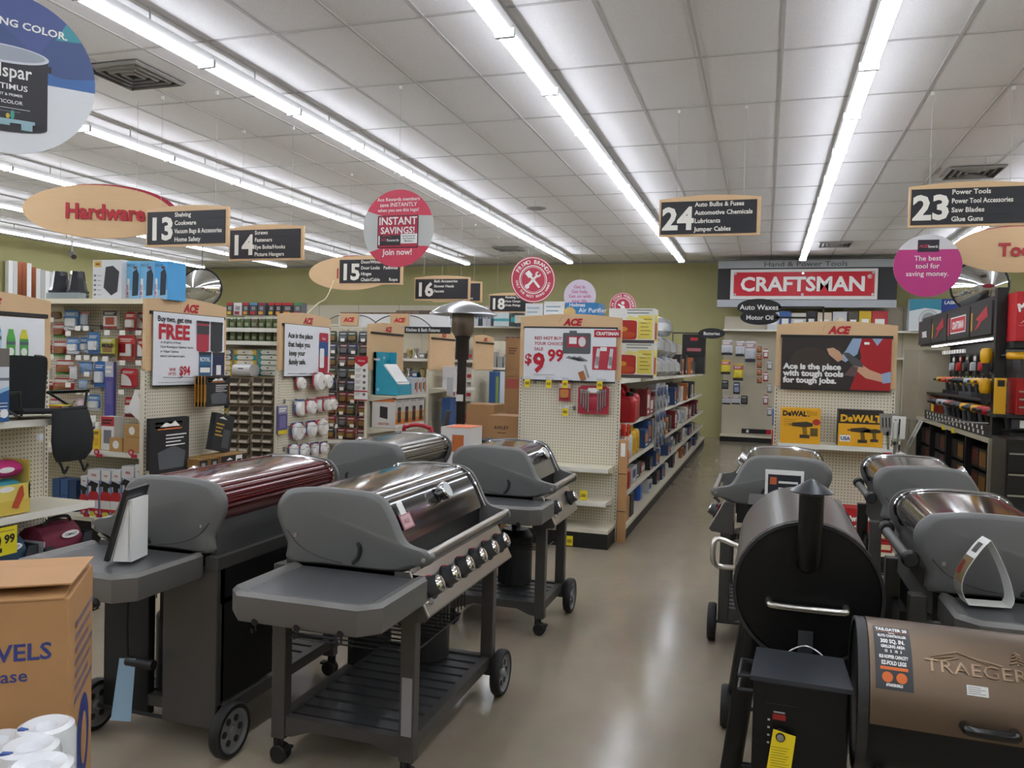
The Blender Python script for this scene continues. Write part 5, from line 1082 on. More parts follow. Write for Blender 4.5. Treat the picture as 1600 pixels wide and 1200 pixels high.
# shiny fixtures on the fourth run
for r, z in enumerate((1.625, 1.355, 1.105)):
    for k in range(6):
        xx = -5.02+.105*k; s = rnd.uniform(.8, 1.1); t = thing('light_fixture', 'shiny metal light fixture, %s from left on the %s bright shelf' % (ORD[k], ORD[r]), 'light fixture', (xx, 10.42, z), 0, 'light fixtures on the bright shelves')
        if (k+r) % 3 == 0: MB().lathe([(.0, 0), (.042, 0), (.045, .01), (.02, .04), (.02, .08), (.045, .15*s), (.0, .17*s)], CHROME, n=14).build('body', t)
        elif (k+r) % 3 == 1: MB().bx(-.04, .04, -.05, .05, 0, .09*s, M('#2f6aa0' if r == 1 else '#8d9298', .3)).bx(-.03, .03, -.052, -.05, .02, .07*s, WHITE).build('box', t)
        else: MB().lathe([(.0, 0), (.03, 0), (.03, .02), (.048, .06), (.046, .12*s), (.015, .15*s), (0, .15*s)], M('#c9b98a', .2, .8), n=14).build('body', t)
def mirror_ball(): pass
# ================================================================== teal counter box endcap (third run end)
tealc = '#2f9db8'
xs = -4.12
t = thing('counter_display', 'teal cardboard counter display on the bare wood endcap', 'display box', (-4.31, 8.66, 1.185), PI/2); W = .36
side = [(.0, 0), (-.2+.0, 0), (-.2, .12), (.0, .36), (.0, .50), (.12, .50), (.12, 0)]
TE = M(tealc, .5)
MB().prism([(a-.06, b_) for a, b_ in side], -W/2, -W/2+.004, TE, 'x').prism([(a-.06, b_) for a, b_ in side], W/2-.004, W/2, TE, 'x').bx(-W/2, W/2, -.26, .06, 0, .004, TE).bx(-W/2, W/2, -.262, -.258, 0, .12, TE).bx(-W/2, W/2, .03, .06, 0, .5, TE).build('tray', t)
m = MB(); m.bx(-W/2+.01, W/2-.01, -.24, .02, .1, .16, WHITE); m.prism([(-.25, .13), (-.07, .36), (-.06, .35), (-.24, .125)], -W/2+.02, W/2-.02, WHITE, 'x'); m.text('nest', .06, WHITE, -.05, .42, .0285); m.build('card_goods', t)
l = MB(); l.T = Matrix.Translation((-W/2, 0, 0)) @ Matrix.Rotation(-PI/2, 4, 'Z'); l.text('nest', .05, WHITE, -.02, .40, -.001, 'CENTER', bold=.02); l.ell(-.0, .06, .02, .02, -.001, M('#8fc9d6'), 12); l.poly([(.06, .36), (.08, .33), (.22, .17), (.2, .2)], -.001, WHITE); l.build('side_print', t)
def pc(y, zb, W, D, H, name, lab, body, art=None, group=None, x0=-4.4, xf=None):
    xf = -4.06 if xf is None else xf; return carton(name, lab, 'box', (xf-D/2, y, zb), PI/2, W, D, H, body, art, group)
for k in range(3): pc(9.0+.12*k, 1.182, .11, .12, .2, 'small_carton', 'small white carton with orange print, %s past the teal counter display' % ORD[k], '#cfcfd2', lambda a, y: (a.rect(-.03, .0, .06, .14, y, M('#2c2c30')), a.rect(.01, .045, .03, .15, y, M('#c26a2c'))), 'small cartons past the teal display')
def a_heat(a, y):
    a.rect(-.098, .098, .0, .12, y, M('#d9782c')); a.rect(-.098, .098, .1, .18, y-.0004, M('#d9a25c')); a.rect(-.098, .098, 0, .04, y-.0008, WHITE); a.poly(rrect(-.045, .045, .06, .24, .008), y-.0012, M('#2b2a2c')); a.rect(-.03, .03, .17, .2, y-.0016, M('#8a2c2c')); bars(a, -.09, .08, .33, 2, .01, .02, y, M('#8a8a8e'))
for k in range(4):
    pc(8.545+.205*k, .805, .2, .3, .33, 'heater_carton', 'white and orange heater carton, %s from left under the teal display' % ORD[k], '#cfccc8', a_heat, 'heater cartons under the teal display')
a = MB()
c0 = [o for o in S.objects if o.name.startswith('heater_carton')][0]
l = MB(); l.T = Matrix.Translation((-.1003, 0, 0)) @ Matrix.Rotation(-PI/2, 4, 'Z'); l.rect(-.14, .14, .3, .34, -.0008, M('#d9824a')); l.poly([(-.05, .12), (.05, .1), (.05, .24), (-.05, .25)], -.0008, M('#2b2a2c')); l.text('HEATER', .04, M('#b5503c'), 0, .03, -.001, 'CENTER'); l.build('side_print', c0)
for k in range(2): pc(8.6+.34*k, .168, .32, .28, .3, 'blue_carton', 'wide blue carton on the base of the teal display endcap, %s' % ('nearest' if k == 0 else 'far one'), '#37567c', lambda a, y: a.rect(-.12, .1, .06, .2, y, M('#8fa0b8')), 'blue cartons on the base')
lip_tag(607, 604, 8.62, 'round red tag on the shelf lip under the teal counter display')
# fourth run endcap: white pair, blue tall boxes
def a_fan(a, y): a.rect(-.09, .09, .235, .245, y, M('#a02c54')); a.text('AIR', .03, RED, .02, .255, y, bold=.03); a.ell(0, .15, .04, .04, y, M('#6d6d72'), 18, ri=.8); a.rect(-.03, .03, .03, .05, y, M('#3a3a3e')); bars(a, -.08, .05, .28, 2, .006, .012, y, M('#8a8a8e'))
for k in range(2): pc(10.43+.215*k, 1.222, .2, .2, .3, 'white_carton', 'white carton with ring picture, %s beside the heater post on the bare endcap' % ('left' if k == 0 else 'right'), '#d6d4d6', a_fan, 'white cartons on the bare endcap')
def a_bluebox(a, y): a.rect(-.03, .03, .2, .5, y, M('#c9c23a')); a.text('HEAVY', .05, M('#2b4a7c'), .015, .24, y-.0006, rot=PI/2, bold=.03); a.rect(-.07, .07, .05, .14, y, WHITE)
for k in range(3): pc(10.36+.175*k, .168, .165, .12, .92, 'tall_carton', 'tall blue carton with yellow strip, %s under the white pair' % ORD[k], '#2c5288' if k < 2 else '#c8cfd8', a_bluebox, 'tall cartons under the white pair', xf=-4.12)
for k in range(2): pc(12.25+.26*k, .17, .24, .1, 1.28, 'tall_carton', 'tall %s carton on the endcap past the patio heater' % ('blue and green' if k == 0 else 'white and blue'), '#2c5288' if k == 0 else '#c3ccd6', (lambda a, y: a.rect(-.07, .05, .7, 1.2, y, M('#7f9a3a'))) if k == 0 else None, 'tall cartons past the patio heater', xf=-4.1)
# fifth and sixth runs: white and red goods on bright shelves
for r, z in enumerate((1.625, 1.305, 1.005, .605)):
    for k in range(4):
        xx = -4.98+.14*k; c = ('#d0ced0', '#b02c34', '#8f9296', '#c9c4c0')[(k*2+r) % 4]
        carton('small_carton', 'small %s carton, %s from left, %s shelf behind the heater post' % ({'#b02c34': 'red', '#8f9296': 'grey'}.get(c, 'white'), ORD[k], ORD[r]), 'box', (xx, 12.25, z), 0, .12, .16, .15+.05*((k+r) % 3), c, lambda a, y: a.rect(-.04, .04, .03, .09, y, M('#b02c34')), 'cartons behind the heater post')
for r, z in enumerate((1.505, 1.105)):
    for k in range(5):
        carton('silver_pack', 'wrapped silver pack, %s from left on the %s shelf past the heater' % (ORD[k], ('upper', 'lower')[r]), 'pack', (-4.98+.12*k, 14.0, z), 0, .1, .16, .2+.04*(k % 3), M('#a9abad', .25, .4), None, 'wrapped packs past the heater')

a0 = AD(522, 446, 12.2); a1 = AD(497, 474, 11.0); a2 = AD(478, 492, 10.4)
t = thing('hanging_cord', 'thin pale cord trailing down from the oval sign behind aisle sign 15', 'cord', a0); MB().tube(crom([(0, 0, .08), tuple((a1-a0)*.5+Vector((0, 0, -.05))), tuple(a1-a0), tuple(a2-a0)], 5), .008, M('#cfc39a', .6), 6).build('cord', t)
# ================================================================== camp chair endcap at the left edge
FAB = M('#16191b', .85, bump=.15, nscale=120); TUBE_B = M('#0d0e0f', .35)
t = thing('camp_chair', 'black folding camp chair overhanging its shelf on the left endcap', 'chair', (-4.09, 3.665, 1.204)); t.scale = (.7, .85, .9)
# chair faces +x; shelf top at z=0 here; y along the aisle
def sheet(pts_rows, th, mat):
    m = MB(); n = len(pts_rows[0]); rings = []
    for row in pts_rows: rings.append([tuple(p) for p in row]+[tuple(Vector(p)+Vector(th)) for p in row[::-1]])
    m.loft(rings, mat); return m
bk = [[(-.24+.03*z_+.012*math.sin(9*y_), y_, .03+.36*z_+.015*math.cos(6*y_)*z_) for y_ in [-.24+.48*j/8 for j in range(9)]] for z_ in [k/5 for k in range(6)]]
sheet(bk, (-.012, 0, 0), FAB).build('backrest', t)
st = [[(-.22+.44*u, y_, .045-.02*math.cos(PI*(y_/.5))+.02*u) for y_ in [-.24+.48*j/8 for j in range(9)]] for u in [k/5 for k in range(6)]]
sheet(st, (0, 0, -.012), FAB).build('seat', t)
for s in (-1, 1):
    y_ = s*.255
    MB().tube(crom([(-.26, y_, .0), (-.245, y_, .2), (-.23, y_, .36), (-.225, y_-.03*s, .395), (-.225, y_-.1*s, .4)], 3), .011, TUBE_B, 8).build('back_tube', t)
    MB().tube([(-.24, y_+.02*s, .15), (.22, y_+.02*s, .175)], .012, TUBE_B, 8).build('arm_rest', t)
    MB().tube([(-.2, y_, .15), (.18, y_, .02)], .009, TUBE_B, 8).tube([(.2, y_+.02*s, .17), (.2, y_, .03)], .01, TUBE_B, 8).build('side_strut', t)
MB().tube([(.21, -.26, .06), (.23, 0, .05), (.21, .26, .06)], .018, FAB, 8).build('front_rail', t)
po = MB(); rows = []
for k, (z, w, d) in enumerate(((.05, .30, .05), (-.05, .33, .1), (-.14, .35, .11), (-.22, .33, .11), (-.28, .25, .07))):
    rows.append([(.22+d/2+d/2*math.cos(a)+.006*math.sin(5*a+k), .1+w/2*math.sin(a), z) for a in [2*PI*j/18 for j in range(18)]])
po.loft(rows, FAB); po.build('pouch', t)
for s in (-.09, .08): MB().tube(crom([(.26, s+.08, -.26), (.265, s+.11, -.32), (.25, s+.14, -.36), (.24, s+.18, -.32)], 3), .009, FAB, 6).build('strap', t)
MB().bx(.0, .12, .1, .2, .075, .08, YEL).bx(.01, .11, .11, .19, .0802, .081, M('#b59f14')).build('yellow_tag', t)
MB().bx(.2, .235, -.14, -.11, -.13, -.09, M('#cfd3d6', .2)).build('care_tag', t)
# blue and white card standing at the very left
c = AX(8, 660, -4.0); t = carton('fact_card', 'white and blue upright carton at the left edge before the camp chair', 'box', (-3.99, 3.27, 1.206), PI/2, .2, .08, .40, '#c9ced6',
  lambda a, y: (a.poly([(-.1, 0), (.1, 0), (.1, .19), (.0, .16), (-.1, .12)], y, M('#24568f')), a.poly([(-.1, .125), (.0, .165), (.1, .195), (.1, .175), (0, .14), (-.1, .1)], y-.0005, M('#8fb9d8')), [a.rect(-.0, .09, .1-.018*k, .104-.018*k, y-.0008, WHITE) for k in range(5)], a.rect(-.1, .1, .3, .40, y, M('#6b6660')), a.ell(.07, .045, .025, .025, y-.001, WHITE, 12), a.rect(.02, .1, .225, .24, y, M('#6d7480'))))
# yellow chair carton with folded pink and teal chairs
t = carton('yellow_carton', 'yellow cut-away carton holding pink and teal bundles on the lower shelf', 'box', (-4.12, 3.36, .671), PI/2, .42, .2, .0801, '#c9b04a'); 
MB().bx(.2, .21, -.1, .1, .08, .3, M('#cdb95c')).bx(-.21, .21, -.1, -.095, .08, .17, M('#d8c462')).poly([(.09, .04), (.14, .15), (.16, .16), (.17, .1), (.13, .03)], -.1035, M('#b5472c')).build('cutaway_side', t)
for k, (cc, nm, zz) in enumerate((('#b5256a', 'magenta', .922), ('#3f9dac', 'teal', .812))):
    o = thing('folded_chair_bag', 'rolled %s chair bag in the yellow carton' % nm, 'bag', (-4.11, 3.36, zz), PI/2, 'rolled chair bags in the yellow carton'); q = MB(); q.loft([[(xx, .085*math.cos(a)*f, .05*math.sin(a)*f) for a in [2*PI*j/14 for j in range(14)]] for xx, f in ((-.19, .6), (-.17, 1), (0, 1.04), (.16, 1), (.185, .7))], M(cc, .75, bump=.15, nscale=60)); q.build('bag', o); MB().ell(.06, .005, .05, .016, -.0905, WHITE, 14).build('logo', o)
# 2.99 price card below that shelf
t = thing('price_card', 'yellow price card reading 2.99 hung under the lower shelf at the left edge', 'price card', (-3.955, 3.35, .625), PI/2); m = MB().bx(-.2, .08, -.003, 0, -.155, 0, M('#d9cb25', .5)); m.text('12', .125, INK, -.115, -.13, -.004, bold=.05, sx=.8).text('99', .065, INK, .0, -.09, -.004, bold=.04).rect(-.17, .06, -.025, -.021, -.004, M('#8a5a2a')); m.build('card', t)
# base: duffel cartons
def duffel(y, cc, nm, lab):
    t = thing('chair_carton', 'open dark display carton %s on the bottom shelf of the left endcap' % lab, 'box', (-4.16, y, .243), PI/2, 'open chair cartons'); t.scale = (1, 1, 1.15); dk = M('#2c2f36', .5); w, d = .36, .3
    m = MB(); m.bx(-w/2, w/2, -d/2, d/2, 0, .01, dk); m.prism([(-w/2, 0), (w/2, 0), (w/2, .2), (w*.32, .2), (w*.25, .13), (-w*.25, .13), (-w*.32, .17), (-w/2, .17)], -d/2, -d/2+.006, dk, 'y'); m.bx(-w/2, -w/2+.006, -d/2, d/2, 0, .2, M('#b9bcc2', .5)); m.bx(w/2-.006, w/2, -d/2, d/2, 0, .2, dk); m.bx(-w/2, w/2, d/2-.006, d/2, 0, .2, dk); m.build('carton', t)
    a = MB(); a.text('SMART', .035, M('#9fb6bf'), -w*.45, .085, -d/2-.001, bold=.03).text('CHAIR', .035, M('#9fb6bf'), -w*.45, .05, -d/2-.001, bold=.03); a.rect(-.04, .05, .03, .11, -d/2-.001, M('#8b9499')); a.poly([(.09, .04), (.12, .14), (.16, .15), (.14, .05)], -d/2-.001, M('#7fa0b5')); a.build('printed_face', t)
    b_ = thing('duffel_bag', '%s duffel chair bag sitting in its open dark carton' % nm, 'bag', (-4.16, y, .257), PI/2, 'duffel bags in open cartons'); b_.scale = (1, 1, 1.12); q = MB(); fm = M(cc, .8, bump=.2, nscale=40)
    q.loft([[(xx, .125*math.cos(a)*f, .13+.12*math.sin(a)*f*(1.1 if math.sin(a) > 0 else 1)) for a in [2*PI*j/16 for j in range(16)]] for xx, f in ((-.16, .7), (-.14, .95), (0, 1), (.13, .98), (.155, .75))], fm); q.build('bag', b_)
    MB().ell(.03, .2, .065, .02, -.1285, WHITE, 18).text('COMPACT', .018, INK, .03, .193, -.1295, 'CENTER', bold=.03).build('logo', b_); MB().tube(crom([(-.1, -.05, .255), (-.05, -.06, .29), (.06, -.06, .29), (.1, -.05, .26)], 3), .01, INK, 6).build('strap', b_)
duffel(3.84, '#6a1f33', 'maroon', 'with the maroon bag'); duffel(3.44, '#2d4a63', 'slate blue', 'with the blue bag')

# ================================================================== paper towel carton and rolls in the near corner
KR = M('#b08558', .7, noise=.05, nscale=9); PBL = M('#35407f', .55)
W, D, H = .56, .34, .72; z0 = .355; RZ = .637
p1 = AY(108, 952, 1.50); cw = Vector((p1.x-W/2*math.cos(RZ), p1.y-W/2*math.sin(RZ), 0)); z0 = AY(108, 935, 1.50).z-H
t = thing('paper_towel_carton', 'big brown paper towels carton in the near left corner', 'box', (cw.x, cw.y, z0), RZ)
m = MB(); m.bx(-W/2, W/2, 0, D, 0, H, KR); m.build('carton', t, bevel=.004)
f = MB(); f.prism([(-.002, H), (.24, H+.022), (.24, H+.026), (-.002, H+.004)], -W/2, W/2-.01, KR, 'x').prism([(.02, H+.028), (D-.005, H+.018), (D-.005, H+.022), (.02, H+.032)], -W/2+.02, W/2+.002, KR, 'x'); f.build('flaps', t)
l = MB(); l.text('TOWELS', .056, PBL, W/2-.035, H-.14, -.001, 'RIGHT', bold=.02, sx=1.02); l.text('per case', .042, PBL, W/2-.085, H-.19, -.001, 'RIGHT', sx=1.05); l.ell(-W/2+.36, H-.44, .07, .095, -.001, PBL, 28); l.ell(-W/2+.35, H-.44, .04, .06, -.0016, KR, 20)
l.T = Matrix.Translation((W/2, 0, 0)) @ Matrix.Rotation(PI/2, 4, 'Z'); l.ell(.2, H-.43, .09, .12, -.001, PBL, 28); l.ell(.21, H-.43, .04, .07, -.0016, KR, 20)
for k in range(7): l.rect(.08, .33-.03*(k % 3), H-.1-.032*k, H-.085-.032*k, -.001, M('#7a6a78'))
l.T = None; l.build('printed_face', t)
t2 = thing('stacking_crate', 'plain brown carton under the paper towels carton', 'box', (cw.x, cw.y, 0), RZ); MB().bx(-W/2, W/2, 0, D, 0, z0-.002, KR).build('carton', t2)
PLW = M('#dcdfe2', .28, coat=.5, bump=.25, nscale=28)
t3 = thing('stacking_crate', 'low brown carton carrying the wrapped paper rolls', 'box', (-1.62, 1.12, 0)); MB().bx(-.22, .36, -.22, .16, 0, .545, KR).build('carton', t3)
for k, (px, py, yy, lab) in enumerate(((72, 1117, 1.36, 'wrapped white paper roll against the brown carton, rearmost'), (45, 1150, 1.25, 'wrapped white paper roll in the middle with small blue print'), (62, 1180, 1.13, 'wrapped white paper roll nearest the lower left corner'), (-2, 1140, 1.36, 'wrapped white paper roll cut by the left edge'))):
    zt_ = .80; p = AY(px, py+14, yy); t = thing('paper_roll', lab, 'paper roll', (p.x, yy, .547), .3*k, 'wrapped paper rolls'); hh = p.z-.547
    m = MB(); m.lathe([(0, 0), (.05, 0), (.058, .008), (.06, .03), (.06, hh-.02), (.056, hh-.004), (.045, hh+.002), (.024, hh-.004), (.018, hh-.014), (0, hh-.016)], PLW, n=24); m.build('roll', t)
    MB().lathe([(.0605, .02), (.0605, .09)], M('#2f7fc0', .35), n=24, cap=False).build('blue_band', t)
    MB().bx(-.03, -.01, -.045, -.035, hh-.002, hh+.003, M('#3a5a9c')).build('print_mark', t)

# ================================================================== things on the grills
# black brochure stand on the red grill's side table
p = AZ(192, 872, .815); t = thing('tablet_stand', 'black display panel on a white easel back, on the red grill side table', 'display stand', (p.x-.03, p.y, .8125), .25); T = Matrix.Rotation(-.28, 4, 'Y')
m = MB(); m.T = Matrix.Rotation(.27, 4, 'Y'); m.bx(-.012, .004, -.07, .09, 0.003, .285, M('#151617', .3)); m.build('panel', t)
m = MB(); m.prism([(.012, .0), (.085, .0), (.075, .235), (.07, .235)][::1], -.05, -.047, WHITE, 'y'); m.T = Matrix.Rotation(.27, 4, 'Y'); m.bx(.004, .007, -.05, .07, .0, .24, WHITE); m.T = None; m.prism([(.012, .0), (.085, .0), (.075, .235), (.07, .235)], .066, .069, WHITE, 'y'); m.bx(.072, .086, -.05, .069, 0, .235, WHITE); m.build('easel_back', t)
# curved white paper arch on the right hand grill
p = AZ(1542, 948, .812); t = thing('paper_arch', 'curved white paper arch display with printed leg on the grill side table', 'display card', (p.x, p.y+.04, .8125), .12)
P = crom([(-.062, 0, 0), (-.085, 0, .05), (-.075, 0, .11), (-.03, 0, .19), (.0, 0, .225)], 5); Q = crom([(.0, 0, .225), (.03, 0, .17), (.06, 0, .1), (.078, 0, .03), (.07, 0, 0)], 5); WP = M('#e2e2de', .5)
def strip(pts, mat, th=.0015):
    m = MB(); rr = []
    for i, q in enumerate(pts): rr.append([(q[0], -.04, q[2]), (q[0], .04, q[2]), (q[0]+th, .04, q[2]+th*.5), (q[0]+th, -.04, q[2]+th*.5)])
    m.loft(rr, mat); return m
m = strip(P, WP); m.build('printed_leg', t); strip(Q, WP).build('plain_leg', t); MB().bx(-.062, .07, -.04, .04, 0, .002, WP).build('foot', t)
a = MB()
for i0, i1, c, f0, f1 in ((3, 7, '#8c8a80', -.036, .036), (7, 13, '#7c6a48', -.036, .036), (9, 12, '#b53a34', -.0, .036), (14, 17, '#55504c', -.02, .02)):
    seg = P[i0:i1+1]; a.loft([[(q[0]-.0012, f0, q[2]), (q[0]-.0012, f1, q[2])] for q in seg], M(c, .5), False, True, False)
a.build('printed_picture', t)
# small orange and black card behind the big pellet grill
p = AZ(1222, 790, .86); t = thing('info_card', 'small white framed card with dark print behind the big pellet grill lid', 'card', (.12, 4.62, .80)); MB().bx(-.10, .10, -.003, .003, 0, .25, WHITE).rect(-.085, .085, .03, .225, -.004, M('#24262e')).rect(-.075, -.04, .17, .21, -.0046, M('#c2603a')).build('card', t); q = MB(); bars(q, -.03, .07, .19, 4, .012, .035, -.0048, WHITE); q.build('fine_print', t); MB().bx(-.12, -.1, -.02, .02, 0, .012, WHITE).bx(.1, .12, -.02, .02, 0, .012, WHITE).bx(-.1, .1, .003, .02, 0, .005, WHITE).build('foot', t)
m = MB().bx(-.15, .15, -.12, .12, 0, .80, M('#2a2b2d')); t = thing('card_pedestal', 'dark pedestal under the small framed card behind the big pellet grill', 'pedestal', (.12, 4.62, 0)); m.build('post', t)
# hang tag under the red grill
q0 = bpy.data.objects.new('hose', None)
bpy.data.objects.remove(q0)
hz = MB().tube([(.51, -.08, .72), (.505, -.09, .5), (.51, -.08, .36)], .006, INK, 6).build('hose', g2)
MB().prism([(-.11, .36), (-.03, .37), (-.05, .11), (-.15, .10)][::-1], .52, .522, M('#8fb0c9', .5), 'x').build('paper_tag', hz)
MB().cyl((.51, -.08, .35), (.51, .05, .35), .02, INK, 10).build('valve', g2)
for k in range(2):
    q = MB()
    for j in range(6): q.lathe([(0, -.008), (.009, -.006), (.009, .006), (0, .008)], M('#a8893a', .3, .9), (0, 0, -.028*j), 8)
    q.bx(-.025, .025, .005, .03, -.2, .02, INK); o = q.build('burner_valve_strip', g2); o.location = (.38-.0, -.02+.14*k, .68)
# ================================================================== patio heater, cartons in the cross aisle
DK = M('#2a2522', .4, .4); p = AD(722, 560, 9.7); hx, hy = p.x, p.y
t = thing('patio_heater', 'tall patio heater with wide silver dome and dark brown post', 'patio heater', (hx, hy, 0)); 
MB().lathe([(0, 2.335), (.03, 2.33), (.12, 2.312), (.3, 2.245), (.405, 2.175), (.41, 2.16), (.40, 2.165), (.29, 2.23), (.0, 2.28)], M('#b4b7b9', .25, .9), n=44, cap=False).build('dome', t)
MB().lathe([(0, 1.90), (.1, 1.905), (.135, 1.95), (.135, 2.17), (.12, 2.22), (0, 2.22)], M('#7d756c', .3, .85), n=28).build('burner_screen', t)
MB().lathe([(0, 1.62), (.082, 1.62), (.082, 1.86), (.1, 1.9), (.08, 1.91), (0, 1.91)], DK, n=20).build('burner_housing', t)
MB().cyl((0, 0, .8), (0, 0, 1.64), .056, DK, 16).build('post', t)
MB().lathe([(0, 0), (.23, 0), (.235, .03), (.2, .06), (.19, .75), (.17, .8), (0, .8)], DK, n=28).build('base', t)
MB().bx(-.16, -.08, -.075, -.07, 1.18, 1.40, M('#b9bcc0', .5)).bx(-.04, .05, -.072, -.065, 1.12, 1.2, WHITE).build('paper_tags', t)
def big(px0, py0, px1, py1, y, D, lab, body, art=None, zb=None, group='brown cartons behind the grills', name='brown_carton', rz=0):
    x0 = AY(px0, (py0+py1)/2, y).x; x1 = AY(px1, (py0+py1)/2, y).x; z1 = AY((px0+px1)/2, py0, y).z; z0 = 0 if zb is None else zb
    return carton(name, lab, 'box', ((x0+x1)/2, y+D/2, z0), rz, x1-x0, D, z1-z0, body, (lambda a, yy: art(a, yy, x1-x0, z1-z0)) if art else None, group)
KB = '#a57c52'
big(728, 632, 772, 700, 8.0, .4, 'brown carton standing just right of the patio heater post', KB)
big(766, 650, 813, 700, 7.35, .34, 'wide brown carton with dark lettering in front of the centre endcap side', KB, lambda a, y, W, H: (a.text('AWLEY', .045, INK, -.02, H-.13, y, 'CENTER', bold=.02), a.rect(-.06, .03, H-.17, H-.16, y, M('#6b4a2c')))).location.x -= .02
big(789, 528, 812, 650, 9.4, .25, 'tall narrow brown carton with faded red band beside the centre endcap', KB, lambda a, y, W, H: (a.rect(-W*.45, W*.45, H-.62, H-.5, y, M('#b0584a')), bars(a, -W*.3, W*.3, H-.12, 3, .015, .03, y, M('#6b4a2c'))))
big(812, 565, 816, 640, 8.9, .2, 'thin yellow carton edge beside the centre endcap', '#d8a92c', name='yellow_carton', group=None)
t = big(688, 668, 733, 760, 6.15, .3, 'orange topped white carton behind the brown ridged grill', '#cfccca', lambda a, y, W, H: (a.rect(-W*.1, W*.3, H-.2, H-.06, y, M('#b5622c')), a.text('HP', .05, M('#8a8a8e'), -W*.2, H-.15, y, 'CENTER')), name='white_carton', group=None)
m = MB(); W_ = t.children[0].dimensions.x; m.bx(-W_/2-.002, W_/2+.002, -.152, .152, 1.04, 1.045, M('#d0703f')); m.T = Matrix.Identity(4); 
hz_ = AY(710, 668, 6.15).z
m = MB().bx(-.09, .13, -.152, .152, hz_, hz_+.004, M('#cf6a3f')).build('lid', t)
MB().bx(-W_/2-.0015, -W_/2, -.15, .15, 0, hz_, M('#b5502c')).build('side_print', t)
big(736, 688, 770, 745, 6.6, .25, 'dark carton low behind the small black grill', '#1f2022', name='dark_carton', group=None)
t = thing('floor_broom', 'grey long handled brush leaning behind the brown ridged grill', 'brush', (AY(690, 670, 6.9).x, 6.9, 0)); MB().cyl((-.06, 0, .06), (.0, .0, .95), .009, M('#4a4446'), 8).build('handle', t); MB().tube(crom([(0, 0, .9), (.03, 0, 1.0), (.055, 0, 1.1), (.06, 0, 1.14)], 3), .026, M('#3f3a3c', .6), 10).build('grip', t); MB().bx(-.14, .02, -.04, .04, 0, .06, M('#3f3a3c')).build('head', t)
p = AY(653, 664, 6.6); t = thing('red_cart_handle', 'curved red bar handle sticking up behind the brown ridged grill', 'cart', (p.x, 6.6, 0)); MB().tube(crom([(-.14, 0, .2), (-.14, 0, p.z-.1), (-.1, 0, p.z-.02), (0, 0, p.z), (.1, 0, p.z-.02), (.14, 0, p.z-.1), (.14, 0, .2)], 4), .018, M('#a5182c', .35), 10).build('handle', t); MB().bx(-.2, .2, -.15, .15, 0, .2, M('#7c1f2a', .4)).build('cart_body', t)
# ================================================================== goods on the centre endcap
def ytag(px, py, lab, y=7.13, group='yellow price tags on the centre endcap'):
    p = AY(px, py, y); t = thing('price_tag', lab, 'price tag', (p.x, y, p.z), .0, group); m = MB().bx(-.026, .026, -.0015, 0, -.07, 0, YEL).bx(-.03, .03, -.002, .0005, 0, .028, clearmat('#d8dadb', .35)); m.rect(-.018, .018, -.045, -.02, -.002, M('#a08a1c')).bx(-.004, .004, 0, 7.2-y-.002, .002, .008, HOOKM); m.build('card', t)
for k, (px, py) in enumerate(((824, 593), (857.5, 594), (883, 594.5), (937, 596))): ytag(px, py, 'yellow price tag, %s from left, right under the red hot buy poster' % ORD[k])
ytag(883, 638, 'yellow price tag alone below the small plier pack')
for k, (px, py, yy, w) in enumerate(((912, 768, 6.838, 'second'), (890, 839, 6.838, 'lowest'))):
    p = AY(px, py, yy); t = thing('price_tag', 'yellow price tag hung on the %s shelf lip of the centre endcap' % w, 'price tag', (p.x, yy-.003, p.z), 0, 'yellow shelf lip tags'); MB().bx(-.03, .03, -.0015, .0015, -.075, .01, YEL).rect(-.02, .02, -.05, -.02, -.002, M('#a08a1c')).build('card', t)
for k, px in enumerate((832, 866, 891, 912, 946, 894)):
    p = AY(px, 594 if k < 5 else 637, 7.1); hook('grey scanning hook, %s under the red hot buy poster' % ORD[k], (p.x, 7.2, p.z), 0, .16, 'bare hooks of the centre endcap', False)
def kp(box, y, style, cols, lab, D=.03): 
    a = AY(box[0], box[1], y); b_ = AY(box[2], box[3], y); return pack(lab, ((a.x+b_.x)/2, y, a.z), 0, b_.x-a.x, a.z-b_.z, style, cols, None, D)
kp((874, 596, 891, 627), 7.16, 'card', ('#a5303c', '#cdb9b4', '#a5303c', '#b5763f'), 'small red pack of brown handled pliers on the centre endcap')
t = kp((904, 602, 951, 648), 7.16, 'card', ('#a5283a', '#a5283a', '#a5283a', '#a5283a'), 'wide red wrench set pack on the centre endcap', .01)
m = MB()
for s in (-1, 1):
    for k in range(4):
        x0 = s*(.045+.022*k); m.bx(x0-.006, x0+.006, -.02, -.011, -.24+.02*k, -.06+.005*k, STEEL).lathe([(0, -.021), (.011, -.021), (.011, -.011)], STEEL, (x0, 0, -.055+.005*k), 8, 'y')
m.build('wrenches', t); MB().bx(-.05, .05, -.0125, -.0105, -.06, -.02, WHITE).build('brand_strip', t)
# ---- on top of the run behind that endcap
def ktop(px0, px1, py0, y, D, lab, body, art=None, name='small_carton', group='cartons on top of the centre run'):
    x0 = AY(px0, 485, y).x; x1 = AY(px1, 485, y).x; z1 = AY((px0+px1)/2, py0, y).z; return carton(name, lab, 'box', ((x0+x1)/2, y+D/2, 2.056), 0, x1-x0, D, z1-2.056, body, (lambda a, yy: art(a, yy, x1-x0, z1-2.056)) if art else None, group)
shelfpart(gK, .05, 1.0, -.06, .62, 2.05, 'top_shelf')
ktop(821, 848, 474, 7.5, .3, 'white carton at left on top of the centre run', '#cfd0d2', lambda a, y, W, H: bars(a, -W*.4, W*.3, H*.7, 2, .015, .04, y, M('#8fa5b8')))
ktop(850, 882, 471, 7.5, .3, 'white carton at right on top of the centre run', '#d4d5d6', lambda a, y, W, H: bars(a, -W*.4, W*.3, H*.7, 2, .015, .04, y, M('#8fa5b8')))
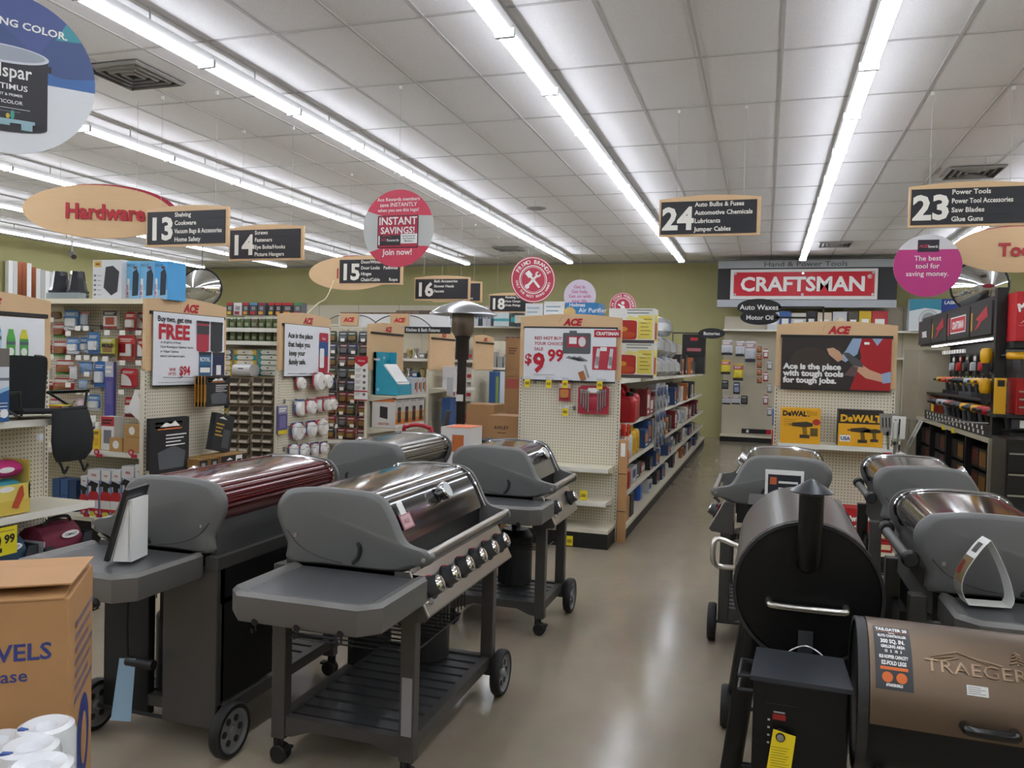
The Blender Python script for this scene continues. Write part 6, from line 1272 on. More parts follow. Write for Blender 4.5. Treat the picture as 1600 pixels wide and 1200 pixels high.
ktop(884, 935, 473, 7.5, .3, 'blue air purifier carton on top of the centre run', '#2f7ab5', lambda a, y, W, H: (a.text('Holmes', .05, WHITE, -W*.4, H*.72, y, bold=.02), a.text('Air Purifier', .06, WHITE, -W*.1, H*.3, y, bold=.01), a.ell(-W*.38, H*.3, .06, .05, y, M('#c9a86a'), 12)))
# ---- pressure cooker style cartons
def a_pot(a, y, W, H):
    a.rect(-W/2, W/2, H*.84, H, y, M('#d9d9d6')); bars(a, -W*.1, W*.45, H*.97, 2, .012, .03, y-.0006, M('#7d8a80')); a.rect(-W/2, W/2, 0, H*.09, y, M('#4a4446'))
    a.poly(rrect(-W*.48, W*.12, H*.1, H*.66, .03), y, M('#a8241c')); a.ell(-W*.18, H*.24, W*.28, H*.1, y-.0006, M('#b5471c'), 20); a.ell(-W*.18, H*.4, W*.1, H*.07, y-.001, M('#c98a2c'), 16)
    a.rect(W*.14, W*.46, H*.12, H*.8, y, M('#d9c95c')); bars(a, W*.2, W*.44, H*.7, 5, .008, H*.11, y-.0006, M('#7a6a2c')); a.poly([(-W*.15, H*.7), (-W*.05, H*.8), (W*.25, H*.7), (W*.4, H*.56), (W*.3, H*.6), (0, H*.66)], y-.0012, M('#e0d48a'))
for k in range(2):
    z1 = AY(1000, 482, 8.4).z; hh = (z1-1.474)/2-.002; x1 = AY(1022, 530, 8.4).x
    carton('grill_carton', '%s white carton picturing a red pot and yellow panel on the centre run' % ('upper' if k else 'lower'), 'box', (x1-.24, 8.54, 1.475+k*(hh+.003)), 0, .48, .27, hh, '#d9d9d6', lambda a, y: a_pot(a, y, .48, hh), 'red pot cartons', lambda a, y: (a.rect(-.13, .13, .02, hh*.84, y, M('#d9c95c')), a.rect(-.1, .05, .04, hh*.6, y-.0006, M('#a8241c'))))
# ---- the long aisle side of the centre run: (local x = y-7.235, local y = -(x+1.66))
RDP = M('#a8141e', .35); YLP = M('#d9a916', .35); BLP = M('#1f4fa0', .35); WHP = M('#c9ccd0', .3); CAPB = M('#141416', .4); CAPR = M('#a8141e', .4); CAPY = M('#d9b916', .4)
def kx(y, fx): return (-1.66+fx, y)
GC = 'fuel cans on the aisle side of the centre run'
def can(px, py0, py1, y, W, D, mat, capm, lab, fx=.26, zb=0, **kw): 
    x, yy = kx(y, fx); H = AX(px, py0, x).z-zb; return jug(kw.pop('name', 'fuel_can'), lab, (x, yy, zb), W, D, max(.1, H), mat, capm, kw.pop('group', GC), kw.pop('rz', 0), **kw)
jug('fuel_can', 'big red plastic fuel can, front one on the second shelf of the centre run', (-1.36, 7.74, 1.055), .38, .2, .31, RDP, CAPB, GC, 0, cat='fuel can')
jug('fuel_can', 'big red plastic fuel can just behind the front one on the second shelf', (-1.36, 8.02, 1.055), .34, .2, .34, RDP, CAPB, GC, 0, cat='fuel can')
for k in range(4):
    t = thing('orange_flare_tube', 'long orange and white tube, %s of the bundle on the wooden corner board' % ORD[k], 'tube', (-1.255+.027*k-.0, 7.275+.03*(k % 2), .705), 0, 'orange tubes by the corner board'); MB().cyl((0, 0, .0), (0, 0, .36), .0125, M('#c9341c', .45), 10).build('tube', t); MB().lathe([(.0128, .12), (.0128, .25)], M('#c3c9cc', .4), n=10, cap=False).build('white_wrap', t)
jugs = [(7.45, .70, .16, .14, .29, WHP, CAPB, 'white jug with blue label and black cap', '#5f8ab5'), (7.62, .70, .17, .14, .28, YLP, CAPB, 'yellow topped washer fluid jug', '#c9ccd0'), (7.8, .70, .17, .14, .28, WHP, CAPB, 'second white jug with blue label', '#5f8ab5')]
for k, (y, z, W, D, H, mt, cm, lab, lb_) in enumerate(jugs): jug('fluid_jug', lab+' on the third shelf of the centre run', (-1.30, y, z+.005), W, D, H, mt, cm, 'fluid jugs on the third shelf', 0, lb_)
for k in range(2): jug('antifreeze_jug', 'tall yellow antifreeze jug, %s one, on the third shelf of the centre run' % ('front' if k == 0 else 'rear'), (-1.31, 8.08+.24*k, .705), .2, .16, .3, YLP, CAPB, 'yellow antifreeze jugs', PI/2, '#b58a12')
for k in range(4): bottle('yellow_bottle', 'slim yellow bottle, %s along the lowest raised shelf of the centre run' % ORD[k], 'bottle', (-1.28-.09*(k % 2), 7.42+.1*(k//2), .405), [(0, 0), (.035, 0), (.038, .01), (.038, .13), (.02, .2), (.018, .205), (0, .205)], M('#e0cf16', .35), CAPY, (.018, .2, .235), 'yellow bottles on the lowest raised shelf', band=(.0385, .04, .1, M('#7c6a3a')))
jug('fuel_can', 'red fuel can on the lowest raised shelf past the yellow bottles', (-1.34, 7.78, .405), .24, .16, .235, RDP, CAPB, GC, 0, cat='fuel can')
jug('fuel_can', 'tall red fuel can on the base deck of the centre run', (-1.34, 8.05, .143), .2, .17, .2, RDP, CAPB, GC, 0, cat='fuel can')
jug('fuel_can', 'blue kerosene can on the base deck of the centre run', (-1.34, 8.75, .143), .2, .2, .21, BLP, CAPB, GC, 0, cat='fuel can')
carton('brown_carton', 'brown carton on the base deck beside the wooden corner board', 'box', (-1.36, 7.46, .143), 0, .34, .3, .22, KB, None)
carton('black_carton', 'black carton with green print on the base deck of the centre run', 'box', (-1.32, 7.78, .143), 0, .26, .2, .22, '#2a2a2c', lambda a, y: a.rect(-.08, .08, .05, .15, y, M('#6a8f4a')))
# remaining lengths: goods one after another along every shelf
KC = [('#b9bcc0', 'grey'), ('#7a1f26', 'dark red'), ('#1d1f24', 'black'), ('#2d4a78', 'blue'), ('#c9c5ba', 'cream'), ('#3a3d42', 'charcoal'), ('#b0642c', 'orange')]
for si, (z, y0, y1, hmx, nm) in enumerate(((1.475, 11.8, 17.0, .34, 'top shelf'), (1.055, 8.35, 17.0, .30, 'second shelf'), (.705, 8.75, 17.0, .265, 'third shelf'), (.405, 8.1, 17.0, .205, 'lowest raised shelf'), (.143, 9.2, 17.0, .178, 'base deck'))):
    y = y0; n = 0
    while y < y1 and n < 20:
        if si == 0 and 15.0 < y < 15.9: y = 15.95
        W = rnd.uniform(.24, .40); H = hmx*rnd.uniform(.65, 1); D = rnd.uniform(.2, .3); ci = rnd.randrange(7); q = .31-.02*rnd.random()
        lab = '%s %s, %s along the %s of the centre run' % (KC[ci][1], '%s', ORD[n], nm); yc = y+W/2
        if (n+si) % 4 == 1 and y < 14: jug('fluid_jug', lab % 'jug', (-1.66+q, yc, z+.005 if z > .2 else z), W*.8, D*.7, H, M(KC[ci][0], .35), CAPB, 'goods along the centre run', PI/2, '#c9c9c6')
        else: carton('small_carton', lab % 'carton', 'box', (-1.66+q, yc, z+.002), PI/2, W-.02, D, H, KC[ci][0], (lambda a, yy, W=W, H=H, ci=ci: (a.rect(-W*.4, W*.2, H*.3, H*.8, yy, M(KC[(ci+3) % 7][0])), a.rect(-W*.3, W*.1, H*.1, H*.2, yy, WHITE))), 'goods along the centre run')
        y += W+rnd.uniform(.02, .12); n += 1
# wrapped bags bulging over the second to top shelves
SIL = M('#b4b7bb', .22, .55, bump=.5, nscale=18)
for k in range(8):
    z, y = ((1.479, 9.3), (1.479, 10.0), (1.479, 10.7), (1.479, 11.4), (1.73, 9.6), (1.73, 10.3), (1.73, 11.0), (1.98, 10.3))[k]
    t = thing('wrapped_bag', 'crinkled silver wrapped bag, %s of the heap on the centre run' % ORD[k], 'bag', (-1.37, y, z), .05*k, 'silver wrapped bags on the centre run'); m = MB(); m.loft([[(.24*f*math.cos(a)*(1+.06*math.sin(3*a+k)), .32*f*math.sin(a), zz) for a in [2*PI*j/16 for j in range(16)]] for zz, f in ((0, .75), (.06, 1), (.16, .97), (.22, .7), (.248, .25))], SIL); m.build('bag', t)
BST = carton('black_stand_box', 'tall black carton on the top shelf past the red pot cartons', 'box', (-1.24, 8.90, 1.477), 0, .16, .12, .46, '#121316', lambda a, y: a.rect(-.03, .03, .2, .3, y, M('#8a8a8a')))
for k in range(2): carton('red_crate', 'red carton, %s one, past the red pot cartons on the top shelf' % ('lower' if k == 0 else 'upper'), 'box', (-1.25, 8.75, 1.477+.125*k) , 0, .2, .12, .12, '#a51c26', lambda a, y: (a.rect(-.08, .08, .03, .05, y, WHITE), a.rect(-.08, .08, .07, .085, y, WHITE)), 'red cartons past the pot cartons')
carton('black_carton', 'black carton with red marks at the far end of the top shelf', 'box', (-1.30, 15.6, 1.80), 0, .42, .3, .42, '#1c1b1d', lambda a, y: (a.rect(-.06, .08, .3, .36, y, M('#b5303a')), a.rect(-.12, .14, .1, .16, y, M('#b0606a'))))
carton('black_carton', 'black carton under the one with red marks', 'box', (-1.30, 15.6, 1.477), 0, .42, .3, .32, '#2a2a2c')
# clear clip strips hanging down the front of the run
CL2 = clearmat('#c9d2da', .5, .12)
for k in range(3):
    y = 9.5+.32*k; t = thing('clip_strip', 'clear hanging strip of blue bagged parts, %s along the centre run' % ORD[k], 'hanging strip', (-1.205, y, 1.40), PI/2, 'clear strips on the centre run'); MB().bx(-.11, .11, -.012, .0, -.78, 0, CL2).build('clear_sleeve', t)
    for j in range(5): MB().lathe([(0, -.03), (.05, -.024), (.055, -.01), (0, 0)], M(('#3a4a78', '#8d9298')[j % 2], .3), (.02*(j % 2), -.012, -.1-.15*j), 10, 'y').build('bagged_part', t)
# ================================================================== right endcap goods
zR = .994
def a_dw(a, y, W, H):
    a.rect(-W/2, W/2, 0, H, y, M('#dba015')); a.text('DeWALT', H*.2, INK, -W*.46, H*.78, y-.0006, bold=.05, sx=.95); bars(a, -W*.42, -W*.1, H*.68, 4, .005, .016, y-.0006, M('#a87a10')); drill_art(a, W*.05, H*.42, H*.55, y-.001, M('#3a3226'), M('#8a6a12')); a.rect(W*.25, W*.44, H*.22, H*.45, y-.001, M('#5a4a1c')); a.ell(W*.4, H*.62, W*.1, H*.09, y-.001, M('#b03328'), 14); a.rect(W*.16, W*.42, H*.8, H*.92, y-.001, M('#c48e10'))
def a_dw2(a, y, W, H):
    a.rect(-W/2, W/2, 0, H*.62, y, M('#dba015')); a.rect(-W/2, W/2, H*.62, H, y, M('#26221c')); a.text('DeWALT', H*.26, M('#e0a818'), -W*.46, H*.68, y-.0006, bold=.05); drill_art(a, -W*.0, H*.34, H*.5, y-.001, M('#3a3226'), M('#6a5212')); drill_art(a, W*.27, H*.34, H*.42, y-.001, M('#3a3226'), M('#6a5212')); a.rect(-W*.46, -W*.22, H*.12, H*.3, y-.001, WHITE); a.text('USA', H*.13, M('#2b3a7c'), -W*.44, H*.16, y-.0016, bold=.04)
def fr(box, y, D, lab, body, art, zb, name='tool_carton', group='tool cartons on the right endcap'):
    x0 = AY(box[0], (box[1]+box[3])/2, y).x; x1 = AY(box[2], (box[1]+box[3])/2, y).x; z1 = AY((box[0]+box[2])/2, box[1], y).z; W, H = x1-x0, z1-zb
    return carton(name, lab, 'box', ((x0+x1)/2, y+D/2, zb), 0, W, D, H, body, lambda a, yy: art(a, yy, W, H), group)
fr((1220, 638, 1282, 682), 7.03, .16, 'yellow drill carton at left on the right endcap shelf', '#dba015', a_dw, zR)
fr((1310, 641, 1380, 684), 7.03, .16, 'yellow and black drill carton at right on the right endcap shelf', '#26221c', a_dw2, zR)
def a_milw(a, y, W, H):
    a.text('Milwaukee', H*.2, WHITE, -W*.42, H*.66, y, bold=.05, sx=.8, rot=.12, ital=.15); a.poly([(-W*.42, H*.52), (W*.2, H*.62), (W*.1, H*.55), (W*.42, H*.62), (-W*.05, H*.48), (.02, H*.55)], y, WHITE); drill_art(a, .05, H*.38, H*.25, y, M('#6a1a20'), M('#3a2a2c')); a.rect(-W*.1, W*.3, H*.14, H*.28, y-.0006, M('#c9a0a2')); a.rect(-W/2, W/2, 0, H*.08, y, M('#d9cfa8'))
fr((1312, 795, 1362, 856), 6.98, .2, 'red tool carton on the base of the right endcap', '#b3141d', a_milw, .167)
for k in range(3): carton('red_carton', 'low red carton, %s on the base of the right endcap' % ORD[k], 'box', (.935, 7.06+.0*k, .167+.09*k), 0, .15, .2, .085, '#a5141d', lambda a, y: a.rect(-.06, .06, .02, .06, y, M('#d9c9a0')), 'low red cartons')
# blue strip goods on the side of that run
t = thing('clip_strip', 'blue and red clip strip hung at the aisle edge of the right endcap', 'hanging strip', (.10, 7.42, 1.28), 0); MB().bx(-.008, .008, -.09, .09, -.75, 0, M('#2d5aa0')).build('strip', t); MB().bx(0, .22, -.006, .006, -.01, .0, STEEL).build('arm', t)
for k in range(4): MB().bx(-.025, .012, -.08, .08, -.17-.185*k, -.03-.185*k, M(('#2d5aa0', '#b0202c', '#c9c9cc', '#2d5aa0')[k])).build('hung_pack', t)
# ================================================================== grill tools on a small rack
t = thing('tool_rack', 'dark wire floor rack holding grill tools behind the far right grill', 'rack', (1.30, 6.35, 0)); MB().bx(-.2, .2, -.15, .15, 0, .03, INK).cyl((-.3, 0, .03), (-.3, 0, 1.27), .006, HOOKM, 8).cyl((-.32, 0, 1.262), (.2, 0, 1.262), .005, HOOKM, 8).build('frame', t)
def grilltool(kind, x, zt, tilt, lab):
    t = thing('grill_tool', lab, 'grill tool', (x, {'spatula': 6.30, 'white': 6.27, 'fork': 6.24, 'tongs': 6.21}[kind], zt), 0, 'stainless grill tools'); T = Matrix.Rotation(tilt, 4, 'Y'); m = MB(); m.T = T
    m.bx(-.008, .008, -.004, .0, -.38, -.13, STEEL); m.build('shaft', t); m = MB(); m.T = T
    if kind == 'spatula': m.prism([(-.05, 0), (-.05, -.12), (-.02, -.16), (.02, -.16), (.05, -.12), (.05, 0)][::-1], -.004, 0, STEEL, 'y'); [m.bx(-.03+.022*j-.004, -.03+.022*j+.004, -.0048, -.0042, -.1, -.03, INK) for j in range(3)]
    elif kind == 'white': m.prism([(-.045, 0), (-.045, -.16), (.045, -.16), (.045, 0)][::-1], -.004, 0, M('#d9d8d2', .3), 'y'); m.bx(.0, .01, -.005, -.004, -.13, -.02, INK)
    elif kind == 'fork': [m.bx(x_-.004, x_+.004, -.004, 0, -.15, 0, STEEL) for x_ in (-.015, .015)]; m.bx(-.02, .02, -.004, 0, -.16, -.14, STEEL)
    else: m.bx(-.014, -.002, -.004, 0, -.2, 0, M('#c9c9c4', .3, .6)); m.bx(.002, .014, -.004, 0, -.2, 0, M('#c9c9c4', .3, .6))
    m.build('head', t); m = MB(); m.T = T; m.bx(-.03, .03, -.006, .004, -.36, -.26, WHITE).bx(-.03, .03, -.0066, .0046, -.3, -.28, RED).bx(-.03, .03, -.0066, .0046, -.355, -.34, RED).build('card_sleeve', t)
p = AY(1386, 646, 6.3); grilltool('spatula', p.x, p.z, -.06, 'slotted steel spatula, leftmost grill tool on the wire rack'); p = AY(1404, 650, 6.3); grilltool('white', p.x, p.z, .03, 'pale square headed turner on the wire rack'); p = AY(1399, 660, 6.26); grilltool('fork', p.x, p.z, .02, 'two pronged fork between the turners on the wire rack'); p = AY(1436, 655, 6.3); grilltool('tongs', p.x, p.z, .4, 'tilted pair of tongs, rightmost grill tool on the wire rack')
for o in [o for o in S.objects if o.name.startswith('grill_tool') and not o.parent]: MB().bx(-.003, .003, -.002, 6.351-o.location.y, 1.262-o.location.z-.004, 1.262-o.location.z+.004, HOOKM).build('hang_loop', o)
# ================================================================== back wall pegboard under the banner
def bw(box, style, cols, lab, y=18.2, D=.04): 
    a = AY(box[0], box[1], y); b_ = AY(box[2], box[3], y); return pack(lab, ((a.x+b_.x)/2, y, a.z), 0, b_.x-a.x, a.z-b_.z, style, cols, 'packs on the back wall', D, one=True)
WP_ = ('#c9cbd0', '#a58a90', '#2b2d3a', '#b9bcc4'); YP_ = ('#c9b52c', '#b5505a', '#2a2a2c', '#d4c33a'); BP_ = ('#26272a', '#3a3b40', '#26272a', '#55575a')
L_ = [((1128,531,1144,555),WP_,'white pack'),((1150,533,1163,557),WP_,'white pack'),((1165,533,1180,566),WP_,'long white pack'),((1127,562,1141,585),YP_,'yellow pack'),((1146,568,1161,595),YP_,'long yellow pack'),((1128,594,1138,608),BP_,'black pack'),((1146,597,1156,616),('#35456a','#55628a','#2b2d3a','#8a93a8'),'blue pack'),((1129,618,1141,632),WP_,'small white pack'),((1144,618,1156,632),WP_,'small white pack'),((1158,618,1168,632),BP_,'small black pack')]
for k, (b_, c, n_) in enumerate(L_): bw(b_, 'card', c, '%s, %s of the left group on the back wall under the banner' % (n_, ORD[k]))
for k in range(5): bw((1183, 541+12*k, 1190, 551+12*k), 'dome', ('#8a4a2c', '#a5602c', '#6a3a24', '#b06a3a'), 'round orange pack, %s from top in the column on the back wall' % ORD[k])
for k in range(6): bw((1193+6*(k % 2), 545+18*k, 1200+6*(k % 2), 560+18*k), 'card', (('#a52c34', '#c9c9cc', '#a52c34', '#d9d9d9'), ('#8d8f94', '#b5b7ba', '#6d6f74', '#c9c9cc'))[k % 2], '%s pack, %s from top beside the orange column on the back wall' % (('red', 'grey')[k % 2], ORD[k]))
p = AY(1181, 668, 18.2); t = thing('pry_bar', 'long black bar with red end low on the back wall unit', 'bar', (p.x, 18.35, .18)); MB().bx(-.3, .22, -.03, .03, 0, .1, INK).bx(-.2, -.15, -.032, .032, .02, .08, WHITE).bx(.22, .32, -.04, .04, 0, .1, RED).build('body', t)
def wtop(px0, px1, py0, y, lab, body, art=None, zb=2.455, D=.3, group='cartons on the back wall top shelf', name='wall_carton'):
    x0 = AY(px0, 480, y).x; x1 = AY(px1, 480, y).x; z1 = AY((px0+px1)/2, py0, y).z; W, H = x1-x0, z1-zb
    return carton(name, lab, 'box', ((x0+x1)/2, y+D/2, zb), 0, W, D, H, body, (lambda a, yy: art(a, yy, W, H)) if art else None, group)
bwc = [(1200,1218,488,'#c9ced2','white'),(1219,1236,486,'#3a5f9c','blue'),(1237,1260,489,'#c9c5bc','cream'),(1261,1276,486,'#2a2a2c','black'),(1278,1300,488,'#c9b9a5','tan'),(1302,1324,487,'#c5c9cc','pale'),(1326,1342,488,'#55504a','brown'),(1343,1362,486,'#d2b02c','yellow'),(1363,1388,486,'#b5383c','red')]
for k, (a0, a1, b0, c, n_) in enumerate(bwc): wtop(a0, a1, b0, 18.25, '%s carton, %s from left on the shelf under the banner' % (n_, ORD[k]), c, lambda a, y, W, H: a.rect(-W*.3, W*.3, H*.3, H*.6, y, WHITE))
# long back wall shelf goods behind the left aisles
for k in range(12): wtop(532+12.4*k, 543.5+12.4*k, 488 if k < 7 else 485, 18.2, 'brown panel carton, %s from left on the long back wall shelf' % ORD[k], '#7a6250' if k < 10 else '#5c4a40', None, group='brown panel cartons on the back wall')
for k in range(16):
    if 682+6.6*k > 792: break
    wtop(682+6.6*k, 688+6.6*k, 481, 18.15, '%s binder shaped carton, %s along the back wall shelf past the brown panels' % (('pale', 'grey', 'dark')[(k*k+k) % 3], ORD[k]), ('#b9bec4', '#8a939c', '#3a3c40')[(k*k+k) % 3], lambda a, y, W, H: a.rect(-W*.3, W*.3, H*.4, H*.75, y, M('#6d7880')), group='narrow cartons on the back wall shelf')
for k in range(7): wtop(772+3.4*k, 775.2+3.4*k, 488, 18.0, 'white and teal roll carton, %s of the teal banded row on the back wall' % ORD[k], '#c9d3d6', lambda a, y, W, H: a.rect(-W*.5, W*.5, H*.35, H*.55, y, M('#3fa0a8')), group='teal banded cartons on the back wall', D=.2)
for k in range(5): wtop(799+3.6*k, 802+3.6*k, 489, 18.0, 'dark and teal slim carton, %s right of the teal banded row' % ORD[k], '#3a4448', lambda a, y, W, H: a.rect(-W*.5, W*.5, H*.3, H*.7, y, M('#3fa0a8')), group='slim teal cartons on the back wall', D=.2)
for k in range(13):
    x = -5.9+.13*k; t = thing('red_bag', 'dark red bag, %s from left on the lower back wall shelf' % ORD[k], 'bag', (x, 18.32, 1.905), 0, 'dark red bags on the lower back wall shelf'); MB().loft([[(.06*f*math.cos(a), .09*f*math.sin(a), z) for a in [2*PI*j/10 for j in range(10)]] for z, f in ((0, .9), (.05, 1.05), (.2, 1), (.26, .7), (.3, .8))], M('#7a2c38', .5)).build('bag', t)
# fan carton and blue carton on the right part of the back wall
wtop(1421, 1471, 467, 18.1, 'white and teal carton picturing a round fan, high at the back right', '#c9d0d4', lambda a, y, W, H: (a.poly([(-W/2, H), (W/2, H), (W/2, H*.65), (0, H*.72), (-W/2, H*.62)], y, M('#2f7f96')), a.ell(W*.12, H*.35, W*.32, H*.32, y-.0006, M('#8a9094'), 24), a.ell(W*.12, H*.35, W*.3, H*.3, y-.001, M('#b9bec0'), 24, ri=.75), a.ell(W*.12, H*.35, W*.06, H*.06, y-.0016, M('#5c6468'), 12)), group=None)
wtop(1472, 1513, 467, 18.1, 'dark blue carton beside the fan carton, high at the back right', '#1f3a86', lambda a, y, W, H: (a.text('LASKO', H*.14, WHITE, -W*.42, H*.84, y, bold=.03), a.ell(W*.18, H*.4, W*.28, H*.25, y, M('#2f6ab0'), 16), a.ell(W*.1, H*.55, W*.2, H*.15, y-.0006, M('#20242e'), 14)), group=None)
t = thing('door_panel', 'tall grey door panel standing at the back right', 'panel', (2.05, 18.05, 0)); MB().bx(-.35, -.15, -.02, .02, 0, 2.1, M('#8f9088', .4)).bx(-.13, .35, -.02, .02, 0, 2.1, M('#b5b09c', .5)).build('slab', t)

# ================================================================== power tool wall (faces -x), local x = -(y-y0), front -y -> -x
BLKM = M('#111214', .45); GRIDB = pegmat('#191a1c', '#050505', .05, .2)
tw = thing('tool_display', 'long black power tool wall with cream counter and brand panels', 'shelf unit', (2.62, 13.4, 0), -PI/2); L = 4.13
MB().bx(0, L, 0, .05, 0, 2.4, GRIDB).build('back_panel', tw)
MB().bx(0, L, -.42, -.0, .9, .95, M('#b5ad98', .4)).build('counter', tw)
for k in range(5): MB().bx(L*k/4-.015 if k else 0, L*k/4+.015 if k else .03, -.41, 0, .03, .9, BLKM).build('divider', tw)
MB().bx(0, L, -.40, 0, .0, .05, BLKM).build('bottom_deck', tw)
MB().bx(.6, L, -.41, -.395, .952, 1.075, M('#1c1c1e')).build('label_strip', tw)
MB().bx(0, L, -.3, -.0, 1.3, 1.32, BLKM).build('tool_shelf', tw)
MB().bx(L-.03, L, -.42, 0, .0, .95, M('#b5ad98', .4)).build('end_panel', tw)
MB().bx(0, .04, -.42, .05, .95, 1.9, M('#b0a893', .5)).bx(-.04, 0, -.62, .05, 0, 1.95, M('#b0a893', .5)).build('cream_side_panel', tw)
br = [(0.05, 1.0, 'DREMEL'), (1.05, 2.0, 'slash'), (2.05, 3.2, 'CRAFTSMAN'), (3.25, 4.13, 'slash')]
for k, (a0, a1, w_) in enumerate(br):
    b_ = MB().bx(a0, a1, -.44, -.38, 2.02, 2.36, M('#232325', .5)).build('brand_panel', tw); m = MB(); y = -.442; xm = (a0+a1)/2
    if w_ == 'DREMEL': m.text('DREMEL', .11, WHITE, xm, 2.12, y, 'CENTER', bold=.06, sx=.9); m.rect(a0, a0+.04, 2.02, 2.36, y, M('#a03a34'))
    elif w_ == 'CRAFTSMAN': m.rect(xm-.38, xm+.4, 2.09, 2.29, y, WHITE); m.rect(xm-.36, xm+.38, 2.105, 2.275, y-.0006, M('#c02030')); m.text('CRAFTSMAN', .12, WHITE, xm+.01, 2.145, y-.0012, 'CENTER', bold=.05, sx=.85); m.rect(a0+.02, a0+.12, 2.08, 2.3, y, M('#b5303a'))
    else: m.poly([(xm-.25, 2.08), (xm+.2, 2.3), (xm+.28, 2.27), (xm-.1, 2.1)], y, M('#b01a2a')); m.poly([(xm-.2, 2.2), (xm+.25, 2.32), (xm+.3, 2.2), (xm, 2.16)], y-.0006, M('#b01a2a')); m.rect(a0+.02, a0+.1, 2.08, 2.28, y, M('#b58a24'))
    m.build('brand_print', b_)
MB().bx(0, L, -.38, 0, 2.38, 2.42, BLKM).bx(0, L, -.4, 0, 2.0, 2.02, BLKM).build('canopy', tw)
lt = bpy.data.materials.new('added_glow_strip'); lt.use_nodes = True; q = lt.node_tree.nodes['Principled BSDF']; q.inputs['Emission Color'].default_value = (1, 1, 1, 1); q.inputs['Emission Strength'].default_value = 9  # glowing strip added under the canopy to brighten the tools
MB().bx(.3, L-.3, -.3, -.26, 1.985, 1.999, lt).build('added_glow_strip', tw)
for k in range(9): MB().bx(.3+.16*k, .34+.16*k, -.16, -.13, 1.88, 1.93, WHITE).build('price_tag', tw)
def WY(u): return 13.4-u          # world y of a distance along the wall
def power_tool(u, z, f, col, col2, lab, kind='drill', s=1.0, grp='power tools on the tool wall counter'):
    t = thing('power_tool', lab, 'power tool', (2.62-f, WY(u), z), -.8+rnd.uniform(-.2, .2), grp); b_ = M(col, .4); d = M(col2, .5); m = MB()
    if kind == 'drill':
        m.tube([(-.09*s, 0, .17*s), (.07*s, 0, .17*s)], [.03*s, .036*s], b_, 12); m.build('motor_body', t); MB().tube([(.03*s, 0, .15*s), (.045*s, 0, .04*s)], [.022*s, .02*s], d, 10).build('grip', t); MB().bx(0, .09*s, -.035*s, .035*s, 0, .045*s, d).build('battery', t); MB().cyl((-.09*s, 0, .17*s), (-.14*s, 0, .17*s), .02*s, INK, 10, .012*s).build('chuck', t)
    elif kind == 'saw':
        m.loft([[(x*s, y*s, z_*s) for x, y in rrect(-.13, .1, -.05, .05, .03, 3)] for z_ in (.06, .14)], b_); m.build('motor_body', t); MB().lathe([(0, -.01), (.06*s, -.01), (.064*s, 0), (.06*s, .01), (0, .01)], STEEL, (-.02*s, -.06*s, .095*s), 24, 'y').build('blade', t); MB().tube(crom([(-.08*s, 0, .13*s), (-.04*s, 0, .2*s), (.06*s, 0, .19*s), (.1*s, 0, .1*s)], 3), .018*s, d, 8).build('handle', t); MB().bx(-.15*s, .12*s, -.07*s, .06*s, 0, .012, STEEL).build('shoe', t)
    else:
        m.tube([(-.16*s, 0, .06*s), (.0, 0, .06*s), (.15*s, 0, .055*s)], [.035*s, .042*s, .03*s], b_, 12); m.build('motor_body', t); MB().tube([(.02*s, 0, .095*s), (.12*s, 0, .085*s)], .012*s, d, 8).build('handle', t); MB().cyl((-.16*s, 0, .06*s), (-.2*s, 0, .05*s), .03*s, STEEL, 14).build('head', t)
    return t
TC = [('#2e3033', '#8d9093', 'grey'), ('#a8adb2', '#33363a', 'silver'), ('#cf4a1c', '#2a2a2c', 'orange'), ('#2b2d31', '#55585c', 'black'), ('#e0a616', '#2a2520', 'yellow'), ('#b5161f', '#2a2a2c', 'red')]
seq = [0, 1, 1, 2, 3, 3, 4, 3, 4, 5, 5, 5]
for k, c in enumerate(seq): power_tool(.88+.275*k, .953, .235, *TC[c][:2], '%s power tool, %s from the far end on the tool wall counter' % (TC[c][2], ORD[k]), 'drill', 1.5)
seq2 = [4, 2, 2, 3, 3, 1, 4, 4, 4, 3]
for k, c in enumerate(seq2): power_tool(.6+.33*k, 1.322, .17, *TC[c][:2], '%s power tool, %s from the far end on the upper tool shelf' % (TC[c][2], ORD[k]), 'drill', 1.15, 'power tools on the upper tool shelf')
for k in range(14):
    c = TC[(k*5+2) % 6]; pack('%s accessory pack, %s from the far end high on the tool wall' % (c[2], ORD[k]), (2.62-.04-.04*(k % 2), WY(.5+.2*k), 1.86), -PI/2, .13, .26, 'card', (c[1], c[0], '#2a2a2c', c[0]), 'accessory packs high on the tool wall', .05, one=True)
for k in range(10):
    c = TC[(k*3+1) % 6]; pack('%s accessory pack, %s from the far end, lower hooks of the tool wall' % (c[2], ORD[k]), (2.62-.03, WY(.45+.2*k), 1.58), -PI/2, .13, .16, 'card', ('#4a8a3a' if k in (4, 5) else c[1], c[0], '#2a2a2c', c[0]), 'accessory packs on the lower hooks', .05, one=True)
for k in range(32):
    t = tag(MB().bx(-.03, .03, -.002, 0, 0, .038, TAGW).build('price_card', None, (2.62-.4115, WY(.8+.2*(k % 16)+.05*(k//16)), 1.022-.05*(k//16)), -PI/2), 'white price card, %s from the far end, %s row of the tool wall counter strip' % (ORD[k % 16], ('upper', 'lower')[k//16]), 'price card', 'price cards along the tool wall')
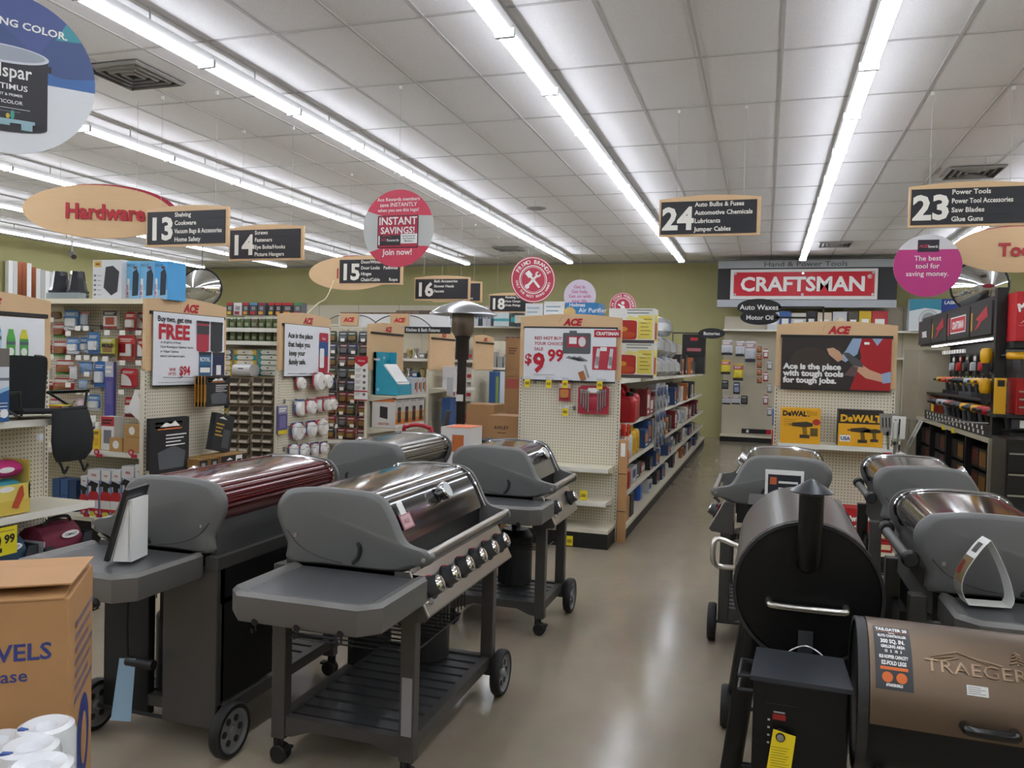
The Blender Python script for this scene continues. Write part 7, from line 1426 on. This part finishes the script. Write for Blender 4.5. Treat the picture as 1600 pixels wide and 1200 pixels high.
for k in range(30):
    cc_ = k % 10; u = 1.0325*(cc_ % 4)+.05+.33*(cc_//4)+.02; c = ('#2a1c1c', '#7a2a20', '#b57a1c')[0 if k % 10 < 3 else 1 if k % 10 < 6 else 2]
    carton('dark_carton', '%s carton, %s from the far end, %s level under the tool wall counter' % (('black', 'dark red', 'amber')[0 if k % 10 < 3 else 1 if k % 10 < 6 else 2], ORD[k % 10], ORD[k//10]), 'box', (2.62-.2, WY(u+.12), .052+.26*(k//10)), -PI/2, .3, .3, .22, '#1b1a1a', (lambda a, y, c=c: [a.rect(-.13+.055*j, -.1+.055*j, .03, .19, y, M(c)) for j in range(5)]), 'cartons under the tool wall counter')
# red display stand on the counter's far end
t = thing('counter_rack', 'red wire rack of yellow packs at the far end of the tool wall counter', 'rack', (2.4, WY(.42), .953), -PI/2); m = MB()
for x in (-.16, .16): m.cyl((x, -.06, 0), (x, -.06, .3), .006, RED, 6).cyl((x, .06, 0), (x, .06, .3), .006, RED, 6)
for z in (.02, .3): m.tube([(-.16, -.06, z), (.16, -.06, z), (.16, .06, z), (-.16, .06, z), (-.16, -.06, z)], .006, RED, 6)
m.build('wire_frame', t); MB().bx(-.13, .0, -.05, .05, .03, .22, YEL).bx(.02, .13, -.05, .05, .03, .2, M('#b5502c')).build('packs', t)
# black post, red carton, red tool chest and the dark chest at the right edge
t = thing('rack_post', 'tall black square post with cross shelf at the right edge', 'rack', (2.17, 8.9, 0)); MB().bx(-.045, .045, -.045, .045, 0, 2.45, BLKM).build('post', t)
MB().bx(.045, .9, -.3, .3, 1.86, 1.92, BLKM).build('upper_shelf', t); MB().bx(.045, .9, -.3, .3, 1.02, 1.06, BLKM).build('lower_shelf', t); MB().bx(.82, .9, .2, .28, 0, 2.45, BLKM).build('post', t)
MB().bx(.05, .9, -.31, -.3, 1.10, 1.19, M('#3a3a3c')).bx(.12, .2, -.312, -.31, 1.11, 1.18, TAGW).bx(.24, .32, -.312, -.31, 1.11, 1.18, TAGW).build('price_rail', t); MB().bx(-.09, .9, -.33, -.05, 1.20, 1.23, BLKM).bx(.06, .9, -.05, .3, 1.2, 1.23, BLKM).build('middle_shelf', t)
carton('tool_carton', 'big red tool carton with white script on the black rack at the right edge', 'box', (2.47, 8.75, 1.924), 0, .5, .36, .46, '#b8161f', lambda a, y: (a.text('Milwaukee', .1, WHITE, -.235, .27, y, bold=.05, rot=.35, ital=.15), a.poly([(-.22, .16), (-.05, .32), (-.08, .24), (.06, .34), (-.1, .18), (-.08, .25)], y, WHITE), a.rect(-.23, -.05, .14, .145, y, M('#d98a8a')), a.ell(.14, .1, .08, .07, y, M('#4a4a4e'), 16)), None)
for k in range(3): power_tool(4.42-.0*k, 1.55+0*k, .0, *TC[4][:2], 'yellow drill, %s hanging in the black rack over the red chest' % ORD[k], 'drill', 1.2, 'yellow drills in the black rack').location = (2.30+.17*k, 8.72, 1.585)
def chest(lab, c, W, D, H, body, n, rz=0, trimc=STEEL, nm='tool_chest'):
    t = thing(nm, lab, 'tool chest', c, rz); MB().bx(-W/2, W/2, 0, D, 0, H, body).build('body', t)
    for k in range(n):
        z0 = .02+(H-.1)*k/n; o = MB().bx(-W/2+.015, W/2-.015, -.012, 0, z0, z0+(H-.1)/n-.012, body).build('drawer', t); MB().bx(-W/2+.02, W/2-.02, -.026, -.012, z0+(H-.1)/n-.032, z0+(H-.1)/n-.018, trimc).build('pull', o)
    MB().bx(-W/2-.005, W/2+.005, -.015, D, H, H+.02, body).build('lid', t); return t
chest('red tool chest with dark drawers in the black rack at the right edge', (2.47, 8.59, 1.236), .44, .3, .32, M('#a5141d', .3), 3)
chest('large black rolling tool chest with steel pulls at the right edge', (2.49, 8.02, 0), .9, .45, 1.02, M('#17181b', .3), 5)
for k in range(2): tag(MB().bx(-.045, .045, -.03, .03, 0, .34, M('#d9a516', .4)).bx(-.03, .03, -.032, -.03, .26, .32, INK).build('yellow_level_case', None, (2.145, 8.71, 1.232)), 'narrow yellow case beside the red tool chest', 'case') if k == 0 else None
for k in range(2):
    p = AY(1457+15*k, 681+8*k, WY(2.2+.5*k)); tag(MB().bx(-.03, .03, -.001, .001, -.03, .03, YEL).build('shelf_flag', None, (2.195, WY(2.0+.55*k), .915), -.9), 'small yellow flag on the tool wall counter edge, %s one' % ('farther' if k == 0 else 'nearer'), 'shelf flag', 'yellow flags on the counter edge')
t = thing('grey_panel', 'tall cream panel between the black post and the black tool chest', 'panel', (2.12, 8.56, 0)); MB().bx(-.09, .09, -.015, .015, 0, 1.0, M('#a39d8a', .5)).build('slab', t)
for k in range(2):
    hc = thing('power_tool', 'yellow power tool head hung beside the black post, %s one' % ('upper' if k == 0 else 'lower'), 'power tool', (2.085, 9.0, (1.80, 1.50)[k]), -.3, 'yellow tool heads beside the black post')
    MB().lathe([(0, -.09), (.04, -.085), (.055, -.05), (.055, .03), (.04, .06), (0, .065)], M('#e0a80f', .35), n=16).build('motor_body', hc); MB().bx(-.03, .03, -.03, .03, -.19, -.085, INK).bx(.0, .075, -.005, .005, .02, .03, INK).build('grip', hc)
